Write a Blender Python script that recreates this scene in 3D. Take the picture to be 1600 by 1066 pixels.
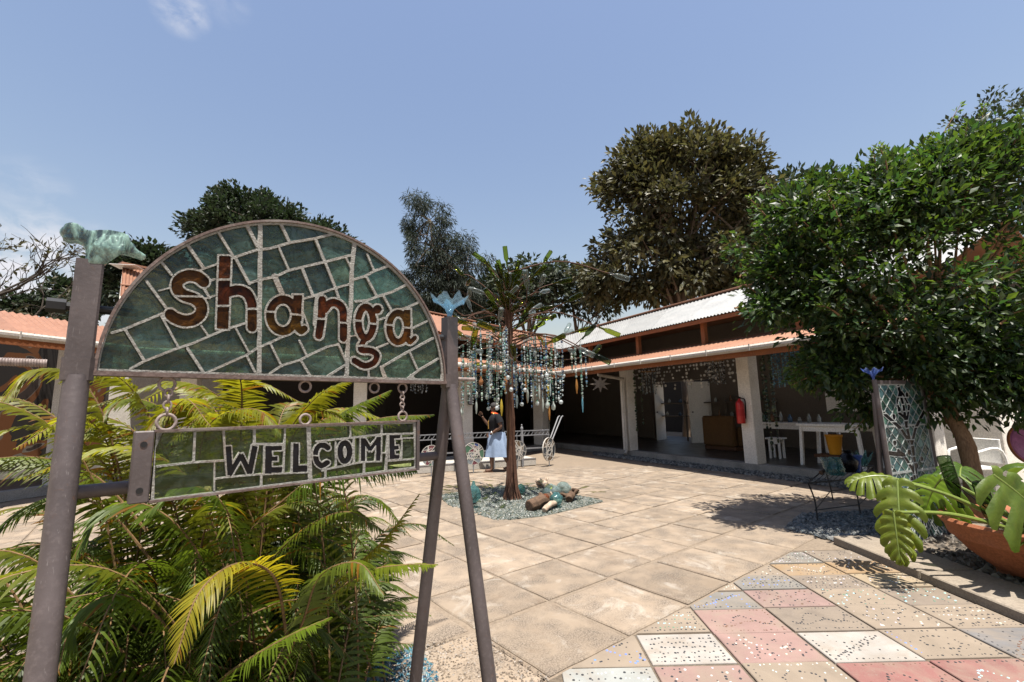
import bpy, bmesh, math, random
import numpy as np
from mathutils import Vector, Matrix, Quaternion
for _o in list(bpy.data.objects): bpy.data.objects.remove(_o)
S = bpy.context.scene
COL = S.collection
R_ = math.radians
rnd = random.Random(7)
# ------------------------------------------------------------ camera, sky, sun, exposure
FPX, CAMH, PITCH, ROLL = 711.1, 1.4, R_(8.4), R_(-1.2)
cam = bpy.data.cameras.new('camera'); cam.lens = 16.0; cam.sensor_width = 36.0
cam.clip_start = 0.05; cam.clip_end = 3000
cob = bpy.data.objects.new('camera', cam); COL.objects.link(cob)
cob.location = (0, 0, CAMH)
CR = Matrix.Rotation(R_(90) + PITCH, 3, 'X') @ Matrix.Rotation(ROLL, 3, 'Z')
cob.rotation_euler = CR.to_euler()
S.camera = cob
S.render.engine = 'CYCLES'
SUN_EL, SUN_AZ = R_(75), R_(160)      # azimuth clockwise from +Y (the view direction)
sdir = Vector((math.sin(SUN_AZ)*math.cos(SUN_EL), math.cos(SUN_AZ)*math.cos(SUN_EL), math.sin(SUN_EL)))
w = bpy.data.worlds.new('World'); S.world = w; w.use_nodes = True
nt = w.node_tree; nt.nodes.clear()
wo = nt.nodes.new('ShaderNodeOutputWorld'); bg = nt.nodes.new('ShaderNodeBackground')
sky = nt.nodes.new('ShaderNodeTexSky'); sky.sky_type = 'NISHITA'; sky.sun_disc = False
sky.sun_elevation = SUN_EL; sky.sun_rotation = SUN_AZ
sky.air_density = 2.0; sky.dust_density = 1.5; sky.ozone_density = 4.0; sky.altitude = 0
bg.inputs['Strength'].default_value = 0.062
# thin fair-weather clouds: a noise field over the sky, thickest low on the western horizon as in the view
tc = nt.nodes.new('ShaderNodeTexCoord')
nz = nt.nodes.new('ShaderNodeTexNoise'); nz.inputs['Scale'].default_value = 19.0; nz.inputs['Detail'].default_value = 9; nz.inputs['Roughness'].default_value = .58; nz.inputs['Distortion'].default_value = .35
mp = nt.nodes.new('ShaderNodeMapping'); mp.inputs['Scale'].default_value = (1, 1, 1.7); mp.inputs['Location'].default_value = (0.4, 0.1, 0)
nt.links.new(tc.outputs['Generated'], mp.inputs['Vector']); nt.links.new(mp.outputs[0], nz.inputs['Vector'])
def cloud_patch(d, r0, r1):
    dt = nt.nodes.new('ShaderNodeVectorMath'); dt.operation = 'DOT_PRODUCT'
    nm = nt.nodes.new('ShaderNodeVectorMath'); nm.operation = 'NORMALIZE'
    nt.links.new(tc.outputs['Generated'], nm.inputs[0]); nt.links.new(nm.outputs[0], dt.inputs[0]); dt.inputs[1].default_value = d
    mr = nt.nodes.new('ShaderNodeMapRange'); mr.interpolation_type = 'SMOOTHSTEP'
    mr.inputs['From Min'].default_value = math.cos(r0); mr.inputs['From Max'].default_value = math.cos(r1)
    nt.links.new(dt.outputs['Value'], mr.inputs['Value']); return mr.outputs[0]
def wray(px, py):
    return (CR @ Vector(((px-800)/FPX, -(py-533)/FPX, -1.0))).normalized()
masks = [(wray(65, 450), .135, .02, 1.3), (wray(283, 14), .045, .005, .55), (wray(45, 300), .06, .0, .25), (wray(355,4),.04,0,.15)]
prev = None
for d, a, b, k in masks:
    mo = cloud_patch(d, a, b)
    mu = nt.nodes.new('ShaderNodeMath'); mu.operation = 'MULTIPLY'; mu.inputs[1].default_value = k; nt.links.new(mo, mu.inputs[0])
    if prev is None: prev = mu.outputs[0]
    else:
        ad = nt.nodes.new('ShaderNodeMath'); ad.operation = 'MAXIMUM'; nt.links.new(prev, ad.inputs[0]); nt.links.new(mu.outputs[0], ad.inputs[1]); prev = ad.outputs[0]
nr = nt.nodes.new('ShaderNodeMapRange'); nr.inputs['From Min'].default_value = .36; nr.inputs['From Max'].default_value = .66
nt.links.new(nz.outputs[0], nr.inputs['Value'])
cm = nt.nodes.new('ShaderNodeMath'); cm.operation = 'MULTIPLY'; nt.links.new(prev, cm.inputs[0]); nt.links.new(nr.outputs[0], cm.inputs[1]); cm.use_clamp = True
mx = nt.nodes.new('ShaderNodeMixRGB'); mx.inputs['Color2'].default_value = (5.3, 6.0, 6.2, 1)
nt.links.new(cm.outputs[0], mx.inputs['Fac']); nt.links.new(sky.outputs[0], mx.inputs['Color1'])
wb_ = nt.nodes.new('ShaderNodeMixRGB'); wb_.blend_type = 'MULTIPLY'; wb_.inputs['Fac'].default_value = 1; wb_.inputs['Color2'].default_value = (1.13, 1.0, 1.03, 1)   # camera white balance
nt.links.new(mx.outputs[0], wb_.inputs['Color1']); nt.links.new(wb_.outputs[0], bg.inputs['Color']); nt.links.new(bg.outputs[0], wo.inputs['Surface'])
sl = bpy.data.lights.new('sun', 'SUN'); sl.energy = 5.0; sl.angle = R_(.53); sl.color = (1, .95, .87)
so = bpy.data.objects.new('sun', sl); COL.objects.link(so); so.rotation_euler = sdir.to_track_quat('Z', 'Y').to_euler(); so.location = (0, 0, 30)
S.view_settings.view_transform = 'Standard'; S.view_settings.look = 'None'; S.view_settings.gamma = 1
S.view_settings.exposure = 1.2
# ------------------------------------------------------------ helpers
def ray(px, py): return CR @ Vector(((px-800)/FPX, -(py-533)/FPX, -1.0))
def onz(px, py, z=0.0):
    d = ray(px, py); t = (z-CAMH)/d.z; return Vector((d.x*t, d.y*t, z))
def aty(px, py, Y):
    d = ray(px, py); t = Y/d.y; return Vector((d.x*t, Y, CAMH+d.z*t))
def tag(o, label=None, cat=None, group=None, kind=None):
    if label: o['label'] = label
    if cat: o['category'] = cat
    if group: o['group'] = group
    if kind: o['kind'] = kind
    return o
def wloc(o):
    v = Vector((0, 0, 0))
    while o is not None: v = v + o.location; o = o.parent
    return v
def thing(name, label, cat, loc=(0, 0, 0), group=None):
    o = bpy.data.objects.new(name, None); COL.objects.link(o); o.location = loc; o.empty_display_size = .1
    return tag(o, label, cat, group)
def link_mesh(name, me, mat, parent=None, loc=None):
    o = bpy.data.objects.new(name, me); COL.objects.link(o)
    if mat is not None and not me.materials:
        for m in (mat if isinstance(mat, (list, tuple)) else [mat]): me.materials.append(m)
    if parent is not None: o.parent = parent
    if loc is not None: o.location = loc
    return o
def np_mesh(name, V, F, cols=None, smooth=False, mi=None):
    """V (n,3), F (m,k) array of equal-sized faces"""
    V = np.asarray(V, np.float32); F = np.asarray(F, np.int32)
    me = bpy.data.meshes.new(name); k = F.shape[1]; m = len(F)
    me.vertices.add(len(V)); me.vertices.foreach_set('co', V.ravel())
    me.loops.add(m*k); me.loops.foreach_set('vertex_index', F.ravel())
    me.polygons.add(m); me.polygons.foreach_set('loop_start', np.arange(0, m*k, k, dtype=np.int32))
    me.polygons.foreach_set('use_smooth', np.full(m, smooth))
    if mi is not None: me.polygons.foreach_set('material_index', np.asarray(mi, np.int32))
    me.update(calc_edges=True)
    if cols is not None:
        a = me.color_attributes.new('col', 'FLOAT_COLOR', 'POINT')
        c = np.ones((len(V), 4), np.float32); c[:, :3] = cols; a.data.foreach_set('color', c.ravel())
    me.validate()
    return me
class MB:
    """collects geometry in world (or local) coordinates; build() makes ONE mesh object under a parent"""
    def __init__(s): s.v = []; s.f = []; s.c = []; s.m = []; s.col = (1, 1, 1); s.mi = 0
    def add(s, vs, fs):
        b = len(s.v); s.v += [tuple(v) for v in vs]; s.c += [s.col]*len(vs)
        s.f += [tuple(i+b for i in f) for f in fs]; s.m += [s.mi]*len(fs); return s
    def box(s, lo, hi, M=None):
        (x0, y0, z0), (x1, y1, z1) = lo, hi
        vs = [Vector(p) for p in ((x0,y0,z0),(x1,y0,z0),(x1,y1,z0),(x0,y1,z0),(x0,y0,z1),(x1,y0,z1),(x1,y1,z1),(x0,y1,z1))]
        if M is not None: vs = [M @ p for p in vs]
        return s.add(vs, [(3,2,1,0),(4,5,6,7),(0,1,5,4),(1,2,6,5),(2,3,7,6),(3,0,4,7)])
    def beam(s, a, b, wx, wz, up=Vector((0,0,1)), ch=0.0):
        a, b = Vector(a), Vector(b); d = (b-a); L = d.length; d.normalize()
        x = d.cross(up)
        if x.length < 1e-4: x = d.cross(Vector((0,1,0)))
        x.normalize(); z = x.cross(d)
        M = Matrix((( x.x, d.x, z.x, a.x),(x.y, d.y, z.y, a.y),(x.z, d.z, z.z, a.z),(0,0,0,1)))
        if ch <= 0: return s.box((-wx/2, 0, -wz/2), (wx/2, L, wz/2), M)
        hx, hz = wx/2, wz/2
        prof = [(-hx+ch,-hz),(hx-ch,-hz),(hx,-hz+ch),(hx,hz-ch),(hx-ch,hz),(-hx+ch,hz),(-hx,hz-ch),(-hx,-hz+ch)]
        vs = [M @ Vector((p[0], 0, p[1])) for p in prof] + [M @ Vector((p[0], L, p[1])) for p in prof]
        n = 8; fs = [((i+1)%n, i, n+i, n+(i+1)%n) for i in range(n)] + [tuple(range(n)), tuple(reversed(range(n, 2*n)))]
        return s.add(vs, fs)
    def tube(s, pts, rad, n=8, cap=True):
        pts = [Vector(p) for p in pts]
        if not isinstance(rad, (list, tuple)): rad = [rad]*len(pts)
        vs = []; fs = []; nrm = None
        for i, p in enumerate(pts):
            t = (pts[min(i+1, len(pts)-1)] - pts[max(i-1, 0)])
            if t.length < 1e-9: t = Vector((0, 0, 1))
            t.normalize()
            if nrm is None: nrm = t.orthogonal().normalized()
            else:
                nrm = nrm - t*nrm.dot(t)
                nrm = nrm.normalized() if nrm.length > 1e-6 else t.orthogonal().normalized()
            bn = t.cross(nrm)
            for k in range(n):
                a = 2*math.pi*k/n; vs.append(p + (nrm*math.cos(a) + bn*math.sin(a))*rad[i])
        for i in range(len(pts)-1):
            for k in range(n):
                a, b = i*n+k, i*n+(k+1)%n; fs.append((a, b, b+n, a+n))
        if cap: fs.append(tuple(reversed(range(n)))); fs.append(tuple(range((len(pts)-1)*n, len(pts)*n)))
        return s.add(vs, fs)
    def lathe(s, prof, n=16, M=None, cap=True):
        vs = []; fs = []
        for r, z in prof:
            for k in range(n):
                a = 2*math.pi*k/n; p = Vector((r*math.cos(a), r*math.sin(a), z)); vs.append(M @ p if M is not None else p)
        for i in range(len(prof)-1):
            for k in range(n):
                a, b = i*n+k, i*n+(k+1)%n; fs.append((a, b, b+n, a+n))
        if cap:
            fs.append(tuple(reversed(range(n)))); fs.append(tuple(range((len(prof)-1)*n, len(prof)*n)))
        return s.add(vs, fs)
    def ring(s, c, ax, R, r, n=16, m=6, arc=(0, 2*math.pi)):
        ax = Vector(ax).normalized(); u = ax.orthogonal().normalized(); v = ax.cross(u); c = Vector(c)
        full = abs(arc[1]-arc[0]-2*math.pi) < 1e-6; vs = []; fs = []; N = n if full else n+1
        for i in range(N):
            a = arc[0]+(arc[1]-arc[0])*i/n; d = u*math.cos(a)+v*math.sin(a)
            for k in range(m):
                b = 2*math.pi*k/m; vs.append(c + d*(R + r*math.cos(b)) + ax*(r*math.sin(b)))
        for i in range(n):
            j = (i+1) % N
            for k in range(m):
                fs.append((i*m+k, j*m+k, j*m+(k+1)%m, i*m+(k+1)%m))
        return s.add(vs, fs)
    def ball(s, c, r, n=8, m=5, sc=(1, 1, 1)):
        c = Vector(c); vs = [c + Vector((0, 0, -r*sc[2]))]; fs = []
        for i in range(1, m):
            t = math.pi*i/m
            for k in range(n):
                a = 2*math.pi*k/n
                vs.append(c + Vector((r*sc[0]*math.sin(t)*math.cos(a), r*sc[1]*math.sin(t)*math.sin(a), -r*sc[2]*math.cos(t))))
        vs.append(c + Vector((0, 0, r*sc[2]))); top = len(vs)-1
        for k in range(n):
            fs.append((0, 1+(k+1)%n, 1+k)); fs.append((top, 1+(m-2)*n+k, 1+(m-2)*n+(k+1)%n))
        for i in range(m-2):
            for k in range(n):
                a, b = 1+i*n+k, 1+i*n+(k+1)%n; fs.append((a, b, b+n, a+n))
        return s.add(vs, fs)
    def prism(s, poly, off):
        off = Vector(off); n = len(poly); p = [Vector(q) for q in poly]
        vs = p + [q+off for q in p]
        fs = [tuple(reversed(range(n))), tuple(range(n, 2*n))] + [(i, (i+1)%n, n+(i+1)%n, n+i) for i in range(n)]
        return s.add(vs, fs)
    def build(s, name, mat, parent=None, smooth=False, local=False, bevel=0.0, label=None, kind=None, fixn=True):
        me = bpy.data.meshes.new(name)
        off = Vector((0, 0, 0)) if (local or parent is None) else wloc(parent)
        me.from_pydata([(x-off.x, y-off.y, z-off.z) for x, y, z in s.v], [], s.f)
        if any(c != (1, 1, 1) for c in s.c):
            a = me.color_attributes.new('col', 'FLOAT_COLOR', 'POINT')
            a.data.foreach_set('color', np.array([(*c, 1) for c in s.c], np.float32).ravel())
        me.polygons.foreach_set('material_index', np.array(s.m, np.int32))
        if fixn:
            bm = bmesh.new(); bm.from_mesh(me); bmesh.ops.recalc_face_normals(bm, faces=bm.faces)
            if bevel > 0:
                bmesh.ops.bevel(bm, geom=[e for e in bm.edges if len(e.link_faces) == 2 and e.calc_face_angle(0) > .6], offset=bevel, segments=1, affect='EDGES')
            bm.to_mesh(me); bm.free()
        if smooth:
            me.polygons.foreach_set('use_smooth', np.full(len(me.polygons), True))
            try: me.set_sharp_from_angle(angle=R_(40))
            except Exception: pass
        me.update()
        o = link_mesh(name, me, mat, parent)
        tag(o, label=label, kind=kind)
        return o
def solo(mb, name, mat, label, cat, group=None, **k):
    """a thing that is one mesh: origin at the middle of its base"""
    v = np.array(mb.v); c = Vector(((v[:,0].min()+v[:,0].max())/2, (v[:,1].min()+v[:,1].max())/2, v[:,2].min()))
    mb.v = [(x-c.x, y-c.y, z-c.z) for x, y, z in mb.v]
    o = mb.build(name, mat, None, **k); o.location = c
    return tag(o, label, cat, group)
def dup(root, loc=None, rot=None, scale=None, label=None):
    r = root.copy(); COL.objects.link(r)
    if loc is not None: r.location = loc
    if rot is not None: r.rotation_euler = rot
    if scale is not None: r.scale = scale
    if label: r['label'] = label
    for ch in list(root.children):
        c = ch.copy(); COL.objects.link(c); c.parent = r
        for g in list(ch.children):
            d = g.copy(); COL.objects.link(d); d.parent = c
    return r
def lerp(a, b, t): return a + (b-a)*t
def spline(pts, n):
    """Catmull-Rom through the points"""
    P = [Vector(p) for p in pts]; P = [P[0]*2-P[1]] + P + [P[-1]*2-P[-2]]; out = []
    m = len(P)-3
    for i in range(n):
        t = i/(n-1)*m; k = min(int(t), m-1); f = t-k
        a, b, c, d = P[k], P[k+1], P[k+2], P[k+3]
        out.append(.5*((2*b) + (c-a)*f + (2*a-5*b+4*c-d)*f*f + (3*b-a-3*c+d)*f**3))
    return out
# ------------------------------------------------------------ materials
class NT:
    def __init__(s, name):
        s.m = bpy.data.materials.new(name); s.m.use_nodes = True; s.t = s.m.node_tree; s.t.nodes.clear()
        s.out = s.t.nodes.new('ShaderNodeOutputMaterial')
    def n(s, ty, **k):
        x = s.t.nodes.new('ShaderNode'+ty)
        for a, b in k.items():
            if a in x.inputs: s.set(x, a, b)
            else: setattr(x, a, b)
        return x
    def set(s, x, a, b):
        if isinstance(b, bpy.types.NodeSocket): s.t.links.new(b, x.inputs[a])
        else:
            if isinstance(b, (tuple, list)) and len(b) == 3 and x.inputs[a].type == 'RGBA': b = (*b, 1)
            x.inputs[a].default_value = b
    def co(s, kind='Object', scale=None):
        o = s.n('TexCoord').outputs[kind]
        if scale is not None:
            mpn = s.n('Mapping'); s.t.links.new(o, mpn.inputs['Vector']); mpn.inputs['Scale'].default_value = scale; o = mpn.outputs[0]
        return o
    def noise(s, vec, scale, detail=4, rough=.55, dist=0.0):
        return s.n('TexNoise', Vector=vec, Scale=scale, Detail=detail, Roughness=rough, Distortion=dist).outputs[0]
    def ramp(s, fac, a, b, lo=.35, hi=.65):
        r = s.n('ValToRGB', Fac=fac); e = r.color_ramp.elements
        e[0].position = lo; e[1].position = hi; e[0].color = (*a, 1); e[1].color = (*b, 1); return r.outputs[0]
    def rng(s, v, a, b, c, d):
        r = s.n('MapRange', Value=v); r.inputs['From Min'].default_value = a; r.inputs['From Max'].default_value = b
        r.inputs['To Min'].default_value = c; r.inputs['To Max'].default_value = d; return r.outputs[0]
    def mix(s, fac, a, b, mode='MIX'):
        x = s.n('MixRGB', Fac=fac, Color1=a, Color2=b); x.blend_type = mode; return x.outputs[0]
    def math(s, op, a, b=0.0):
        x = s.n('Math'); x.operation = op
        for i, q in enumerate((a, b)):
            if isinstance(q, bpy.types.NodeSocket): s.t.links.new(q, x.inputs[i])
            else: x.inputs[i].default_value = q
        return x.outputs[0]
    def bump(s, h, strength=.3, dist=.01): return s.n('Bump', Height=h, Strength=strength, Distance=dist).outputs[0]
    def bsdf(s, col, rough=.7, normal=None, metal=0.0, spec=.3, **k):
        b = s.n('BsdfPrincipled'); s.set(b, 'Base Color', col); s.set(b, 'Roughness', rough); s.set(b, 'Metallic', metal)
        s.set(b, 'Specular IOR Level', spec)
        if normal is not None: s.t.links.new(normal, b.inputs['Normal'])
        for a, q in k.items(): s.set(b, a, q)
        return b.outputs[0]
    def end(s, sh): s.t.links.new(sh, s.out.inputs['Surface']); return s.m
    def rand(s): return s.n('ObjectInfo').outputs['Random']
def worn(name, c1, c2, scale=6, rough=.75, bump=.25, bdist=.01, fine=60, spec=.25, metal=0.0, orand=0.0, dirt=None, dscale=1.7, damt=.6, stretch=None):
    """two-tone mottled surface with fine grain, optional dirt patches and per-object variation"""
    n = NT(name); co = n.co('Object', stretch)
    a = n.noise(co, scale, 6, .6); f = n.noise(co, fine, 3, .6)
    col = n.ramp(a, c1, c2, .3, .7)
    col = n.mix(.35, col, n.ramp(f, tuple(x*.55 for x in c1), tuple(min(1, x*1.3) for x in c2), .35, .65), 'MIX')
    if dirt is not None:
        dm = n.rng(n.noise(co, dscale, 8, .65, .3), .5, .72, 0, damt); col = n.mix(dm, col, dirt)
    if orand:
        h = n.n('HueSaturation', Color=col); n.set(h, 'Value', n.rng(n.rand(), 0, 1, 1-orand, 1+orand)); col = h.outputs[0]
    hh = n.math('ADD', n.math('MULTIPLY', a, .5), f)
    return n.end(n.bsdf(col, n.rng(a, .3, .7, max(0, rough-.08), min(1, rough+.1)), n.bump(hh, bump, bdist), metal, spec))
def leafmat(name, c, tr=None, rough=.42, tw=.35, spec=.35):
    """leaf: own colour times the per-leaf tint, some light comes through"""
    n = NT(name); at = n.n('Attribute', attribute_name='col').outputs['Color']
    col = n.mix(1.0, c, at, 'MULTIPLY')
    b = n.bsdf(col, rough, None, 0, spec)
    t = n.n('BsdfTranslucent', Color=n.mix(1.0, tr or tuple(x*1.5 for x in c), at, 'MULTIPLY')).outputs[0]
    m = n.n('MixShader', Fac=tw); n.t.links.new(b, m.inputs[1]); n.t.links.new(t, m.inputs[2])
    return n.end(m.outputs[0])
def glassy(name, c1, c2, clear=.35, tint=None, rough=.08, scale=9, bump=.25, orand=0.0, tl=.25, attr=False, spec=.6, csp=None, stretch=None, rp=(.3, .68)):
    """slab glass: partly see-through tinted body with swirls, glossy face"""
    n = NT(name); co = n.co('Object', stretch)
    sw = n.noise(co, scale, 5, .6, 1.6); f = n.noise(co, scale*2.6, 3, .55, 2.5)
    col = n.ramp(sw, c1, c2, *rp)
    if attr: col = n.mix(1.0, col, n.n('Attribute', attribute_name='col').outputs['Color'], 'MULTIPLY')
    if orand:
        h = n.n('HueSaturation', Color=col); n.set(h, 'Value', n.rng(n.rand(), 0, 1, 1-orand, 1+orand*1.2)); n.set(h, 'Hue', n.rng(n.math('FRACT', n.math('MULTIPLY', n.rand(), 7.3)), 0, 1, .5-orand*.1, .5+orand*.1)); col = h.outputs[0]
    nrm = n.bump(n.math('ADD', sw, n.math('MULTIPLY', f, .35)), bump, .02)
    b = n.bsdf(col, rough, nrm, 0, spec)
    t = n.n('BsdfTranslucent', Color=n.mix(.3, col, (1, 1, 1), 'SCREEN')).outputs[0]
    m1 = n.n('MixShader', Fac=tl); n.t.links.new(b, m1.inputs[1]); n.t.links.new(t, m1.inputs[2])
    tp = n.n('BsdfTransparent', Color=tint or tuple(min(1, x*2.2+.25) for x in c2)).outputs[0]
    lo, hi = csp or (clear*.55, min(1, clear*1.5))
    fac = n.rng(f, .3, .7, lo, hi)
    m2 = n.n('MixShader', Fac=fac); n.t.links.new(m1.outputs[0], m2.inputs[1]); n.t.links.new(tp, m2.inputs[2])
    return n.end(m2.outputs[0])
def plain(name, c, rough=.6, metal=0.0, spec=.3, attr=False, bump=0.0, fine=80):
    n = NT(name); co = n.co('Object'); f = n.noise(co, fine, 3)
    col = n.mix(.5, c, n.ramp(f, tuple(x*.8 for x in c), tuple(min(1, x*1.15) for x in c)))
    if attr: col = n.mix(1.0, col, n.n('Attribute', attribute_name='col').outputs['Color'], 'MULTIPLY')
    return n.end(n.bsdf(col, rough, n.bump(f, bump, .004) if bump else None, metal, spec))
# ============================================================ ground and paving
U2 = Vector((.78, .6257, 0)).normalized(); V2 = Vector((U2.y, -U2.x, 0))
def uv(u, v, z=0.0): return U2*u + V2*v + Vector((0, 0, z))
def inpoly(x, y, poly):
    c = False; n = len(poly)
    for i in range(n):
        (x0, y0), (x1, y1) = poly[i][:2], poly[(i+1) % n][:2]
        if (y0 > y) != (y1 > y) and x < (x1-x0)*(y-y0)/(y1-y0)+x0: c = not c
    return c
def clip(poly, a, n):
    """keep the part of a polygon where (p-a).n >= 0"""
    out = []
    for i in range(len(poly)):
        p, q = poly[i], poly[(i+1) % len(poly)]; dp, dq = (p-a).dot(n), (q-a).dot(n)
        if dp >= 0: out.append(p)
        if (dp >= 0) != (dq >= 0): out.append(p.lerp(q, dp/(dp-dq)))
    return out
def proj(p):
    v = CR.transposed() @ (Vector(p) - Vector((0, 0, CAMH)))
    return (800+FPX*v.x/-v.z, 533-FPX*v.y/-v.z) if v.z < -.05 else (-9999, -9999)
m_earth = worn('dusty_earth', (.20, .16, .12), (.33, .27, .20), 1.2, .9, .3, .02, 30)
m_mortar = worn('sandy_mortar', (.155, .12, .087), (.195, .154, .114), 3.0, .92, .35, .008, 55, dirt=(.22, .16, .11), dscale=1.1, damt=.55)
def slab_material():
    n = NT('concrete_slab'); co = n.co('Object'); r = n.rand()
    off = n.n('VectorMath'); off.operation = 'ADD'; n.t.links.new(co, off.inputs[0])
    cmb = n.n('CombineXYZ', X=n.math('MULTIPLY', r, 37.0), Y=n.math('MULTIPLY', r, 91.0)); n.t.links.new(cmb.outputs[0], off.inputs[1]); p = off.outputs[0]
    big = n.noise(p, 1.9, 6, .6, .3); ag = n.noise(p, 62, 5, .75); fine = n.noise(p, 160, 2, .6)
    base = n.ramp(big, (.205, .158, .114), (.262, .208, .154), .3, .7)
    patch = n.rng(n.noise(p, 2.6, 6, .62, .2), .40, .62, 0, 1)
    speck = n.ramp(ag, (.058, .047, .038), (.245, .198, .153), .42, .58)
    col = n.mix(n.math('MULTIPLY', patch, .88), base, speck)
    vor = n.n('TexVoronoi', Vector=p, Scale=120.0)
    col = n.mix(n.math('MULTIPLY', n.rng(fine, .56, .68, 0, .5), n.rng(patch, 0, 1, .35, 1)), col, (.11, .09, .07))
    pale = n.rng(n.noise(p, 1.9, 7, .68, .8), .56, .68, 0, .75); col = n.mix(pale, col, (.31, .275, .23))
    edge = n.rng(n.noise(p, 1.6, 8, .75, .4), .56, .70, 0, .5); col = n.mix(edge, col, (.13, .09, .06))
    h = n.n('HueSaturation', Color=col); n.set(h, 'Value', n.rng(n.math('FRACT', n.math('MULTIPLY', r, 13.7)), 0, 1, .84, 1.10)); col = h.outputs[0]
    hg = n.math('ADD', n.math('MULTIPLY', ag, n.rng(patch, 0, 1, .25, 1.2)), n.math('MULTIPLY', fine, .3))
    return n.end(n.bsdf(col, .88, n.bump(hg, .5, .006), 0, .2))
m_slab = slab_material()
me = np_mesh('ground', [(-900, -900, -.03), (900, -900, -.03), (900, 900, -.03), (-900, 900, -.03)], [(0, 1, 2, 3)])
tag(link_mesh('ground', me, m_earth), kind='structure')
# gutter line of the veranda buildings round the court
W0, W1, W2, W3, W4, W5 = [Vector(p) for p in ((-8.75, 4.4, 2.75), (-7.55, 9.2, 2.75), (-1.27, 11.15, 2.5), (1.36, 14.66, 2.5), (4.53, 8.41, 2.45), (6.6, 4.32, 2.45))]
court = [(-9.8, .2), (-8.9, 4.4), (-8.2, 9.9), (-1.9, 11.9), (.9, 15.4), (1.75, 15.0), (5.0, 8.75), (7.2, 4.3), (8, 1.0), (8, .2)]
mb = MB(); mb.prism([(x, y, -.028) for x, y in court], (0, 0, .016)); pav = mb.build('courtyard_paving', m_mortar); tag(pav, kind='structure')
# slab joints follow the photograph; (u,v) lines of the diagonal grid
us = [-.31-.68*k for k in range(12)][::-1] + [.37, 1.05, 1.74, 2.43, 3.10, 3.72, 4.34] + [4.34+.66*k for k in range(1, 14)]
vs_ = [-1.25+.69*k for k in range(1, 8)][::-1] + [-1.25, -1.94, -2.66, -3.30] + [-3.30-.66*k for k in range(1, 16)]
bed = (3.72, 5.45, -6.8, -4.75)
slab_meshes = []
for k in range(10):
    rr = random.Random(100+k); mb = MB(); n = 5; pts = []
    h = .5
    for (x0, y0, x1, y1) in ((-h,-h,h,-h), (h,-h,h,h), (h,h,-h,h), (-h,h,-h,-h)):
        for i in range(n):
            t = i/n; j = rr.uniform(0, .012)*(1 if i else 1.6)
            nx, ny = (y1-y0), -(x1-x0)
            pts.append((lerp(x0, x1, t)-nx*j, lerp(y0, y1, t)-ny*j))
    N = len(pts)
    z0, z1 = -.02, 0.0
    vs = [(x, y, z0) for x, y in pts] + [(x, y, z1-.006-rr.uniform(0, .003)) for x, y in pts] + [(x*.972, y*.972, z1) for x, y in pts]
    fs = [(i, (i+1)%N, N+(i+1)%N, N+i) for i in range(N)] + [(N+i, N+(i+1)%N, 2*N+(i+1)%N, 2*N+i) for i in range(N)] + [tuple(range(2*N, 3*N))]
    mb.add(vs, fs)
    me = bpy.data.meshes.new('slab'); me.from_pydata(mb.v, [], mb.f); me.materials.append(m_slab); me.update(); slab_meshes.append(me)
cnt = 0
strips = {round(-1.94, 2), round(-2.66, 2)}
slab_list = []
for i in range(len(us)-1):
    for j in range(len(vs_)-1):
        u0, u1, v1, v0 = us[i], us[i+1], vs_[j], vs_[j+1]
        c = uv((u0+u1)/2, (v0+v1)/2)
        if not inpoly(c.x, c.y, court) or c.y > 11.2 or c.y < 1.2: continue
        px, py = proj(c)
        if not (-220 < px < 1900): continue
        if (v0+v1)/2 > -1.94 and c.x > -.15: continue
        if (v0+v1)/2 > -1.94 and u0 > .9: continue
        if c.x > 3.0 and c.y < 4.9: continue
        if bed[0]-.02 < (u0+u1)/2 < bed[1]+.02 and bed[2]-.02 < (v0+v1)/2 < bed[3]+.02: continue
        slab_list.append((c.y, u0, u1, v0, v1))
slab_list.sort()
for d, u0, u1, v0, v1 in slab_list[:295]:
    rr = random.Random(int(u0*1000)*7+int(v0*1000))
    g = rr.choice((.012, .016, .022, .03)); gv = .05 if abs(v0+2.66) < .02 or abs(v1+1.94) < .02 else rr.choice((.012, .02, .035))
    gu = .045 if abs(u0-1.74) < .02 else g
    c = uv((u0+gu*.6+u1-g*.3)/2, (v0+gv*.6+v1-g*.3)/2)
    o = bpy.data.objects.new('slab', rr.choice(slab_meshes)); COL.objects.link(o); o.parent = pav
    o.location = (c.x, c.y, rr.uniform(-.003, .003)); o.rotation_euler = (rr.uniform(-.004, .004), rr.uniform(-.004, .004), math.atan2(U2.y, U2.x)+rr.uniform(-.008, .008) + rr.choice((0, math.pi)))
    o.scale = (u1-u0-gu, v1-v0-gv, 1)
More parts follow.
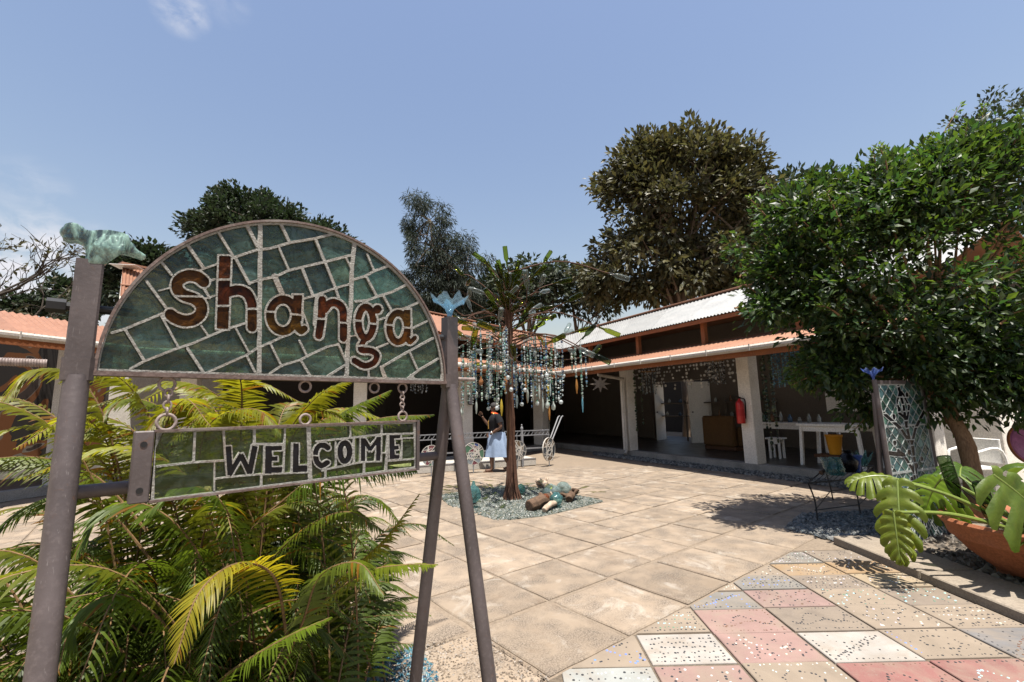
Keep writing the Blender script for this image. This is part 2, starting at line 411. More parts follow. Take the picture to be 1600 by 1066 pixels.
# ---- loose chips: crushed glass and gravel
def chips(name, poly, n, size, palette, z, label, cat, mat, seed=1, thick=.55, edge=.25):
    r = np.random.RandomState(seed); P = np.array([(p[0], p[1]) for p in poly]); lo, hi = P.min(0), P.max(0); pts = []
    while len(pts) < n:
        q = lo + r.rand(2)*(hi-lo)
        if inpoly(q[0], q[1], poly): pts.append(q)
    pts = np.array(pts); T = np.array([(1, 0, 0), (-.4, .9, 0), (-.5, -.8, 0), (.1, .1, thick*1.4), (.3, .5, thick), ])
    V = []; F = []; C = []
    sz = size*(.5+r.rand(n)*1.0); an = r.rand(n)*6.283; ti = (r.rand(n, 2)-.5)*.9
    pal = np.array(palette); pc = pal[r.randint(0, len(pal), n)]*(.75+.5*r.rand(n, 1))
    for t in T:
        j = 1+.35*(r.rand(n)-.5)
        x = (t[0]*np.cos(an)-t[1]*np.sin(an))*sz*j; y = (t[0]*np.sin(an)+t[1]*np.cos(an))*sz*j; zz = t[2]*sz + x*ti[:, 0]*.4 + y*ti[:, 1]*.4
        V.append(np.stack([pts[:, 0]+x, pts[:, 1]+y, z+zz+.003], 1)); C.append(pc)
    V = np.stack(V, 1).reshape(-1, 3); C = np.stack(C, 1).reshape(-1, 3)
    base = np.arange(n)[:, None, None]*5
    F = (np.array([(0, 1, 4), (0, 4, 3), (1, 2, 3), (1, 3, 4), (2, 0, 3)])[None]+base).reshape(-1, 3)
    c = V.mean(0); c[2] = z
    me = np_mesh(name, V-c, F, C); o = link_mesh(name, me, mat, None, tuple(c)); return tag(o, label, cat, kind='stuff')
m_chip = NT('glass_chips')
m_chip = m_chip.end(m_chip.bsdf(m_chip.n('Attribute', attribute_name='col').outputs['Color'], .45, None, 0, .4))
m_stone = NT('gravel_stones')
m_stone = m_stone.end(m_stone.bsdf(m_stone.n('Attribute', attribute_name='col').outputs['Color'], .8, None, 0, .3))
m_bedbase = worn('glass_bed_base', (.12, .13, .11), (.22, .23, .20), 14, .8, .4, .01, 90)
bq = [uv(bed[0]-.15, bed[3]-.1), uv(bed[0]+.5, bed[3]+.12), uv(bed[1], bed[3]+.05), uv(bed[1]+.1, bed[3]-1.0), uv(bed[1], bed[2]), uv(bed[0]+.2, bed[2]-.1), uv(bed[0]-.1, bed[2]+.7)]
mb = MB(); mb.prism([(p.x, p.y, -.012) for p in bq], (0, 0, .012)); tag(mb.build('glass_bed', m_bedbase), kind='structure')
chips('crushed_glass', [(p.x, p.y) for p in bq], 11000, .017, [(.085, .09, .075), (.05, .065, .055), (.115, .12, .105), (.035, .05, .042), (.10, .10, .07), (.16, .165, .15), (.075, .09, .075)], 0, 'bed of crushed green and clear glass under the bottle tree', 'crushed glass', m_chip, 3)
# worn pebbly patch beside the sign and a little blue glass grit by the fern
chips('pebbles', [(-.72, 2.95), (-.25, 3.1), (.15, 2.62), (.18, 2.2), (-.75, 2.1)], 3600, .009, [(.15, .115, .083), (.19, .155, .12), (.09, .068, .05), (.24, .21, .18), (.12, .095, .07)], -.006, 'worn patch of small bare pebbles between the sign legs', 'pebbles', m_stone, 5)
chips('blue_glass_grit', [(-.95, 2.7), (-.62, 3.0), (-.42, 2.65), (-.5, 2.2), (-1.0, 2.1)], 1500, .014, [(.02, .09, .13), (.05, .13, .16), (.13, .15, .15), (.012, .04, .07)], -.006, 'blue glass grit scattered beside the fern', 'glass grit', m_chip, 6)
# ---- mosaic walk: coloured cement tiles studded with glass beads
def tile_mat(name, c):
    n = NT(name); co = n.co('Object'); a = n.noise(co, 4.5, 6, .6, .4); f = n.noise(co, 70, 4, .65)
    col = n.ramp(a, tuple(x*.45 for x in c), tuple(min(1, x*.61) for x in c), .3, .7)
    st = n.rng(n.noise(co, 3.1, 8, .7, .5), .45, .66, 0, .7); col = n.mix(st, col, (.20, .16, .12))
    col = n.mix(n.rng(f, .58, .72, 0, .45), col, (.2, .17, .14))
    return n.end(n.bsdf(col, .72, n.bump(n.math('ADD', a, f), .3, .004), 0, .3))
TC = {'w': (.50, .46, .41), 'p': (.40, .255, .22), 'r': (.34, .155, .135), 'b': (.37, .295, .22), 't': (.29, .235, .185), 'o': (.43, .29, .16), 'c': (.46, .36, .235), 'g': (.27, .25, .22), 'm': (.36, .24, .21), 'u': (.24, .228, .222), 's': (.43, .44, .41)}
TM = {k: tile_mat('cement_tile_'+k, v) for k, v in TC.items()}
n_ = NT('glass_beads'); m_bead = n_.end(n_.bsdf(n_.n('Attribute', attribute_name='col').outputs['Color'], .12, None, 0, .6))
xs = [-.28, .22, .72, 1.20, 1.70, 2.21, 2.70, 3.155]
ys = [1.70, 2.03, 2.36, 2.70, 3.04, 3.38, 3.68, 3.97, 4.25, 4.55]
grid = ['bwbptru', 'psbrpbr', 'rspbrrb', 'bbwpwbu', 'bsbptbb', 'bbggmbt', 'bbbbgtc', 'bbbbboo', 'bbbbbgt']
cl_a = uv(0, -1.935); cl_n = V2
m_bedding = worn('tile_bedding', (.07, .055, .04), (.14, .11, .08), 8, .95, .4, .01, 60)
mb = MB(); bp = clip([Vector((x, y, -.011)) for x, y in ((.1, 1.6), (3.16, 1.6), (3.16, 4.62), (.1, 4.62))], cl_a, cl_n)
mb.prism(bp, (0, 0, .004)); walk = mb.build('mosaic_walk', m_bedding); tag(walk, kind='structure')
def dome(mb, x, y, z, r, col):
    mb.col = col; vs = []; 
    for q, (rr, zz) in enumerate(((r, 0), (r*.8, r*.32), (0, r*.5))):
        if rr == 0: vs.append((x, y, z+zz))
        else: vs += [(x+rr*math.cos(k*1.0472), y+rr*math.sin(k*1.0472), z+zz) for k in range(6)]
    fs = [(k, (k+1)%6, 6+(k+1)%6, 6+k) for k in range(6)] + [(6+k, 6+(k+1)%6, 12) for k in range(6)]
    mb.add(vs, fs)
BLK = (.012, .012, .014); WHT = (.45, .45, .43); BLU = (.12, .2, .5); GRN = (.06, .16, .1); AQ = (.3, .55, .55); BRN = (.12, .06, .03)
for j in range(len(ys)-1):
    for i in range(len(xs)-1):
        rr = random.Random(i*31+j*17+3); g = .008
        x0, x1, y0, y1 = xs[i]+g, xs[i+1]-g, ys[j]+g, ys[j+1]-g
        sh = .012*math.sin(i*2.1+j)
        quad = [Vector((x0+rr.uniform(-.004, .004), y0+sh, 0)), Vector((x1+rr.uniform(-.004, .004), y0+sh+rr.uniform(-.005, .005), 0)), Vector((x1, y1+sh, 0)), Vector((x0, y1+sh, 0))]
        poly = clip(quad, cl_a+V2*.012, cl_n)
        if len(poly) < 3: continue
        ar = abs(sum(poly[k].x*poly[(k+1)%len(poly)].y-poly[(k+1)%len(poly)].x*poly[k].y for k in range(len(poly))))/2
        if ar < .004: continue
        if x1 < .3: continue
        zt = rr.uniform(.002, .008); key = grid[j][i]
        cx = sum(p.x for p in poly)/len(poly); cy = sum(p.y for p in poly)/len(poly)
        mb = MB(); N = len(poly)
        ins = [Vector((cx+(p.x-cx)*.985, cy+(p.y-cy)*.978, zt)) for p in poly]
        mb.add([(p.x, p.y, -.009) for p in poly]+[(p.x, p.y, zt-.004) for p in poly]+ins, [(k, (k+1)%N, N+(k+1)%N, N+k) for k in range(N)]+[(N+k, N+(k+1)%N, 2*N+(k+1)%N, 2*N+k) for k in range(N)]+[tuple(range(2*N, 3*N))])
        t = mb.build('tile', TM[key], walk)
        mb = MB(); lum = key in 'prm'
        pal = rr.choice([(BLK, BLK, WHT), (BLK, BLU, BLK), (BLK, GRN, AQ), (WHT, BLK, BLK), (BRN, BLK, BLK)]) if key not in 'ocw' else (BLK, BLK, WHT if key != 'w' else BLK)
        def put(x, y, c, r=.0058):
            if rr.random() < .13: return
            x += rr.uniform(-.007, .007); y += rr.uniform(-.006, .006)
            p = Vector((x, y, 0)); q = Vector((cx+(x-cx)/.93, cy+(y-cy)/.93, 0))
            if inpoly(q.x, q.y, [(v.x, v.y) for v in poly]): dome(mb, x, y, zt, min(r, .0066)*rr.choice((.6, .8, 1, 1, 1.25)), tuple(q*rr.uniform(.8, 1.1)+.03 for q in c))
        kind = rr.choice((0, 1, 1, 2, 4, 4, 3))
        # beaded border
        if kind != 1:
            ed = .03; cb = pal[0]
            for k in range(16):
                t_ = k/15
                if rr.random() < .9: put(lerp(x0+ed, x1-ed, t_), y0+sh+ed*.8, cb)
                if rr.random() < .8 and kind in (0, 2): put(lerp(x0+ed, x1-ed, t_), y1+sh-ed*.8, cb)
            for k in range(9):
                t_ = k/8
                if kind in (0, 3): put(x0+ed, lerp(y0+ed, y1-ed, t_)+sh, pal[1])
                if kind in (0, 2, 4): put(x1-ed, lerp(y0+ed, y1-ed, t_)+sh, cb)
        mx_, my_ = (x0+x1)/2, (y0+y1)/2+sh
        if kind == 0:
            a0 = rr.random()*6
            for k in range(22): put(mx_+.1*math.cos(a0+k*.285), my_+.075*math.sin(a0+k*.285), pal[2], .0085)
            for k in range(9): put(mx_+rr.uniform(-.18, .18), my_+rr.uniform(-.11, .11), pal[0])
        elif kind == 1:
            for k in range(85): put(mx_+rr.uniform(-.23, .23), my_+rr.uniform(-.15, .15), rr.choice(pal), .0078)
        elif kind == 2:
            for k in range(24):
                t_ = k/23; put(lerp(x0+.06, x1-.06, t_), my_+.06*math.sin(t_*9+i), pal[2], .0085)
                put(lerp(x0+.06, x1-.06, t_), my_-.05+.03*math.sin(t_*6+j), pal[0])
        elif kind == 3:
            for q in range(2):
                for k in range(13): put(lerp(x0+.06, x1-.1, k/12)+q*.04, lerp(y0+.05, y1-.06, k/12)+sh, pal[q % 3], .008)
            for k in range(20): put(mx_+rr.uniform(-.2, .2), my_+rr.uniform(-.12, .12), pal[1])
        else:
            for q in range(5):
                for k in range(15): put(lerp(x0+.05, x1-.05, k/14)+rr.uniform(-.006, .006), lerp(y0+.06, y1-.05, q/4)+sh+rr.uniform(-.008, .008), pal[(q+k//5) % 3], .008)
        if mb.v: mb.build('bead_inlay', m_bead, t, kind='stuff', fixn=False)
# ---- kerb stones along the planting bed
m_kerb = worn('kerb_concrete', (.175, .145, .112), (.235, .198, .156), 5, .9, .4, .006, 70, dirt=(.2, .16, .12), dscale=2.2)
kerb = None
base = MB(); base.box((3.19, .8, -.02), (3.6, 4.83, .035)); kerb = base.build('kerb', m_bedding); tag(kerb, kind='structure')
ky = .8
for k, L in enumerate((1.0, 1.0, 1.02, .98)):
    mb = MB(); mb.box((3.172, ky+.004, -.01), (3.62, ky+L-.006, .065+.003*(k%2)))
    mb.build('kerb_stone', m_kerb, kerb, bevel=.008); ky += L+.004
m_soil = worn('planting_soil', (.10, .08, .06), (.19, .155, .12), 9, .95, .5, .02, 70)
mb = MB(); mb.prism([(3.62, .6, -.02), (9.5, .6, -.02), (9.5, 5.6, -.02), (4.9, 5.75, -.02), (3.62, 4.8, -.02)], (0, 0, .06)); tag(mb.build('planting_bed', m_soil), kind='structure')
chips('grey_gravel', [(3.0, 5.35), (3.3, 4.75), (3.62, 4.86), (4.9, 5.4), (5.2, 6.2), (3.6, 6.0)], 3800, .026, [(.085, .088, .088), (.12, .125, .12), (.05, .055, .058), (.17, .168, .16), (.095, .115, .125)], 0, 'grey and bluish gravel around the foot of the glass panel', 'gravel', m_stone, 9)
chips('bed_gravel', [(3.64, 2.2), (6.5, 2.2), (6.5, 5.5), (4.9, 5.6), (3.64, 4.7)], 3800, .03, [(.085, .07, .055), (.115, .098, .08), (.05, .042, .034), (.16, .145, .12)], .04, 'brown gravel on the planting bed around the big pot', 'gravel', m_stone, 10)
# ============================================================ veranda buildings round the court
WN = [W0, W1, W2, W3, W4, W5]
# straighten the last two so that W3-W4-W5 is one line
def seg_n(i):
    d = (WN[i+1]-WN[i]); d.z = 0; d.normalize(); return Vector((-d.y, d.x, 0))
def off(i, o):
    p = WN[i].copy(); p.z = 0
    if i == 0: return p + seg_n(0)*o
    if i == len(WN)-1: return p + seg_n(i-1)*o
    a, b = seg_n(i-1), seg_n(i); m = (a+b).normalized(); return p + m*(o/max(.35, m.dot(a)))
def pt(seg, t, o, z): q = off(seg, o).lerp(off(seg+1, o), t); return Vector((q.x, q.y, z))
def gz_(seg, t): return lerp(WN[seg].z, WN[seg+1].z, t)
def find_t(seg, o, px, z=.5):
    lo, hi = -.6, 1.8; f = lambda t: proj(pt(seg, t, o, z))[0]-px
    best = min((abs(f(lo+(hi-lo)*k/600)), lo+(hi-lo)*k/600) for k in range(601)); return best[1]
def sheet_strip(b, seg, t0, t1, o0, z0, o1, z1, pitch=.1, amp=.017):
    """one corrugated sheet; rises from offset o0 to o1"""
    a0, a1 = pt(seg, t0, o0, z0[0]), pt(seg, t1, o0, z0[1]); c0, c1 = pt(seg, t0, o1, z1[0]), pt(seg, t1, o1, z1[1])
    L = max((a1-a0).length, .2); nw = max(2, int(round(L/pitch))); n = nw*4
    up = (a1-a0).cross(c0-a0).normalized(); up = up if up.z > 0 else -up
    vs = []; fs = []
    for i in range(n+1):
        t = i/n; h = amp*math.cos(i*math.pi/2)
        for q in range(2): vs.append((a0.lerp(a1, t) if q == 0 else c0.lerp(c1, t)) + up*h)
    for i in range(n): fs.append((2*i, 2*i+2, 2*i+3, 2*i+1))
    return b.add(vs, fs)
def roof_mat(name, c1, c2, dirt, damt=.5):
    n = NT(name); co = n.co('Object'); a = n.noise(co, 2.3, 6, .62, .3); f = n.noise(co, 26, 4, .6); r = n.rand()
    col = n.ramp(a, c1, c2, .3, .7); col = n.mix(n.rng(f, .5, .75, 0, .45), col, dirt)
    col = n.mix(n.rng(n.noise(co, 1.1, 8, .7, .4), .5, .74, 0, damt), col, dirt)
    h = n.n('HueSaturation', Color=col); n.set(h, 'Value', n.rng(r, 0, 1, .86, 1.1)); 
    return n.end(n.bsdf(h.outputs[0], .55, n.bump(f, .15, .004), 0, .35))
m_oroof = roof_mat('terracotta_painted_iron', (.215, .102, .06), (.275, .142, .088), (.135, .066, .042))
m_wroof = roof_mat('weathered_white_iron', (.205, .21, .21), (.28, .28, .272), (.14, .13, .12), .5)
m_gutter = worn('cream_gutter_paint', (.34, .31, .265), (.43, .40, .355), 5, .5, .12, .003, 40, dirt=(.33, .26, .2), dscale=2.5)
m_fascia = worn('dark_brown_timber', (.06, .03, .018), (.13, .06, .03), 4, .7, .3, .004, 50, stretch=(1, 1, 6))
m_redwood = worn('red_brown_timber', (.17, .06, .025), (.27, .10, .04), 5, .65, .3, .004, 50)
m_plaster = worn('off_white_plaster', (.58, .54, .48), (.70, .66, .60), 2.5, .85, .15, .003, 50, dirt=(.40, .34, .28), dscale=1.6, damt=.5)
m_plinth = worn('plinth_concrete', (.21, .195, .175), (.32, .30, .27), 3.5, .88, .3, .005, 60, dirt=(.12, .11, .10), dscale=2.4)
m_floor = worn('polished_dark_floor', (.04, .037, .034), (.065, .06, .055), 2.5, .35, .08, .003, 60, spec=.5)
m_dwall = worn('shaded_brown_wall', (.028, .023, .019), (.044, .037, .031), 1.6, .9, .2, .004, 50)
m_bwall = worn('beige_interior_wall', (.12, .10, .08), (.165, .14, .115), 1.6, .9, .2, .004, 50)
m_white = worn('white_paint', (.66, .65, .62), (.76, .75, .72), 3, .6, .1, .002, 50)
m_steel = worn('grey_steel_paint', (.13, .13, .135), (.21, .21, .215), 6, .5, .1, .002, 60)
m_black = plain('black_iron', (.012, .012, .013), .5)
m_mural = NT('painted_mural')
_c = m_mural.co('Object'); _w = m_mural.noise(_c, .7, 2, .4, 1.8)
_r = m_mural.n('ValToRGB', Fac=_w); _r.color_ramp.interpolation = 'CONSTANT'; _e = _r.color_ramp.elements
_e[0].color = (.02, .016, .013, 1); _e[1].position = .47; _e[1].color = (.11, .04, .012, 1); _q = _e.new(.56); _q.color = (.12, .10, .08, 1); _q = _e.new(.58); _q.color = (.03, .02, .016, 1)
m_mural = m_mural.end(m_mural.bsdf(_r.outputs[0], .8))
def veranda(name, label, segs, upper, wallmat, opening=None, ends=True, ru=(1.0, 2.2), lower=(1.5, .38)):
    """segs: list of (segment, t0, t1); upper: roof material above the clerestory or None"""
    a = pt(segs[0][0], .5, 1, 0); T = thing(name, label, 'building', (a.x, a.y, 0))
    for si, (sg, t0, t1) in enumerate(segs):
        L = (off(sg+1, 0)-off(sg, 0)).length*(t1-t0); N = max(1, int(round(L/1.0)))
        g = lambda t: gz_(sg, t)
        for k in range(N):
            ta, tb = lerp(t0, t1, k/N), lerp(t0, t1, (k+1)/N)
            b = MB(); sheet_strip(b, sg, ta, tb, -.06, (g(ta)+.03, g(tb)+.03), lower[0], (g(ta)+lower[1]+.03, g(tb)+lower[1]+.03))
            b.build('roof_sheet', m_oroof, T, smooth=True, fixn=False)
            if upper is not None:
                b = MB(); dz = .004*(k % 2); sheet_strip(b, sg, ta, tb, 1.15, (g(ta)+ru[0]+dz, g(tb)+ru[0]+dz), 3.8, (g(ta)+ru[1]+dz, g(tb)+ru[1]+dz))
                b.build('roof_sheet', upper, T, smooth=True, fixn=False)
        # ridge cap, back slope
        if upper is not None:
            b = MB(); b.beam(pt(sg, t0, 3.8, g(t0)+ru[1]+.02), pt(sg, t1, 3.8, g(t1)+ru[1]+.02), .3, .05, ch=.012); b.build('ridge_cap', m_oroof, T)
            b = MB(); b.add([pt(sg, t0, 3.82, g(t0)+ru[1]-.02), pt(sg, t1, 3.82, g(t1)+ru[1]-.02), pt(sg, t1, 6.6, g(t1)+ru[0]-.2), pt(sg, t0, 6.6, g(t0)+ru[0]-.2)], [(0, 1, 2, 3)])
            b.build('back_roof', m_oroof, T)
            b = MB(); b.beam(pt(sg, t0, 1.2, g(t0)+ru[0]-.07), pt(sg, t1, 1.2, g(t1)+ru[0]-.07), .05, .09); b.build('eave_board', m_redwood, T)
            np_ = max(1, int(round(L/1.9)))
            for k in range(np_+1):
                t = lerp(t0, t1, k/np_); b = MB(); b.beam(pt(sg, t, 1.45, g(t)+.35), pt(sg, t, 1.45, g(t)+ru[0]+.1), .11, .11, up=seg_n(sg)); b.build('clerestory_post', m_redwood, T)
            b = MB(); b.beam(pt(sg, t0, 1.55, g(t0)+.42), pt(sg, t1, 1.55, g(t1)+.42), .08, .08); b.build('sill_board', m_fascia, T)
        # gutter, fascia, rafters
        b = MB(); b.beam(pt(sg, t0, -.12, g(t0)-.03), pt(sg, t1, -.12, g(t1)-.03), .12, .11, ch=.035); b.build('gutter', m_gutter, T)
        for k in range(N+1):
            t = lerp(t0, t1, k/N); b = MB(); b.beam(pt(sg, t, -.185, g(t)-.09), pt(sg, t, -.185, g(t)+.035), .02, .012, up=seg_n(sg)); b.build('gutter_bracket', m_gutter, T)
        b = MB(); b.beam(pt(sg, t0, -.02, g(t0)-.10), pt(sg, t1, -.02, g(t1)-.10), .03, .16); b.build('fascia', m_redwood, T)
        b = MB(); b.beam(pt(sg, t0, 1.15, g(t0)+.10), pt(sg, t1, 1.15, g(t1)+.10), .12, .2); b.build('veranda_beam', m_fascia, T)
        for k in range(N*2+1):
            t = lerp(t0, t1, k/(N*2)); b = MB(); b.beam(pt(sg, t, .0, g(t)-.06), pt(sg, t, lower[0], g(t)+lower[1]-.06), .05, .09); b.build('rafter', m_fascia, T)
        # floor, plinth, back wall
        b = MB(); b.add([pt(sg, t0, 1.0, -.02), pt(sg, t1, 1.0, -.02), pt(sg, t1, 6.4, -.02), pt(sg, t0, 6.4, -.02), pt(sg, t0, 1.0, .15), pt(sg, t1, 1.0, .15), pt(sg, t1, 6.4, .15), pt(sg, t0, 6.4, .15)], [(0,1,5,4),(1,2,6,5),(2,3,7,6),(3,0,4,7),(3,2,1,0),(4,5,6,7)])
        b.build('plinth', m_plinth, T)
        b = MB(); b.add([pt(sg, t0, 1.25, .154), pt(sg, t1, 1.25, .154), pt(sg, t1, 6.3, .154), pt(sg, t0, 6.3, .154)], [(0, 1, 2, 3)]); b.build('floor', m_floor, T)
        hz = 4.0 if upper is not None else 3.4
        spans = [(t0, t1)]
        if opening and opening[0] == sg: spans = [(t0, opening[1]), (opening[2], t1)]
        def wall_piece(ta, tb, za, zb, o=5.0, th=.2):
            b = MB(); q = [pt(sg, ta, o, 0), pt(sg, tb, o, 0), pt(sg, tb, o+th, 0), pt(sg, ta, o+th, 0)]
            b.add([Vector((p.x, p.y, za)) for p in q]+[Vector((p.x, p.y, zb)) for p in q], [(0,1,5,4),(1,2,6,5),(2,3,7,6),(3,0,4,7),(3,2,1,0),(4,5,6,7)])
            b.build('wall', wallmat, T)
        for ta, tb in spans: wall_piece(ta, tb, .15, hz)
        if opening and opening[0] == sg: wall_piece(opening[1], opening[2], 2.25, hz)
    return T
def pillar(T, seg, t, wdt=.32, o=1.16, h=None, mat=None):
    c = pt(seg, t, o, .15); n = seg_n(seg); d = Vector((n.y, -n.x, 0)); h = h or gz_(seg, min(1, max(0, t)))+.05
    b = MB(); M = Matrix(((d.x, n.x, 0, c.x), (d.y, n.y, 0, c.y), (0, 0, 1, 0), (0, 0, 0, 1)))
    b.box((-wdt/2, -wdt/2, .13), (wdt/2, wdt/2, h), M); b.build('pillar', mat or m_plaster, T, bevel=.012); return c
tR = [find_t(4-1, 5.0, x, 1.0) for x in (1038, 1112)]
segs_left = [(0, -.2, 1)]
left_b = veranda('veranda_building', 'long low building with terracotta roof and cream gutter behind the fern', segs_left, None, m_mural, lower=(2.6, .78))
for t in (.25, .8): pillar(left_b, 0, t)
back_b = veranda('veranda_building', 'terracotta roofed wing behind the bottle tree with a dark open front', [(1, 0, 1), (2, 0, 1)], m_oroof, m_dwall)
for px in (290, 560): pillar(back_b, 1, find_t(1, 1.16, px))
pB = [pillar(back_b, 2, find_t(2, 1.16, px), .38) for px in (724, 846)]
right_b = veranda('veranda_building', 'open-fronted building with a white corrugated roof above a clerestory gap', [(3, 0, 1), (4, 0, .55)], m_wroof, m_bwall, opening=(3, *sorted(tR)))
pR = [pillar(right_b, 3, find_t(3, 1.16, px), .3) for px in (985, 1178)]
for px in (1452, 1530): pillar(right_b, 4, find_t(4, 1.16 if px < 1500 else 2.2, px), .34 if px < 1500 else .9, 1.16 if px < 1500 else 2.2)
# downpipe from the gutter to the white pillar
b = MB(); g0 = onz(934, 579, 2.40); p1 = pR[0] + Vector((-.16, -.22, 0))
b.tube([g0, g0+Vector((0, 0, -.12)), Vector((p1.x, p1.y, 2.16)), Vector((p1.x, p1.y, 1.9)), Vector((p1.x, p1.y, .2)), Vector((p1.x-.08, p1.y-.1, .07))], .045, 10)
for z in (.5, 1.2, 1.9): b.tube([Vector((p1.x, p1.y, z)), Vector((p1.x, p1.y, z+.06))], .053, 10)
b.build('downpipe', m_gutter, right_b, smooth=True)
# open white doors in the back wall, sunlit yard beyond
for k, (t, dr) in enumerate(((tR[0], .1), (tR[1], -.1))):
    t = sorted(tR)[k]; c = pt(3, t, 4.95, .15); n = seg_n(3); b = MB()
    a = c + Vector((n.y, -n.x, 0))*dr*0; bdir = (-n*.9 + Vector((n.y, -n.x, 0))*(.35 if k == 0 else -.35)).normalized()
    b.prism([a, a+bdir*.75, a+bdir*.75+Vector((0, 0, 2.0)), a+Vector((0, 0, 2.0))], Vector((n.y, -n.x, 0))*.045)
    d = b.build('door', m_white, right_b, bevel=.004)
    h = a+bdir*.68+Vector((0, 0, 1.0)); b = MB(); b.ball(h+Vector((n.y, -n.x, 0))*.07, .03); b.build('handle', m_steel, d)
b = MB(); q0_, q1_ = pt(3, -.1, 10.5, 0), pt(3, 1.2, 10.5, 0); b.prism([q0_, q1_, q1_+n*.2, q0_+n*.2], (0, 0, 2.6)); solo(b, 'backdrop_wall', m_dwall, 'dark backdrop wall added to darken the view through the back doors', 'wall')  # backdrop added to darken the doorway; its dark colour stands for shade beyond
# tall hall behind the left wing, seen over the sign
hb = thing('tall_hall', 'taller terracotta roofed hall showing above the left end of the arched sign', 'building', (-9, 14, 0))
e0, e1 = aty(187, 463, 11.5), aty(520, 463+34, 17.0); e1.z = e0.z; r0 = aty(192, 414, 13.2); r1 = e1+(r0-e0)
nS = 9
for k in range(nS):
    b = MB(); a0, a1 = e0.lerp(e1, k/nS), e0.lerp(e1, (k+1)/nS); c0, c1 = r0.lerp(r1, k/nS), r0.lerp(r1, (k+1)/nS); vs = []; fs = []; n = 36
    up = (a1-a0).cross(c0-a0).normalized(); up = up if up.z > 0 else -up
    for i in range(n+1):
        for q in range(2): vs.append(((a0.lerp(a1, i/n) if q == 0 else c0.lerp(c1, i/n)) + up*.02*math.cos(i*math.pi/2)))
    for i in range(n): fs.append((2*i, 2*i+2, 2*i+3, 2*i+1))
    b.add(vs, fs); b.build('roof_sheet', m_oroof, hb, smooth=True, fixn=False)
b = MB(); b.beam(r0+Vector((-.05, -.05, .03)), r1+Vector((0, 0, .03)), .3, .06); b.build('ridge_cap', m_oroof, hb)
b = MB(); b.beam(r0+Vector((.02, -.3, -.14)), r0+Vector((.65, -.15, -.14)), .5, .012); b.build('roof_patch', m_white, hb)
b = MB(); bk = (r0-e0); bk.z = 0; bk = bk*.9; ein = e0+bk*.12; rin = r0+bk*.02
b.prism([Vector((ein.x, ein.y, 0)), Vector((ein.x, ein.y, e0.z-.05)), Vector((r0.x, r0.y, r0.z-.1)), Vector((r0.x+bk.x, r0.y+bk.y, e0.z-.05)), Vector((r0.x+bk.x, r0.y+bk.y, 0))], (e1-e0)*.98); b.build('wall', m_plaster, hb)
# gravel drain strip in front of the right-hand plinth
gs = [pt(3, .25, .42, 0), pt(3, 1, .42, 0), pt(4, .75, .42, 0), pt(4, .75, .99, 0), pt(3, 1, .99, 0), pt(3, .25, .99, 0)]
chips('gravel_drain', [(p.x, p.y) for p in gs], 4200, .036, [(.10, .10, .095), (.15, .148, .138), (.06, .06, .06), (.2, .195, .18)], -.004, 'strip of grey gravel along the foot of the right-hand plinth', 'gravel', m_stone, 12)
# ------------------------------------------------------------ inside the open veranda
def box_table(name, label, c, ang, L, Wd, h, th=.05, leg=.055, mat=None, cat='table', rail=True, lean=0.0, group=None):
    T = thing(name, label, cat, c, group); M = Matrix.Translation(c) @ Matrix.Rotation(ang, 4, 'Z')
    b = MB(); b.box((-L/2, -Wd/2, h-th), (L/2, Wd/2, h), M); b.build('table_top', mat, T, bevel=.006)
    for sx in (-1, 1):
        for sy in (-1, 1):
            b = MB(); x, y = sx*(L/2-.07), sy*(Wd/2-.06)
            b.beam(M @ Vector((x+sx*lean, y, 0)), M @ Vector((x, y, h-th-.002)), leg, leg, up=M.to_3x3() @ Vector((0, 1, 0))); b.build('leg', mat, T)
    if rail:
        b = MB(); b.box((-L/2+.1, -Wd/2+.04, h-th-.10), (L/2-.1, -Wd/2+.07, h-th-.003), M); b.box((-L/2+.1, Wd/2-.07, h-th-.10), (L/2-.1, Wd/2-.04, h-th-.003), M); b.build('apron', mat, T)
    return T
angR = math.atan2((W4-W3).y, (W4-W3).x)
def rpt(px, py, z): p = onz(px, py, z); return p
ct = pt(3, find_t(3, 1.9, 1308, .6), 1.9, .154)
box_table('work_table', 'white painted work table with splayed legs in the open veranda', ct, angR, 1.15, .7, .82, mat=m_white, lean=.05)
ct2 = pt(3, find_t(3, 3.0, 1235, .6), 3.0, .154)
box_table('long_bench', 'long white bench table deeper inside, behind the pillar with the extinguisher', ct2, angR, 2.0, .6, .78, mat=m_white)
ct3 = pt(3, find_t(3, 2.3, 1214, .3), 2.3, .154)
box_table('stool', 'small white wooden stool beside the pillar with the extinguisher', ct3, angR+.2, .34, .34, .46, .035, .04, m_white, 'stool')
ct4 = pt(2, .86, 2.2, .154)
box_table('side_table', 'pale square frame table in the dark corner', ct4, angR-.6, .9, .6, .72, .04, .05, m_white, 'table')
# bucket on the white table's lower level
b = MB(); cb = ct + Vector((-.02, .08, .0)); m_orange = plain('orange_plastic', (.62, .27, .02), .45)
bt = thing('bucket', 'orange yellow plastic bucket under the white work table', 'bucket', cb)
b.lathe([(.10, .22), (.14, .56), (.15, .57), (.15, .60), (.135, .6), (.095, .235)], 18, Matrix.Translation(cb), cap=True); b.build('body', m_orange, bt, smooth=True)
b = MB(); b.ring(cb+Vector((0, 0, .60)), Vector((0, 1, .2)), .15, .006, 14, 5, (0, math.pi)); b.build('handle', m_steel, bt)
b = MB(); b.box((-.3, -.2, .165), (.3, .2, .22), Matrix.Translation(cb) @ Matrix.Rotation(angR, 4, 'Z')); solo(b, 'low_crate', m_fascia, 'low dark crate holding the orange bucket off the floor', 'crate', bevel=.006)
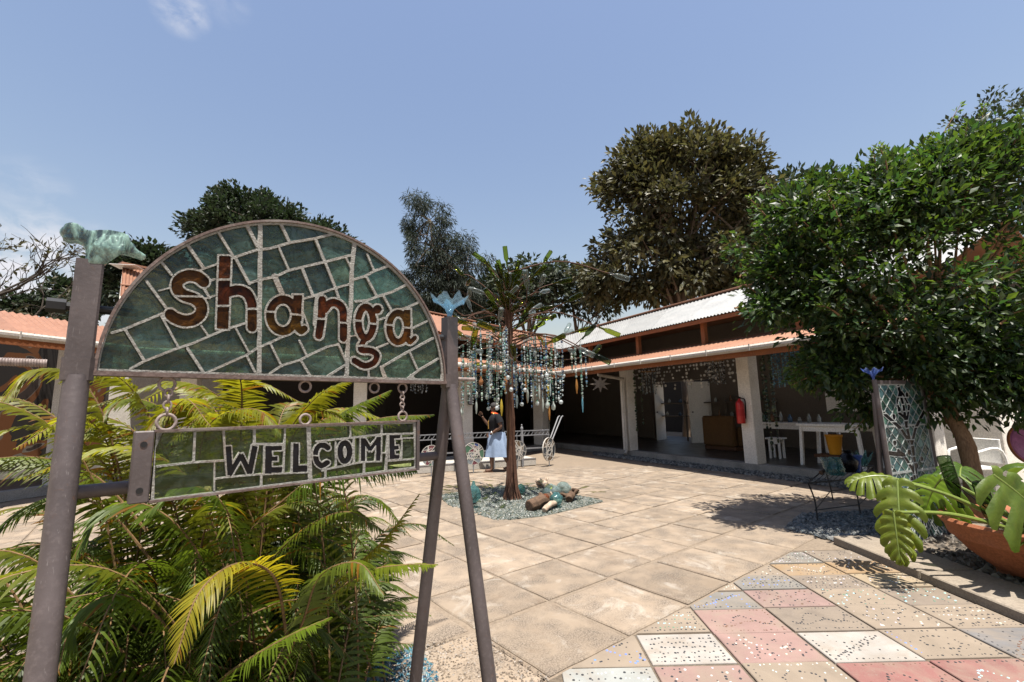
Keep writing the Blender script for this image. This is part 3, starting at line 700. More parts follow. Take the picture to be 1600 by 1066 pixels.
# old brown armchair
ca = pt(3, find_t(3, 3.4, 1140, .5), 3.4, .154); m_sofa = worn('ochre_upholstery', (.085, .045, .018), (.14, .075, .03), 4, .85, .3, .006, 60)
at_ = thing('armchair', 'worn ochre brown armchair in the shade of the veranda', 'armchair', ca); Ma = Matrix.Translation(ca) @ Matrix.Rotation(angR+math.pi, 4, 'Z')
for nm, lo, hi in (('seat', (-.42, -.38, .12), (.42, .32, .44)), ('backrest', (-.5, .32, .1), (.5, .52, .92)), ('arm', (-.56, -.4, .1), (-.42, .32, .62)), ('arm', (.42, -.4, .1), (.56, .32, .62)), ('base', (-.5, -.36, 0), (.5, .45, .1))):
    b = MB(); b.box(lo, hi, Ma); b.build(nm, m_sofa if nm != 'base' else m_fascia, at_, bevel=.05 if nm != 'base' else .01, smooth=True)
# white notice board, shelves, counter
cbd = pt(3, find_t(3, 3.6, 1325, 1.7), 3.6, 1.55); b = MB(); Mb = Matrix.Translation(cbd) @ Matrix.Rotation(angR, 4, 'Z')
wb = thing('white_board', 'blank white board hanging in the veranda behind the tree', 'board', (cbd.x, cbd.y, 1.2))
b.box((-.48, -.015, -.36), (.48, .015, .36), Mb); b.build('panel', m_white, wb)
b = MB()
for q in ((-.5, -.36, -.48, .36), (.48, -.36, .5, .36), (-.5, .36, .5, .38), (-.5, -.38, .5, -.36)): b.box((q[0], -.022, q[1]), (q[2], .022, q[3]), Mb)
b.build('frame', m_white, wb)
for k in range(2):
    b = MB(); b.beam(cbd+Mb.to_3x3() @ Vector((-.4+.8*k, 0, .38)), cbd+Mb.to_3x3() @ Vector((-.4+.8*k, 0, 1.25)), .012, .012); b.build('hanging_rod', m_steel, wb)
sh = thing('wall_shelf', 'two long pale shelves on the back wall of the open veranda', 'shelf', pt(3, .62, 4.8, .15))
for z in (1.0, 1.45):
    b = MB(); b.beam(pt(3, .47, 4.85, z), pt(3, .80, 4.85, z), .28, .04); b.build('shelf_board', m_bwall, sh)
for t in (.47, .58, .69, .80):
    b = MB(); b.beam(pt(3, t, 4.85, .15), pt(3, t, 4.85, 1.55), .05, .05); b.build('upright', m_bwall, sh)
ctr = thing('counter', 'dark counter with a pale framed hatch in the corner of the court', 'counter', pt(2, .97, 3.2, .15))
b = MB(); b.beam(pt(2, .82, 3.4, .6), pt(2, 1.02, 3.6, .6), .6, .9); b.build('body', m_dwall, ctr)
hp = pt(2, 1.0, 4.6, 1.5); cpx = aty(912, 632, hp.y-.5)
hw = thing('hatch_window', 'pale framed serving hatch in the dark corner', 'window', (cpx.x, cpx.y, cpx.z-.3))  # white frame with one plain beige pane
b = MB()
for q in ((-.36, -.22, -.31, .22), (.31, -.22, .36, .22), (-.36, .22, .36, .27), (-.36, -.27, .36, -.22)): b.box((cpx.x+q[0], cpx.y-.03, cpx.z+q[1]), (cpx.x+q[2], cpx.y+.03, cpx.z+q[3]))
b.build('frame', m_white, hw)
b = MB(); b.box((cpx.x-.31, cpx.y-.005, cpx.z-.22), (cpx.x-.03, cpx.y+.005, cpx.z+.22)); b.build('pane', m_bwall, hw)
# framed picture on the back-wing pillar
pf = pB[0]; n2 = seg_n(2); pc = pf - n2*.205 + Vector((.05, 0, 1.50)); d2 = Vector((n2.y, -n2.x, 0))
Mp = Matrix(((d2.x, -n2.x, 0, pc.x), (d2.y, -n2.y, 0, pc.y), (0, 0, 1, pc.z), (0, 0, 0, 1)))
pic = thing('framed_picture', 'small dark framed picture hung on the white pillar', 'picture', (pc.x, pc.y, pc.z-.12))
b = MB(); b.box((-.1, 0, -.13), (.1, .02, .13), Mp); b.build('frame', m_black, pic, bevel=.003)
b = MB(); b.box((-.08, .0205, -.11), (.08, .024, .11), Mp); b.build('print', plain('grey_print', (.28, .28, .3), .4), pic)
# fire extinguisher(s)
m_red = plain('extinguisher_red', (.42, .015, .012), .35, 0, .5)
def extinguisher(c, label, s=1.0):
    T = thing('fire_extinguisher', label, 'extinguisher', c, None); b = MB(); M = Matrix.Translation(c)
    b.lathe([(.075*s, 0), (.082*s, .015*s), (.082*s, .40*s), (.07*s, .45*s), (.03*s, .49*s), (.025*s, .52*s)], 16, M); b.build('cylinder', m_red, T, smooth=True)
    b = MB(); b.box((-.02*s, -.02*s, .52*s), (.02*s, .02*s, .56*s), M); b.beam(Vector(c)+Vector((0, 0, .565*s)), Vector(c)+Vector((-.12*s, 0, .60*s)), .02*s, .01*s); b.beam(Vector(c)+Vector((0, 0, .545*s)), Vector(c)+Vector((-.12*s, 0, .53*s)), .02*s, .01*s); b.build('valve', m_black, T)
    b = MB(); b.tube(spline([Vector(c)+Vector((0, 0, .54*s)), Vector(c)+Vector((.1*s, -.02, .5*s)), Vector(c)+Vector((.105*s, -.02, .3*s)), Vector(c)+Vector((.1*s, 0, .1*s))], 10), .012*s, 6); b.build('hose', m_black, T, smooth=True)
    b = MB(); b.lathe([(.0835*s, .16*s), (.0835*s, .30*s)], 16, M, cap=False); b.build('label_band', m_white if False else plain('band_red', (.36, .02, .02), .5), T, smooth=True)
    return T
n3 = seg_n(3); d3 = Vector((n3.y, -n3.x, 0))
ex = pR[1] - n3*.25 + d3*-.06; extinguisher(Vector((ex.x, ex.y, .98)), 'red fire extinguisher hung on the white pillar of the open veranda', 1.0)
ex2 = pt(2, .93, 2.6, 0); extinguisher(Vector((ex2.x, ex2.y, 1.05)), 'red fire extinguisher in the shade beside the corner counter')

# glassware on the shelves and the long bench
_pals = [plain('jar_green', (.05, .09, .05), .15, 0, .6), plain('jar_blue', (.04, .09, .16), .15, 0, .6), plain('jar_clear', (.25, .27, .26), .12, 0, .7), plain('jar_amber', (.14, .06, .02), .15, 0, .6)]
_r = random.Random(6)
for k in range(26):
    if k < 18: c = pt(3, lerp(.475, .795, (k % 9+.5)/9)+_r.uniform(-.008, .008), 4.83, (1.02, 1.47)[k//9]); lab, grp = 'small glass jar standing on the pale wall shelves', 'glassware on the wall shelves'
    else: c = ct2+Vector((math.cos(angR), math.sin(angR), 0))*(-.85+.22*(k-18))+Vector((0, 0, .78)); lab, grp = 'glass vessel standing on the long white bench', 'glassware on the long bench'
    h = _r.uniform(.12, .26); r = _r.uniform(.035, .06); b = MB(); b.lathe([(r*.8, 0), (r, h*.15), (r, h*.6), (r*.5, h*.8), (r*.45, h*.95), (r*.6, h)], 12, Matrix.Translation(c)); solo(b, 'glass_jar', _r.choice(_pals), lab, 'jar', grp, smooth=True)
# ============================================================ trees
def leaf_mesh(name, P, D, N, L, Wd, tint, fold=.12):
    """P base, D axis, N face normal (n,3); L, Wd (n,), tint (n,3): two-quad folded leaves"""
    D = D/np.linalg.norm(D, axis=1, keepdims=True)
    Sd = np.cross(D, N); Sd /= np.maximum(np.linalg.norm(Sd, axis=1, keepdims=True), 1e-6); Nn = np.cross(Sd, D)
    L = L[:, None]; Wd = Wd[:, None]
    B = P; T = P+D*L-Nn*L*.10; M = P+D*L*.5-Nn*Wd*fold*.3
    Rr = P+D*L*.46+Sd*Wd*.5+Nn*Wd*fold; Ll = P+D*L*.46-Sd*Wd*.5+Nn*Wd*fold
    V = np.stack([B, Rr, T, Ll, M], 1).reshape(-1, 3); n = len(P)
    F = (np.array([(0, 1, 2, 4), (0, 4, 2, 3)])[None]+np.arange(n)[:, None, None]*5).reshape(-1, 4)
    return np_mesh(name, V, F, np.repeat(tint, 5, 0))
def unit(r, n): v = r.normal(size=(n, 3)); return v/np.linalg.norm(v, axis=1, keepdims=True)
def crown(name, parent, mat, centers, crad, per, size, aspect, seed, tint=(.6, 1.35), up=.6, out=.5, ctr=None, droop=0.0, warm=.12):
    r = np.random.RandomState(seed); C = np.asarray(centers, float); k = len(C)
    crad = np.broadcast_to(np.asarray(crad, float), (k,))
    ci = np.repeat(np.arange(k), per); n = len(ci); u = unit(r, n)
    P = C[ci] + u*(crad[ci]*(r.rand(n)**.45))[:, None]*np.array([1, 1, .8])
    ctr = C.mean(0) if ctr is None else np.asarray(ctr, float)
    o = P-ctr; o /= np.maximum(np.linalg.norm(o, axis=1, keepdims=True), 1e-6)
    D = u*.7 + o*out + unit(r, n)*.6; D[:, 2] -= droop
    N = unit(r, n)*.7 + o*.3; N[:, 2] += up
    s = size*(.6+.8*r.rand(n)); ct = .8+.4*r.rand(k); t = (tint[0]+(tint[1]-tint[0])*r.rand(n))*ct[ci]
    wv = (r.rand(n)-.4)*warm; T = np.stack([t*(1+wv*1.6), t*(1+wv*.6), t*(1-wv)], 1)
    w0 = np.array(wloc(parent)); me = leaf_mesh(name, P-w0, D, N, s, s*aspect, T)
    return link_mesh(name, me, mat, parent)
def lobes(spec, seed, low=.35):
    """clump centres near the surface of ellipsoid lobes: (centre, radii, count)"""
    r = np.random.RandomState(seed); out = []
    for c, rad, n in spec:
        u = unit(r, n); u[:, 2] = np.where(u[:, 2] < -low, -u[:, 2]*.6, u[:, 2])
        f = .55+.5*r.rand(n)**.6; out.append(np.asarray(c)+u*np.asarray(rad)*f[:, None])
    return np.concatenate(out)
m_bark = worn('tree_bark', (.075, .056, .042), (.155, .122, .092), 9, .92, .6, .02, 60, stretch=(1, 1, .3))
m_bark2 = worn('orange_brown_bark', (.11, .06, .03), (.22, .13, .07), 8, .88, .5, .012, 60, stretch=(1, 1, .35))
def limb_tree(parent, base, top, r0, targets, seed, mat, nb=14, name='trunk', r1=.35, thick=.28):
    """tapered trunk plus limbs bending out to clump centres"""
    rr = random.Random(seed); base, top = Vector(base), Vector(top)
    mid = base.lerp(top, .5)+Vector((rr.uniform(-.1, .1), rr.uniform(-.1, .1), 0))*(top-base).length*.4
    tr = spline([base, mid, top], 9); b = MB(); b.tube(tr, [r0*lerp(1, r1, i/8)*(1.35 if i == 0 else 1) for i in range(9)], 10); b.build(name, mat, parent, smooth=True, fixn=False)
    b = MB()
    for k in range(nb):
        t = targets[rr.randrange(len(targets))]; t = Vector(t); s = tr[rr.randint(4, 8)]
        m1 = s.lerp(t, .45)+Vector((0, 0, (t-s).length*.12)); R0 = r0*thick*rr.uniform(.7, 1.2)
        pts = spline([s, m1, t], 7); b.tube(pts, [R0*lerp(1, .15, i/6) for i in range(7)], 6)
        for q in range(2):
            t2 = Vector(targets[rr.randrange(len(targets))]); 
            if (t2-t).length < (t-s).length: 
                a = pts[4]; b.tube(spline([a, a.lerp(t2, .5)+Vector((0, 0, .1*(t2-a).length)), t2], 5), [R0*.45*lerp(1, .15, i/4) for i in range(5)], 5)
    b.build('limbs', mat, parent, smooth=True, fixn=False)
L_big = leafmat('glossy_olive_leaf', (.050, .048, .021), (.09, .09, .03), .5, .25, .35)
L_dark = leafmat('dark_green_leaf', (.021, .030, .015), (.035, .06, .022), .55, .2, .25)
L_grey = leafmat('grey_green_needles', (.027, .036, .025), (.045, .065, .04), .6, .3, .2)
L_citrus = leafmat('citrus_leaf', (.024, .046, .012), (.07, .14, .018), .46, .3, .4)
L_young = leafmat('young_leaf', (.085, .14, .022), (.22, .34, .045), .45, .45, .35)
L_back = leafmat('background_leaf', (.029, .040, .019), (.05, .07, .03), .6, .25, .3)
# big broad-leaved tree behind the white roof
T = thing('broadleaf_tree', 'tall rounded broad-leaved tree rising behind the white roof', 'tree', (7.9, 20.5, 0)); Y = 20.5
spec = [(aty(1085, 300, Y), (2.6, 2.4, 2.4), 90), (aty(1005, 330, Y), (2.0, 2.0, 1.9), 56), (aty(1140, 330, Y), (1.7, 1.9, 2.3), 60), (aty(1000, 410, Y), (2.3, 2.2, 1.7), 56), (aty(1120, 420, Y), (2.3, 2.2, 1.7), 56), (aty(1055, 395, Y+1), (2.6, 2.0, 2.0), 40), (aty(1075, 240, Y), (1.9, 1.7, 1.0), 46), (aty(945, 440, Y), (1.2, 1.2, .9), 24), (aty(978, 290, Y), (1.4, 1.4, 1.3), 40), (aty(1150, 262, Y), (1.2, 1.2, 1.0), 36), (aty(1015, 245, Y), (1.3, 1.2, .9), 34), (aty(1065, 445, Y-.5), (2.0, 1.2, .9), 40), (aty(965, 455, Y), (1.3, 1.2, .8), 28), (aty(1140, 455, Y), (1.6, 1.2, .9), 34)]
cs = lobes(spec, 5, .6); crown('crown', T, L_big, cs, .62, 46, .30, .5, 11, (.5, 1.5), .7, .5, aty(1070, 350, Y), .15, .22)
limb_tree(T, (7.9, Y, 0), aty(1068, 395, Y), .34, cs, 3, m_bark, 46, thick=.36)
# dense dark tree behind the sign
T = thing('dense_tree', 'dense dark dome-shaped tree above the arched sign', 'tree', (-14.6, 27, 0)); Y = 27
spec = [(aty(400, 375, Y), (3.4, 3, 2.5), 120), (aty(335, 360, Y), (1.5, 1.8, 1.0), 40), (aty(480, 390, Y), (2.8, 2.6, 1.9), 90), (aty(390, 325, Y), (1.9, 1.8, .8), 50), (aty(420, 440, Y), (4.4, 3, 2), 70), (aty(520, 420, Y), (1.6, 2, 1.7), 40)]
cs = lobes(spec, 6); crown('crown', T, L_dark, cs, .62, 84, .24, .6, 12, (.6, 1.3), .8, .6, aty(410, 420, Y), 0, .1)
limb_tree(T, (-14.6, Y, 0), aty(405, 430, Y), .4, cs, 4, m_bark, 20)
T = thing('dense_tree', 'smaller dark tree between the terracotta ridge and the arched sign', 'tree', (-20, 26, 0)); Y = 26
cs = lobes([(aty(215, 425, Y), (1.9, 1.8, 1.5), 60), (aty(255, 420, Y), (1.4, 1.6, 1.0), 30), (aty(180, 440, Y), (1.3, 1.4, 1.2), 30), (aty(200, 490, Y), (3, 2, 2.2), 60)], 8)
crown('crown', T, L_dark, cs, .7, 40, .34, .55, 13, (.5, 1.2), .8, .6); limb_tree(T, (-20.5, Y, 0), aty(215, 460, Y), .3, cs, 5, m_bark, 12)
# feathery casuarina
T = thing('casuarina_tree', 'tall feathery grey-green tree with drooping twigs beside the arched sign', 'tree', (-3.6, 23, 0)); Y = 23
pl = []
rr = random.Random(4)
for (x0, y0, x1, y1, n, wd) in ((690, 500, 653, 303, 60, 19), (700, 500, 690, 328, 54, 18), (720, 500, 724, 365, 46, 17), (735, 500, 752, 405, 26, 11), (660, 500, 640, 345, 26, 10), (680, 500, 660, 400, 26, 20), (655, 480, 630, 425, 10, 9)):
    for i in range(n):
        t = rr.random()**.8; pl.append(aty(lerp(x0, x1, t)+rr.gauss(0, wd*(1.05-.75*t)), lerp(y0, y1, t)+rr.gauss(0, 5), Y+rr.uniform(-1, 1)))
crown('crown', T, L_grey, np.array([tuple(p) for p in pl]), .36, 95, .27, .13, 14, (.45, 1.3), .2, .25, None, .95, .1)
limb_tree(T, (-3.4, Y, 0), aty(672, 345, Y), .2, [tuple(p) for p in pl], 6, m_bark, 44, thick=.3, r1=.2)
# background trees, each on its own
def bg_tree(label, px, py, Y, rx, rz, seed, mat=None, n=60, size=.36, gap=1.0, nm='background_tree', tint=(.5, 1.25)):
    c = aty(px, py, Y); T = thing(nm, label, 'tree', (c.x, Y, 0), 'trees beyond the buildings'); r = random.Random(seed)
    spec = [(c, (rx, rx*.9, rz), n)] + [(c+Vector((r.uniform(-.8, .8)*rx, r.uniform(-.4, .4)*rx, r.uniform(-.9, .35)*rz)), (rx*.55, rx*.5, rz*.5), n//3) for _ in range(3)]
    cs = lobes(spec, seed, .7); crown('crown', T, mat or L_back, cs, .55*gap, 38, size, .5, seed+50, tint, .7, .5, None, .1)
    limb_tree(T, (c.x, Y, 0), c+Vector((0, 0, rz*.2)), max(.14, rx*.09), cs, seed, m_bark, 16); return T
bg_tree('low leafy tree between the casuarina and the big tree', 830, 455, 24, 2.6, 1.5, 21, n=56, size=.3)
bg_tree('brownish thin tree beside the big tree, over the white roof end', 890, 450, 25, 1.9, 1.4, 22, n=36, gap=1.1, size=.26)
bg_tree('dark tree filling the space behind the big tree, right of its trunk', 1190, 400, 26, 2.8, 2.8, 23, n=90)
bg_tree('dark tree whose top shows between the big tree and the citrus tree', 1232, 345, 24, 2.7, 2.5, 24, n=100)
bg_tree('tall thin-crowned tree above the right side of the citrus tree', 1560, 235, 15, 1.9, 1.8, 25, n=60, size=.17, gap=.75)
bg_tree('second thin-crowned tree over the citrus tree, near the edge of the court', 1640, 330, 15, 2.2, 2.0, 26, n=50, size=.2)
bg_tree('dark tree behind the citrus tree, left of its middle', 1320, 345, 19, 2.4, 1.9, 27, n=70)
bg_tree('shady tree behind the citrus crown', 1430, 360, 17, 2.4, 2.4, 28, n=80)
bg_tree('small pointed conifer beyond the terracotta roof', 95, 465, 28, .9, 1.1, 29, L_dark, n=26)
bg_tree('small dark tree just over the terracotta roof, next to the conifer', 40, 478, 28, 1.0, .5, 30, L_dark, n=20)
bg_tree('wide low tree behind the back wing roof', 745, 470, 26, 2.4, 1.2, 31, L_dark, n=50)
# nearly bare tree at the left
T = thing('bare_tree', 'nearly bare tree with thin twigs and a few leaves over the terracotta roof', 'tree', (-14.4, 11, 0)); rr = random.Random(12); b = MB(); tips = []
def grow(p, d, L, r, k):
    n = 4; pts = [p]
    for i in range(n):
        d = (d + Vector((rr.uniform(-.28, .28), rr.uniform(-.28, .28), rr.uniform(-.14, .2)))).normalized(); pts.append(pts[-1]+d*L/n)
    b.tube(pts, [lerp(r, r*.55, i/n) for i in range(n+1)], 5, False)
    if k == 0: tips.append((pts[-1], d)); tips.append((pts[2], d)); return
    for q in range(rr.choice((2, 3, 3))):
        a = Vector((rr.uniform(-1, 1), rr.uniform(-1, 1), rr.uniform(-.35, .7))); grow(pts[rr.choice((2, 3, 4))], (d*.8+a*.75).normalized(), L*rr.uniform(.6, .82), r*.55, k-1)
b.tube(spline([(-14.6, 11, 0), (-14.3, 11, 2.0), (-14.2, 11, 3.2)], 6), [.2, .18, .16, .15, .14, .13], 8)
for a in range(6): grow(Vector((-14.2, 11, 2.6+.25*a)), Vector((.75*math.cos(a*1.1)+.15, .7*math.sin(a*1.3), .75)).normalized(), 1.7, .07, 4)
b.build('trunk', worn('dark_twig_bark', (.022, .017, .013), (.05, .04, .03), 9, .9, .4, .01, 60), T, smooth=True, fixn=False)
tips = [t for t in tips if t[0].z > 2][:1500]; sel = [t for t in tips if rr.random() < .42]
P = np.array([tuple(t[0]) for t in sel]); P = np.concatenate([P, P+np.random.RandomState(3).normal(size=P.shape)*.07]); n = len(P); r_ = np.random.RandomState(4); D = unit(r_, n); D[:, 2] -= .5
tt = (.5+.8*r_.rand(n))[:, None]*np.array([[1, .95, .9]]); me = leaf_mesh('foliage', P-np.array((-14.4, 11, 0)), D, unit(r_, n), .13+.06*r_.rand(n), .065+.02*r_.rand(n), tt)
link_mesh('foliage', me, L_big, T)
# citrus-like tree by the court, the nearest one
T = thing('citrus_tree', 'glossy dark green citrus-like tree leaning over the glass panel', 'tree', (4.55, 4.75, 0))
spec = [((4.5, 5.2, 2.85), (1.35, 1.2, 1.1), 125), ((3.45, 5.3, 2.85), (.55, .5, .42), 36), ((4.0, 5.3, 3.35), (1.2, 1.0, .5), 54), ((5.3, 5.1, 2.9), (1.1, 1.0, 1.2), 70), ((5.6, 4.9, 1.85), (1.0, .9, .75), 80), ((4.55, 5.2, 1.95), (.9, .7, .5), 54), ((3.85, 5.5, 1.95), (.45, .4, .36), 34), ((4.9, 4.75, 1.75), (.75, .4, .5), 64), ((5.7, 4.6, 1.55), (.7, .5, .6), 60), ((5.0, 5.6, 2.4), (1.3, .6, .9), 60), ((4.25, 5.0, 2.2), (.6, .5, .5), 46), ((5.0, 5.0, 3.8), (.8, .6, .3), 30)]
spec += [(aty(x, y, D), (r, r, r*.8), int(r*70)) for x, y, D, r in ((1255, 372, 5.2, .42), (1222, 330, 5.3, .2), (1330, 330, 5.2, .5), (1290, 300, 5.3, .24), (1420, 300, 5.1, .5), (1520, 265, 5, .5), (1222, 470, 5.2, .22), (1196, 490, 5.1, .14), (1260, 480, 5.1, .2), (1300, 590, 5.2, .22), (1345, 630, 5.3, .2), (1275, 585, 5.1, .14), (1590, 250, 4.8, .4), (1375, 290, 5.2, .3), (1470, 270, 5.0, .35), (1210, 430, 5.2, .16), (1300, 430, 5.1, .3), (1480, 585, 4.9, .36), (1565, 615, 4.7, .42), (1420, 560, 5.1, .3), (1600, 560, 4.8, .5), (1530, 560, 4.8, .4), (1440, 640, 5.0, .16))]
cs = lobes(spec, 41, .75)
crown('crown', T, L_citrus, cs, .22, 38, .090, .46, 42, (.4, 1.5), .75, .45, (4.4, 5.2, 2.4), .1, .5)
shoots = [((4.55, 5.0, 3.6), aty(1500, 165, 4.9)), ((4.0, 5.1, 3.5), aty(1410, 235, 5.1)), ((3.7, 5.2, 3.4), aty(1375, 262, 5.2)), ((3.3, 5.3, 3.2), aty(1288, 275, 5.3)), ((2.75, 5.3, 2.9), aty(1245, 330, 5.3)), ((4.45, 5.0, 3.55), aty(1440, 225, 5.0)), ((4.9, 5, 3.9), aty(1545, 270, 5)), ((2.6, 5.2, 2.5), aty(1180, 490, 5.2)), ((3.4, 5.1, 3.3), aty(1320, 268, 5.1))]
rr = random.Random(15); _cc = Vector((4.35, 5.2, 2.45))
for _k in range(120):
    a = Vector(cs[rr.randrange(len(cs))]); d = (a-_cc).normalized()
    if (a-_cc).length < .9 or d.y > .55: continue
    shoots.append((a, a+(d+Vector((rr.uniform(-.4, .4), rr.uniform(-.4, .4), rr.uniform(.1, .9)))).normalized()*rr.uniform(.22, .48)))
b = MB(); PP = []; DD = []; LL = []; TT = []; rr = random.Random(5)
for k, (a, tp) in enumerate(shoots):
    a = Vector(a); pts = spline([a, a.lerp(tp, .5)+Vector((rr.uniform(-.05, .05), 0, .04)), tp], 16); b.tube(pts, [lerp(.012, .003, i/15) for i in range(16)], 5)
    for i in range(3, 16):
        for q in range(3 if i < 13 else 5):
            ang = rr.uniform(0, 6.28); d = (pts[i]-pts[i-1]).normalized(); o = d.orthogonal().normalized(); o = o*math.cos(ang)+d.cross(o)*math.sin(ang)
            PP.append(tuple(pts[i]+o*.008)); DD.append(tuple(o+d*rr.uniform(.3, 1.0))); LL.append(rr.uniform(.06, .10)*(1-.35*(i/15))); TT.append((lerp(.35, 1.0, (i/15)**1.5) if k < 9 else lerp(.30, .75, (i/15)**1.5))*rr.uniform(.75, 1.2))
b.build('shoot_stems', m_bark2, T, fixn=False, kind='stuff')
r_ = np.random.RandomState(8); n = len(PP); NN = unit(r_, n); NN[:, 2] += .8
me = leaf_mesh('young_shoots', np.array(PP)-np.array((4.55, 4.75, 0)), np.array(DD), NN, np.array(LL), np.array(LL)*.48, np.array(TT)[:, None]*np.array([[1, 1, 1]])); tag(link_mesh('young_shoots', me, L_young, T), kind='stuff')
base = Vector((4.55, 4.75, 0)); tr = spline([base, aty(1522, 760, 4.7), aty(1508, 690, 4.75), aty(1482, 640, 4.9), aty(1465, 560, 5.1)], 14)
b = MB(); b.tube(tr, [lerp(.088, .05, i/13)*(1.25 if i == 0 else 1)*(1+.06*math.sin(i*2.3)) for i in range(14)], 12); b.build('trunk', m_bark2, T, smooth=True, fixn=False)
b = MB()
for k in range(46):
    t = Vector(cs[rr.randrange(len(cs))]); s = tr[rr.randint(10, 13)]; b.tube(spline([s, s.lerp(t, .5)+Vector((0, 0, .12)), t], 8), [lerp(.03, .005, i/7)*rr.uniform(.7, 1.2) for i in range(8)], 6)
b.build('limbs', m_bark2, T, smooth=True, fixn=False)
# ============================================================ stained glass helper
def seg_d(X, Y, p, q):
    ax, ay = p; dx, dy = q[0]-ax, q[1]-ay; L2 = dx*dx+dy*dy+1e-9
    t = np.clip(((X-ax)*dx+(Y-ay)*dy)/L2, 0, 1); return np.hypot(X-ax-t*dx, Y-ay-t*dy)
def paint(mask, X, Y, step, x0, y0, pts, w, square=False):
    for p, q in zip(pts[:-1], pts[1:]):
        m = w/2+2; i0 = max(0, int((min(p[0], q[0])-m-x0)/step)); i1 = int((max(p[0], q[0])+m-x0)/step)+2
        j0 = max(0, int((min(p[1], q[1])-m-y0)/step)); j1 = int((max(p[1], q[1])+m-y0)/step)+2
        sx, sy = X[j0:j1, i0:i1], Y[j0:j1, i0:i1]
        if sx.size == 0: continue
        if square:
            L = math.hypot(q[0]-p[0], q[1]-p[1])+1e-9; ux, uy = (q[0]-p[0])/L, (q[1]-p[1])/L
            a = (sx-p[0])*ux+(sy-p[1])*uy; c = np.abs(-(sx-p[0])*uy+(sy-p[1])*ux); e = square-1 if square > 1 else 0
            mask[j0:j1, i0:i1] |= (a >= -e) & (a <= L+e) & (c < w/2)
        else: mask[j0:j1, i0:i1] |= seg_d(sx, sy, p, q) < w/2
def label_runs(mask):
    lab = np.zeros(mask.shape, np.int32); par = [0]
    def fnd(a):
        while par[a] != a: par[a] = par[par[a]]; a = par[a]
        return a
    prev = []
    for j in range(mask.shape[0]):
        d = np.diff(np.concatenate([[0], mask[j].astype(np.int8), [0]])); st = np.where(d == 1)[0]; en = np.where(d == -1)[0]; cur = []; k = 0
        for a, b_ in zip(st, en):
            l = 0
            for (c, e, m) in prev:
                if c < b_ and e > a:
                    if l == 0: l = fnd(m)
                    else:
                        x, y = fnd(l), fnd(m)
                        if x != y: par[max(x, y)] = min(x, y); l = min(x, y)
            if l == 0: par.append(len(par)); l = len(par)-1
            lab[j, a:b_] = l; cur.append((a, b_, l))
        prev = cur
    rt = np.array([fnd(i) for i in range(len(par))]); return rt[lab]
def dp(P, tol):
    n = len(P)
    if n < 8: return P
    keep = np.zeros(n, bool); k = int(np.argmax(((P-P[0])**2).sum(1))); keep[0] = keep[k] = True
    st = [(0, k), (k, n)]
    while st:
        a, b_ = st.pop()
        if b_-a < 2: continue
        p, q = P[a], P[b_ % n]; d = q-p; L = math.hypot(*d)+1e-9; Q = P[a+1:b_]-p; e = np.abs(Q[:, 0]*d[1]-Q[:, 1]*d[0])/L
        i = int(np.argmax(e))
        if e[i] > tol: keep[a+1+i] = True; st += [(a, a+1+i), (a+1+i, b_)]
    return P[keep]
def contours(m, tol=.5, sm=3):
    m = np.pad(m, 1); nx = {}
    J, I = np.where(m & ~np.roll(m, 1, 0)); [nx.setdefault((i, j), []).append((i+1, j)) for j, i in zip(J, I)]
    J, I = np.where(m & ~np.roll(m, -1, 0)); [nx.setdefault((i+1, j+1), []).append((i, j+1)) for j, i in zip(J, I)]
    J, I = np.where(m & ~np.roll(m, 1, 1)); [nx.setdefault((i, j+1), []).append((i, j)) for j, i in zip(J, I)]
    J, I = np.where(m & ~np.roll(m, -1, 1)); [nx.setdefault((i+1, j), []).append((i+1, j+1)) for j, i in zip(J, I)]
    out = []
    while nx:
        s = next(iter(nx)); p = s; L = []
        while True:
            L.append(p); q = nx[p].pop()
            if not nx[p]: del nx[p]
            p = q
            if p == s: break
        P = np.array(L, float)-1
        for _ in range(sm): P = .25*np.roll(P, 1, 0)+.5*P+.25*np.roll(P, -1, 0)
        P = dp(P, tol)
        if len(P) >= 3: out.append(P)
    return out
def curve_mesh(name, loops, th, bevel=0.0):
    """flat shape with holes -> mesh, thickness th in z"""
    cu = bpy.data.curves.new(name, 'CURVE'); cu.dimensions = '2D'; cu.fill_mode = 'BOTH'; cu.extrude = th/2-bevel
    if bevel: cu.bevel_depth = bevel; cu.bevel_resolution = 0; cu.offset = -bevel
    for L in loops:
        sp = cu.splines.new('POLY'); sp.points.add(len(L)-1)
        sp.points.foreach_set('co', np.array([(x, y, 0, 1) for x, y in L], np.float32).ravel()); sp.use_cyclic_u = True
    o = bpy.data.objects.new('tmp', cu); me = bpy.data.meshes.new_from_object(o); bpy.data.objects.remove(o); bpy.data.curves.remove(cu); me.name = name; me.materials.clear(); return me
def xform(me, M):
    me.transform(M); 
    if M.determinant() < 0: me.flip_normals()
    me.update(); return me
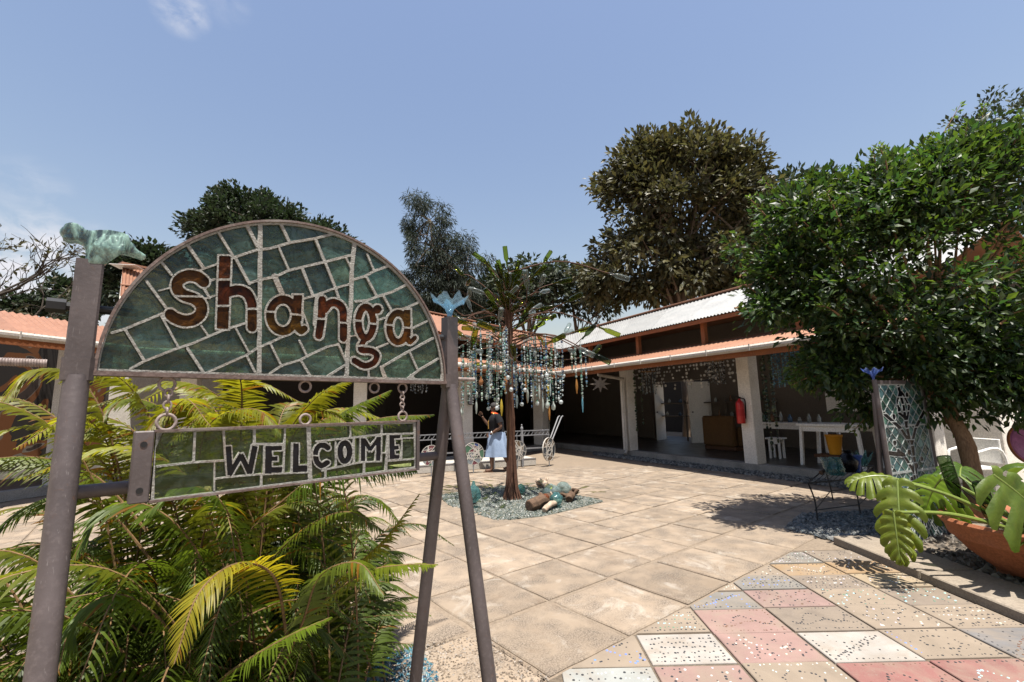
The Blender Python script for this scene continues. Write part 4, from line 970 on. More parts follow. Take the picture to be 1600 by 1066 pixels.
def stained(x0, y0, x1, y1, step, outline, lines, letters, splits, g, minarea=14.0, lett_square=False):
    """pieces in picture/plane units: returns (outline, [(loops, is_letter)])"""
    nx, ny = int((x1-x0)/step)+1, int((y1-y0)/step)+1
    X, Y = np.meshgrid(x0+(np.arange(nx)+.5)*step, y0+(np.arange(ny)+.5)*step)
    ins = np.zeros(X.shape, bool); n = len(outline)
    for i in range(n):
        (ax, ay), (bx, by) = outline[i], outline[(i+1) % n]
        if ay == by: continue
        ins ^= ((ay > Y) != (by > Y)) & (X < (bx-ax)*(Y-ay)/(by-ay)+ax)
    gr = np.zeros(X.shape, bool); lt = np.zeros(X.shape, bool); lo = np.zeros(X.shape, bool); sp = np.zeros(X.shape, bool)
    paint(gr, X, Y, step, x0, y0, list(outline)+[outline[0]], g*2.4)
    for pts, w_ in lines: paint(gr, X, Y, step, x0, y0, pts, w_)
    for pts, w_ in letters:
        sq = lett_square and len(pts) == 2
        paint(lt, X, Y, step, x0, y0, pts, w_, sq); paint(lo, X, Y, step, x0, y0, pts, w_+2*g, (g+1) if sq else False)
    for pts, w_ in splits: paint(sp, X, Y, step, x0, y0, pts, w_)
    res = []
    for mk, isl in ((ins & ~gr & ~lo, False), (ins & lt & ~sp, True)):
        lab = label_runs(mk)
        ids, c = np.unique(lab, return_counts=True)
        for k, cc in zip(ids, c):
            if k == 0 or cc*step*step < minarea: continue
            J, I = np.where(lab == k); j0, i0 = J.min(), I.min(); sub = lab[j0:J.max()+1, i0:I.max()+1] == k
            Ls = [np.stack([x0+(L[:, 0]+i0)*step, y0+(L[:, 1]+j0)*step], 1) for L in contours(sub)]
            Ls = [L for L in Ls if len(L) >= 3 and np.ptp(L[:, 0]) > step*2 and np.ptp(L[:, 1]) > step*2]
            if Ls: res.append((Ls, isl))
    return res
# ============================================================ the sign
m_grout = worn('grey_cement_grout', (.15, .147, .135), (.275, .268, .245), 30, .92, .7, .006, 160, dirt=(.20, .15, .11), dscale=9, damt=.5)
def paint_mat():
    n = NT('mauve_brown_pipe_paint'); co = n.co('Object'); a = n.noise(co, 5, 6, .6, .3); f = n.noise(co, 70, 4, .65)
    col = n.ramp(a, (.050, .040, .039), (.082, .066, .065), .3, .7); col = n.mix(n.rng(f, .52, .75, 0, .4), col, (.125, .102, .098))
    rust = n.rng(n.noise(co, 11, 9, .75, .4), .58, .68, 0, .85); col = n.mix(rust, col, (.10, .048, .025))
    scr = n.rng(n.noise(n.co('Object', (60, 60, 5)), 3, 4, .7), .63, .70, 0, .55); col = n.mix(scr, col, (.17, .15, .145))
    big = n.n('HueSaturation', Color=col); n.set(big, 'Value', n.rng(n.noise(co, 2.2, 4, .6), .3, .7, .78, 1.2)); col = big.outputs[0]
    return n.end(n.bsdf(col, n.rng(a, .3, .7, .38, .56), n.bump(n.math('ADD', a, f), .2, .004), 0, .4))
m_pipe = paint_mat()
m_rim = worn('rusty_rim_paint', (.075, .052, .045), (.14, .10, .088), 18, .7, .4, .004, 90, dirt=(.22, .205, .19), dscale=8, damt=.6)
m_iron = worn('grey_brown_iron', (.14, .11, .10), (.26, .21, .19), 20, .6, .4, .003, 90)
G_teal = glassy('teal_slab_glass', (.006, .012, .009), (.050, .085, .066), .22, (.55, .75, .62), .06, 8, .45, .55, .22, spec=.6, csp=(.05, .6))
G_amber = glassy('amber_slab_glass', (.004, .0015, .0005), (.072, .025, .003), .10, (.6, .26, .07), .22, 24, .4, .25, .2, spec=.14, csp=(.0, .10))
G_green = glassy('green_slab_glass', (.012, .022, .014), (.052, .068, .046), .5, (.84, .93, .60), .06, 7, .35, .3, .22, csp=(.40, .92))
G_black = glassy('black_slab_glass', (.003, .003, .004), (.006, .006, .010), .0, None, .22, 12, .3, .2, .0, spec=.22, csp=(0, 0.01))
A_ = aty(151, 580, 1.15); B_ = aty(690, 595, 1.87); PLd = Vector((B_.x-A_.x, B_.y-A_.y, 0)); PW = PLd.length; PLd.normalize(); PLn = Vector((PLd.y, -PLd.x, 0))   # PLn faces the viewer
def onpl(px, py, o=0.0):
    d = ray(px, py); a0 = A_+PLn*o; t = PLn.dot(Vector((a0.x, a0.y, 0)))/(PLn.x*d.x+PLn.y*d.y); p = Vector((d.x*t, d.y*t, d.z*t+CAMH)); return ((p-a0).dot(PLd), p.z)
def P3(s, z, o=0.0): return Vector((A_.x, A_.y, 0))+PLd*s+PLn*o+Vector((0, 0, z))
def plane_M(o): return Matrix(((PLd.x, 0, PLn.x, A_.x+PLn.x*o), (PLd.y, 0, PLn.y, A_.y+PLn.y*o), (0, 1, 0, 0), (0, 0, 0, 1)))
zb = onpl(151, 580)[1]; Rr_ = PW/2
# arch outline as a true half circle in the sign's plane
arch = [(PW/2+Rr_*math.cos(a), zb+.985*Rr_*math.sin(a)) for a in np.linspace(0, math.pi, 72)]
def unpl(s, z): return proj(P3(s, z))
out_px = [unpl(s, z) for s, z in arch]
def z8(t, *pts):
    ox, oy = {1: (140, 340), 2: (290, 340), 3: (420, 340), 4: (140, 460), 5: (290, 460), 6: (420, 460), 7: (540, 380), 8: (540, 470)}[t]
    return [(ox+x/7.6125, oy+y/7.6125) for x, y in pts]
LN = [([(405, 345), (403, 590)], 6.5), ([(552, 378), (547.4, 419), (546, 480), (542, 512.5), (539, 592)], 6),
 ([(363.6, 404.4), (399, 392.5), (420, 390), (453, 380.7), (488, 375), (520, 367)], 4), ([(388.5, 444), (403, 439), (428, 434), (449, 424), (470, 419), (505, 411), (547, 400)], 4),
 ([(551, 438), (569, 432.5), (582, 425), (604, 417)], 4), ([(472.5, 468), (488, 463.5), (521, 451.7), (545, 445)], 3.4), ([(553, 472), (570, 471), (586, 465), (611, 457), (630, 447)], 4),
 ([(622, 485), (637, 480), (650, 474)], 3.4), ([(641, 514), (664, 503)], 3), ([(587, 544), (603, 537.6)], 3), ([(594, 574), (637, 549), (674, 529)], 3.4), ([(632, 594), (650, 580), (682, 561)], 3.2),
 ([(174, 521.5), (196.5, 514.5), (263, 487)], 4), ([(203, 577), (225, 565), (276.6, 545), (300, 537.5), (324, 527), (349, 516.5), (382, 506)], 3.8), ([(317, 585), (353, 569), (384.6, 555), (400, 545), (420, 536), (451.5, 522)], 3.6),
 ([(420, 584), (438, 571.7), (468.6, 562.5), (478, 557), (510.6, 542), (525, 539)], 3.4), ([(510, 588), (537, 571)], 3.2),
 ([(251, 411), (267, 431)], 4), ([(228, 441), (262, 487)], 4.2), ([(292, 385), (317, 421)], 5), ([(337, 361), (363.6, 404)], 3.8), ([(382, 350), (400, 386)], 5.5), ([(436, 350), (450, 380)], 4.2), ([(434.5, 390), (449, 423)], 3.2),
 ([(427, 433), (438, 459)], 8), ([(490.6, 375), (505, 409.6), (521, 449), (527, 468)], 3.8), ([(470, 421), (487, 464)], 4.4), ([(538, 404), (546, 420)], 2.8), ([(571, 398), (582, 425)], 2.8), ([(570, 434), (586, 464)], 3.4), ([(596, 463), (609, 486)], 3.4),
 ([(366, 405), (388, 445)], 4.4), ([(313, 445), (326, 467)], 4), ([(195.5, 517), (225, 565)], 4.4), ([(251, 495), (278.5, 545)], 3.6), ([(291.5, 545), (316, 582)], 4.4), ([(313, 510), (325, 527)], 2.8), ([(365, 511), (387.5, 552)], 3),
 ([(383, 556), (399, 586)], 3.4), ([(420, 537), (438, 573)], 3), ([(465.5, 533), (478, 558)], 3), ([(468, 564), (483, 589)], 3.6), ([(526, 538), (537, 563)], 3), ([(573, 576), (573.5, 592)], 3), ([(593, 574), (601, 594)], 4.6), ([(636.5, 549), (650.5, 580)], 3), ([(640, 586), (646, 595)], 3),
 ([(311, 424), (339, 414)], 3), ([(310, 446), (334, 438)], 3.4), ([(319, 468), (334, 463.5)], 3), ([(586, 502), (600, 497)], 3), ([(247, 456), (264, 451.5)], 2.4), ([(471, 489), (479, 510)], 2.6), ([(544, 526.5), (553, 525)], 2.2), ([(491.5, 464), (488, 509)], 3)]
def arc_(cx, cy, rx, ry, a0, a1, n=22): return [(cx+rx*math.cos(R_(a)), cy+ry*math.sin(R_(a))) for a in np.linspace(a0, a1, n)]
LT = [(spline([(317, 442, 0), (306, 434, 0), (290, 433, 0), (277, 441, 0), (276, 453, 0), (286, 463, 0), (301, 468, 0), (312, 477, 0), (313, 490, 0), (303, 500, 0), (287, 503, 0), (272, 498, 0), (265, 493, 0)], 50), 17.5),
 ([(350, 402), (346, 515)], 18.5), (spline([(354, 458, 0), (370, 455, 0), (384, 460, 0), (391, 474, 0), (392, 487, 0), (392, 512, 0)], 24), 15),
 (arc_(440, 494, 20, 24.5, 0, 360, 40), 13), ([(463, 462.5), (462, 503)], 14), (spline([(462, 500, 0), (463, 512, 0), (468, 518, 0), (473, 515, 0)], 10), 11),
 ([(501, 470), (500, 495), (496, 525)], 12.5), (spline([(506, 484, 0), (513, 475.5, 0), (522, 474.5, 0), (531, 481, 0), (534, 493, 0), (534, 529, 0)], 20), 12),
 (arc_(569, 505, 11.6, 24, 0, 360, 40), 11), (arc_(587, 484.5, 2.5, 2.5, 0, 360, 8), 9), ([(579, 489), (586, 485)], 7), (spline([(566, 533, 0), (561, 543, 0), (563, 548, 0), (577, 549, 0), (586, 556, 0), (581, 568, 0), (566, 572, 0), (551, 564, 0)], 30), 9.5),
 (arc_(619.5, 512.7, 14, 22.5, 0, 360, 40), 10.5), ([(633, 485), (634, 526)], 10.5), (spline([(633, 520, 0), (635, 533, 0), (639, 535, 0), (645, 529, 0)], 10), 7.5)]
LT = [([(p[0], p[1]) for p in a], w_) for a, w_ in LT]
SPL = [([(262, 464), (318, 465)], 3), ([(338, 438.5), (362, 438.5)], 3.2), ([(334, 479.7), (358, 479.7)], 3), ([(382, 484), (402, 484)], 3), ([(410, 488), (430, 489)], 3), ([(452, 492), (472, 494)], 3), ([(488, 499), (508, 499.5)], 3), ([(526, 505), (542, 506)], 3),
 ([(550, 501.5), (564, 503)], 3), ([(574, 506), (588, 508)], 3), ([(555, 541), (574, 541)], 2.6), ([(599, 508), (612, 509.5)], 2.8), ([(627, 512.7), (641, 513.4)], 2.6)]
pcs = stained(140, 335, 700, 602, .5, out_px, LN, LT, SPL, 2.7, lett_square=True)
sign = thing('sign_stand', 'tall pipe A-frame stand carrying an arched stained glass sign reading shanga', 'sign', tuple(P3(PW/2, 0, 0)))
def glass_panel(parent, name, outline_sz, pieces, mapf, M0, th, mats, names=('glass_piece', 'letter_glass')):
    loops = [outline_sz]
    conv = []
    for Ls, isl in pieces:
        cl = [[mapf(*p) for p in L] for L in Ls]; conv.append((cl, isl)); loops.append(cl[0] if len(cl) == 1 else max(cl, key=lambda l: np.ptp(np.array(l)[:, 0])))
    w0 = wloc(parent); Ti = Matrix.Translation(-w0)
    me = xform(curve_mesh(name, loops, th), Ti @ M0); g = link_mesh(name, me, m_grout, parent)
    rr = random.Random(3)
    for k, (cl, isl) in enumerate(conv):
        me = curve_mesh('glass', cl, th*.72); dz = rr.uniform(-.001, .0015) - (th*.10 if not isl else th*.02)
        me = xform(me, Ti @ M0 @ Matrix.Translation((0, 0, dz))); link_mesh(names[1] if isl else names[0], me, mats[1] if isl else mats[0], g)
    return g
gp = glass_panel(sign, 'arched_panel', arch, pcs, onpl, plane_M(0), .03, (G_teal, G_amber))
# metal rim round the arch
rim = MB(); ring = [P3(s, z) for s, z in [(PW/2+(Rr_+.004)*math.cos(a), zb+.985*(Rr_+.004)*math.sin(a)) for a in np.linspace(0, math.pi, 60)]]
for a, b_ in zip(ring[:-1], ring[1:]): rim.beam(a, b_+(b_-a)*.02, .042, .007, up=PLd.cross(PLn) if False else (Vector((0, 0, 1)) if abs((b_-a).normalized().z) < .9 else PLd))
rim.build('rim', m_rim, gp, fixn=True)
b = MB(); b.beam(P3(-.01, zb-.006), P3(PW+.01, zb-.006), .044, .012); b.build('bottom_bar', m_rim, gp)
# posts, legs, cross pipes
zj = 1.50
for s, ztop in ((-.035, 1.795), (PW+.040, 1.785)):
    b = MB(); b.beam(P3(s, zj, 0), P3(s, ztop, 0), .054, .054, up=PLn, ch=.005); b.build('square_post', m_pipe, sign)
    b = MB(); b.beam(P3(s, zj-.01, 0), P3(s, zj+.045, 0), .062, .060, up=PLn, ch=.010); b.build('collar', m_pipe, sign)
    for sg in (1, -1):
        b = MB(); b.tube([P3(s, zj+.0, .012*sg), P3(s, zj-.05, .02*sg), P3(s, 0.0, .335 if sg > 0 else -.30)], [.024, .0255, .0255], 18); b.build('leg', m_pipe, sign, smooth=True)
b = MB(); b.tube([P3(-.035, 1.212, -.068), P3(PW+.04, 1.212, -.068)], .0175, 14); b.build('cross_pipe', m_pipe, sign, smooth=True)
b = MB(); b.tube([P3(-.19, zb+.015, .0), P3(-.09, zb+.015, 0)], .0095, 10)
for k in range(22): b.ring(P3(-.19+.0046*k, zb+.015, 0), PLd, .0095, .0012, 10, 4)
b.build('threaded_rod', m_iron, sign, smooth=True)
b = MB(); b.tube([P3(PW+.08, zb+.012, 0), P3(PW+.17, zb+.012, 0)], .008, 10); b.build('threaded_rod', m_iron, sign, smooth=True)
b = MB(); b.tube([P3(-.10, 1.675, -.012), P3(.07, 1.675, -.012)], .011, 10); b.tube([P3(-.105, 1.675, -.012), P3(-.07, 1.675, -.012)], .018, 6); b.build('panel_bolt', m_black, sign)
b = MB(); b.tube([P3(PW-.03, 1.70, -.012), P3(PW+.05, 1.70, -.012)], .011, 10); b.build('panel_bolt', m_pipe, sign)
# hooks under the arch
hooks = [onpl(262, 590)[0], onpl(629, 597)[0], onpl(477, 600)[0], onpl(585, 602)[0]]
for s in hooks:
    b = MB(); b.ring(P3(s, zb-.03), PLn, .018, .004, 14, 6); b.build('hook', m_iron, gp, smooth=True)
# ---- WELCOME plate
def wz(t, *pts):
    ox, oy, k = {1: (210, 640, 7.106), 2: (340, 640, 7.106), 3: (490, 630, 7.106)}[t]; return [(ox+x/k, oy+y/k) for x, y in pts]
k_ = 7.106
wq = [(240, 674.5), (642.7, 659.5), (645, 730.6), (237, 780.7)]
WLN = [(wz(1, (655, 250), (640, 575)), 4), (wz(1, (970, 235), (985, 500), (1010, 740)), 3.6), (wz(1, (240, 625), (630, 580), (985, 560)), 3.2), (wz(1, (870, 585), (865, 890)), 2.6), (wz(1, (870, 762), (1010, 742))+wz(2, (160, 735), (440, 712), (985, 690)), 2.6),
 (wz(2, (385, 200), (385, 380)), 4), (wz(2, (370, 382), (710, 380)), 3.2), (wz(2, (722, 200), (702, 700)), 3), (wz(2, (980, 185), (998, 790)), 6.5), (wz(2, (490, 400), (486, 715)), 2.4), (wz(2, (458, 710), (458, 850)), 3.6), (wz(2, (798, 370), (790, 695)), 2.4), (wz(2, (425, 400), (358, 715)), 2.2),
 (wz(3, (0, 425), (370, 385), (720, 345), (1080, 335)), 2.8), (wz(3, (375, 240), (378, 390)), 2.4), (wz(3, (720, 230), (720, 350)), 2.8), (wz(3, (940, 387), (1080, 385)), 2), (wz(3, (945, 390), (940, 610)), 2.4), (wz(3, (60, 745), (110, 728), (230, 705), (420, 665), (520, 650)), 2.6), (wz(3, (100, 735), (100, 840)), 3.2), (wz(3, (212, 430), (216, 705)), 2.4), (wz(3, (412, 390), (415, 665)), 3), (wz(3, (525, 650), (525, 790)), 3.4), (wz(3, (785, 345), (768, 770)), 3.2), (wz(3, (715, 550), (780, 550)), 2), (wz(3, (775, 640), (1080, 615)), 2.4), (wz(3, (515, 650), (720, 642)), 2.2), (wz(3, (150, 440), (150, 480)), 2)]
WLT = [(wz(2, (97, 404), (118, 724)), 8.6), (wz(2, (108, 722), (243, 495)), 8), (wz(2, (234, 495), (335, 706)), 8), (wz(2, (330, 706), (390, 402)), 8.8),
 (wz(2, (542, 400), (536, 706)), 10.5), (wz(2, (505, 430), (688, 424)), 7), (wz(2, (505, 545), (640, 540)), 7), (wz(2, (505, 668), (690, 662)), 9), (wz(2, (842, 374), (836, 692)), 9), (wz(2, (805, 655), (966, 648)), 10),
 ([(p[0], p[1]) for p in spline([(508, 699.5, 0), (502, 695.5, 0), (494, 697, 0), (489, 707, 0), (490.5, 720, 0), (498, 727, 0), (507, 722.5, 0)], 22)], 8.4), (arc_(534.3, 706, 8.2, 15, 0, 360, 36), 7),
 (wz(3, (515, 386), (515, 640)), 7.6), (wz(3, (530, 410), (597, 520)), 6), (wz(3, (593, 520), (690, 385)), 6), (wz(3, (688, 372), (684, 636)), 7.6), (wz(3, (832, 352), (836, 618)), 8), (wz(3, (805, 374), (930, 370)), 5.4), (wz(3, (835, 496), (908, 490)), 6), (wz(3, (810, 594), (918, 592)), 6)]
wpcs = stained(228, 650, 655, 790, .4, wq, WLN, WLT, [(wz(3, (-40, 575), (20, 580)), 1.8)], 1.8, 10.0, lett_square=True)
wsz = [onpl(*p) for p in wq]; zt_, zl_ = (wsz[0][1]+wsz[1][1])/2, (wsz[2][1]+wsz[3][1])/2; sl_, sr_ = (wsz[0][0]+wsz[3][0])/2, (wsz[1][0]+wsz[2][0])/2
hs = thing('hanging_sign', 'narrow stained glass plate reading WELCOME hung on chains below the arch', 'sign', tuple(P3((sl_+sr_)/2, zl_)))
hg = glass_panel(hs, 'glass_plate', [(sl_, zt_), (sr_, zt_), (sr_, zl_), (sl_, zl_)], wpcs, onpl, plane_M(.012), .026, (G_green, G_black))
b = MB()
for q in ((sl_-.004, zt_+.003, sr_+.004, zt_+.003), (sl_-.004, zl_-.003, sr_+.004, zl_-.003)): b.beam(P3(q[0], q[1], .012), P3(q[2], q[3], .012), .036, .006)
b.build('frame_edge', m_rim, hs)
b = MB(); b.beam(P3(sr_+.008, zl_-.006, .012), P3(sr_+.008, zt_+.006, .012), .012, .04, up=PLn); b.build('end_plate', m_pipe, hs)
b = MB(); x0_, x1_ = sl_-.046, sl_-.004
M = plane_M(.012); b.box((x0_, zl_-.004, -.018), (x1_, zt_+.004, .018), M); ep = b.build('end_plate', m_pipe, hs, bevel=.003)
for zz in (zt_-.03, zl_+.028):
    b = MB(); b.tube([P3((x0_+x1_)/2, zz, .0285), P3((x0_+x1_)/2, zz, .0315)], .0075, 12); b.build('bolt_hole', m_black, ep)
for px, py, rr_ in ((260, 659, .021), (477, 655, .0165), (629, 649.5, .0175)):
    s, z = onpl(px, py, .012); b = MB(); b.ring(P3(s, zt_+rr_+.004, .012), PLn, rr_, .0042, 20, 8); b.build('ring', m_iron, hs, smooth=True)
for px in (260, 629):
    s = onpl(px, 655, .012)[0]; z0_, z1_ = zt_+.045, zb-.045; n = 4 if px < 400 else 5
    for k in range(n):
        zc = lerp(z0_, z1_, (k+.5)/n); b = MB(); ax = PLn if k % 2 else PLd; hl = (z1_-z0_)/n*.62
        c = P3(s, zc, .008); u = (PLd if k % 2 else PLn)*.0085; v = Vector((0, 0, hl))
        pts = [c+u*math.cos(t)+v*math.sin(t) for t in np.linspace(0, 2*math.pi, 17)]; b.tube(pts, .003, 6, False); b.build('chain_link', m_iron, hs, smooth=True)
# ---- glass animal on the left post, glass flowers
def remeshed(mb, vox, iters=6, name='m'):
    me = bpy.data.meshes.new(name); me.from_pydata([tuple(v) for v in mb.v], [], mb.f); o = bpy.data.objects.new(name, me); COL.objects.link(o)
    m1 = o.modifiers.new('r', 'REMESH'); m1.mode = 'VOXEL'; m1.voxel_size = vox
    m2 = o.modifiers.new('s', 'SMOOTH'); m2.factor = .5; m2.iterations = iters
    dg = bpy.context.evaluated_depsgraph_get(); me2 = bpy.data.meshes.new_from_object(o.evaluated_get(dg)); bpy.data.objects.remove(o); bpy.data.meshes.remove(me)
    me2.polygons.foreach_set('use_smooth', np.full(len(me2.polygons), True)); me2.name = name; return me2
G_animal = glassy('streaked_sea_green_glass', (.004, .010, .012), (.26, .40, .34), .2, (.7, .9, .82), .03, 26, .5, 0, .2, spec=1.0, csp=(.0, .4), stretch=(1, 1, .3), rp=(.41, .58))
b = MB()
def pp(px, py, o=0.0): s, z = onpl(px, py, o); return P3(s, z, o)
OUT = [(97, 373), (104, 371), (103, 366), (98, 362), (101, 353), (112, 350), (122, 352), (128, 360), (140, 363), (155, 362), (172, 362), (188, 365), (200, 370), (204, 380), (212, 391), (222, 398), (230, 403), (222, 405), (210, 401), (196, 397), (184, 396), (174, 402), (166, 412), (160, 417), (132, 417), (133, 405), (134, 392), (130, 382), (120, 378), (108, 379)]
b.prism([pp(x, y)-PLn*.02 for x, y in OUT], PLn*.04)
IN = [(108, 364), (120, 362), (140, 372), (165, 374), (190, 378), (200, 388)]
for x, y in IN: b.ball(pp(x, y), .019)
for k in range(9): b.tube([pp(158+4.4*k, 367+.5*k, .020), pp(148+5.4*k, 384+k*1.0, .030), pp(138+3.0*k, 413, .024)], [.004, .0065, .004], 6)
for k in range(7): b.tube([pp(158+4.4*k, 367+.5*k, -.020), pp(148+5.4*k, 384+k*1.0, -.030), pp(138+3.0*k, 413, -.024)], [.004, .0065, .004], 6)
base = P3(-.035, 1.795); me = remeshed(b, .0036, 3, 'glass_animal'); me.transform(Matrix.Translation(-base)); me.materials.append(G_animal)
o = bpy.data.objects.new('glass_animal', me); COL.objects.link(o); o.location = base; tag(o, 'sea green blown glass animal head perched on the sign post', 'sculpture')
G_blue = glassy('clear_blue_glass', (.04, .12, .2), (.22, .40, .52), .5, (.74, .90, .97), .05, 20, .25, 0, .25, spec=.9, csp=(.5, .9))
G_cobalt = glassy('cobalt_glass', (.01, .03, .16), (.06, .16, .5), .3, (.4, .55, .95), .05, 20, .25, 0, .4, spec=.8)
def glass_flower(c, R, h, mat, label, seed):
    b = MB(); n = 40; prof = [(.12, 0), (.16, .25), (.28, .5), (.55, .74), (.86, .92), (1.0, 1.0)]; vs = []; fs = []; r = random.Random(seed); p0 = r.uniform(0, 6)
    for i, (q, z) in enumerate(prof):
        for k in range(n):
            a = 2*math.pi*k/n; wv = (i/5)**1.6*(.16*math.sin(7*a+p0)+.08*math.sin(11*a)); vs.append(Vector(c)+Vector(((q*R*(1+wv*.6))*math.cos(a), (q*R*(1+wv*.6))*math.sin(a), z*h*(1+wv))))
    for i in range(5):
        for k in range(n): fs.append((i*n+k, i*n+(k+1)%n, (i+1)*n+(k+1)%n, (i+1)*n+k))
    b.add(vs, fs); vs2 = [v+Vector((0, 0, .004)) for v in vs]; b.add(vs2, [tuple(reversed(f)) for f in fs])
    return solo(b, 'glass_flower', mat, label, 'glass flower', smooth=True, fixn=False)
glass_flower(P3(PW+.04, 1.782, 0), .075, .085, G_blue, 'ruffled clear blue glass flower on top of the sign post', 4)
# ============================================================ fern clump behind the sign
L_fern = leafmat('fern_frond', (.060, .088, .011), (.21, .29, .022), .48, .36, .3)
m_rach = worn('fern_stalk', (.10, .055, .025), (.18, .11, .05), 20, .7, .2, .002, 90)
FERN = thing('fern_plant', 'big clump of sword fern with arching fronds behind the sign stand', 'fern', (-1.25, 2.05, 0))
def frond(path, width, n, tint, seed, droop=.35, side=None, yellow=0.0, fwd=.35, twist=0.0):
    """one frond: stalk plus two rows of curved leaflets, ONE mesh"""
    rr = random.Random(seed); pts = spline(path, 26); b = MB(); w0 = wloc(FERN)
    L = sum((pts[i+1]-pts[i]).length for i in range(25))
    b.mi = 1; b.col = (1, 1, 1); b.tube(pts, [lerp(.0055, .0012, i/25) for i in range(26)], 5, False); b.mi = 0
    vs = b.v; P = []; 
    for k in range(n):
        t = .10+.90*(k+.5)/n; f = t*25; i = min(24, int(f)); p = pts[i].lerp(pts[i+1], f-i); T = (pts[min(25, i+1)]-pts[max(0, i-1)]).normalized()
        S_ = T.cross(Vector((0, 0, 1))) if side is None else side - T*side.dot(T)
        if S_.length < .05: S_ = T.cross(Vector((0, 1, 0)))
        S_.normalize(); N_ = S_.cross(T).normalized()
        if N_.z < 0 and side is None: N_ = -N_
        pr = min(1, (t-.10)/.14)**.7*(1-((t-.25)/.78)**2.2 if t > .25 else 1); pr = max(pr, .05)
        for sg in (1, -1):
            if rr.random() < .035: continue
            l = width*pr*rr.uniform(.88, 1.08); w_ = min(.0066, L/n*.46)*(.72+.28*pr)
            ff = fwd+rr.uniform(-.08, .08)+.5*t*t; D = (S_*sg*math.cos(ff)+T*math.sin(ff)).normalized(); D = (D+N_*rr.uniform(-.05, .18)).normalized()
            g = rr.uniform(.75, 1.2); yl = yellow*rr.uniform(.5, 1.3)
            b.col = (tint[0]*g*(1+1.1*yl), tint[1]*g*(1+.35*yl), tint[2]*g)
            if rr.random() < .02+yellow*.12: b.col = (2.3*g, .75*g, .6*g)
            q = []; cv = droop*rr.uniform(.7, 1.3); wv = Vector((0, 0, -1))*cv - N_*cv*.25 + T*.12
            for u, ww in ((0, .45), (.22, 1.0), (.55, .85), (.82, .48), (1.0, .04)):
                c = p+D*l*u+wv*l*u*u; A = T*(w_*ww) + N_*(w_*ww*.25*math.sin(u*3)); q += [c-A, c+A]
            b.add(q, [(0, 2, 3, 1), (2, 4, 5, 3), (4, 6, 7, 5), (6, 8, 9, 7)])
    o = b.build('frond', [L_fern, m_rach], FERN, fixn=False); return o
def fp(*a): return [aty(x, y, d) for x, y, d in a]
G1 = (1, 1, 1); YG = (1.5, 1.25, .75); DK = (.55, .62, .6)
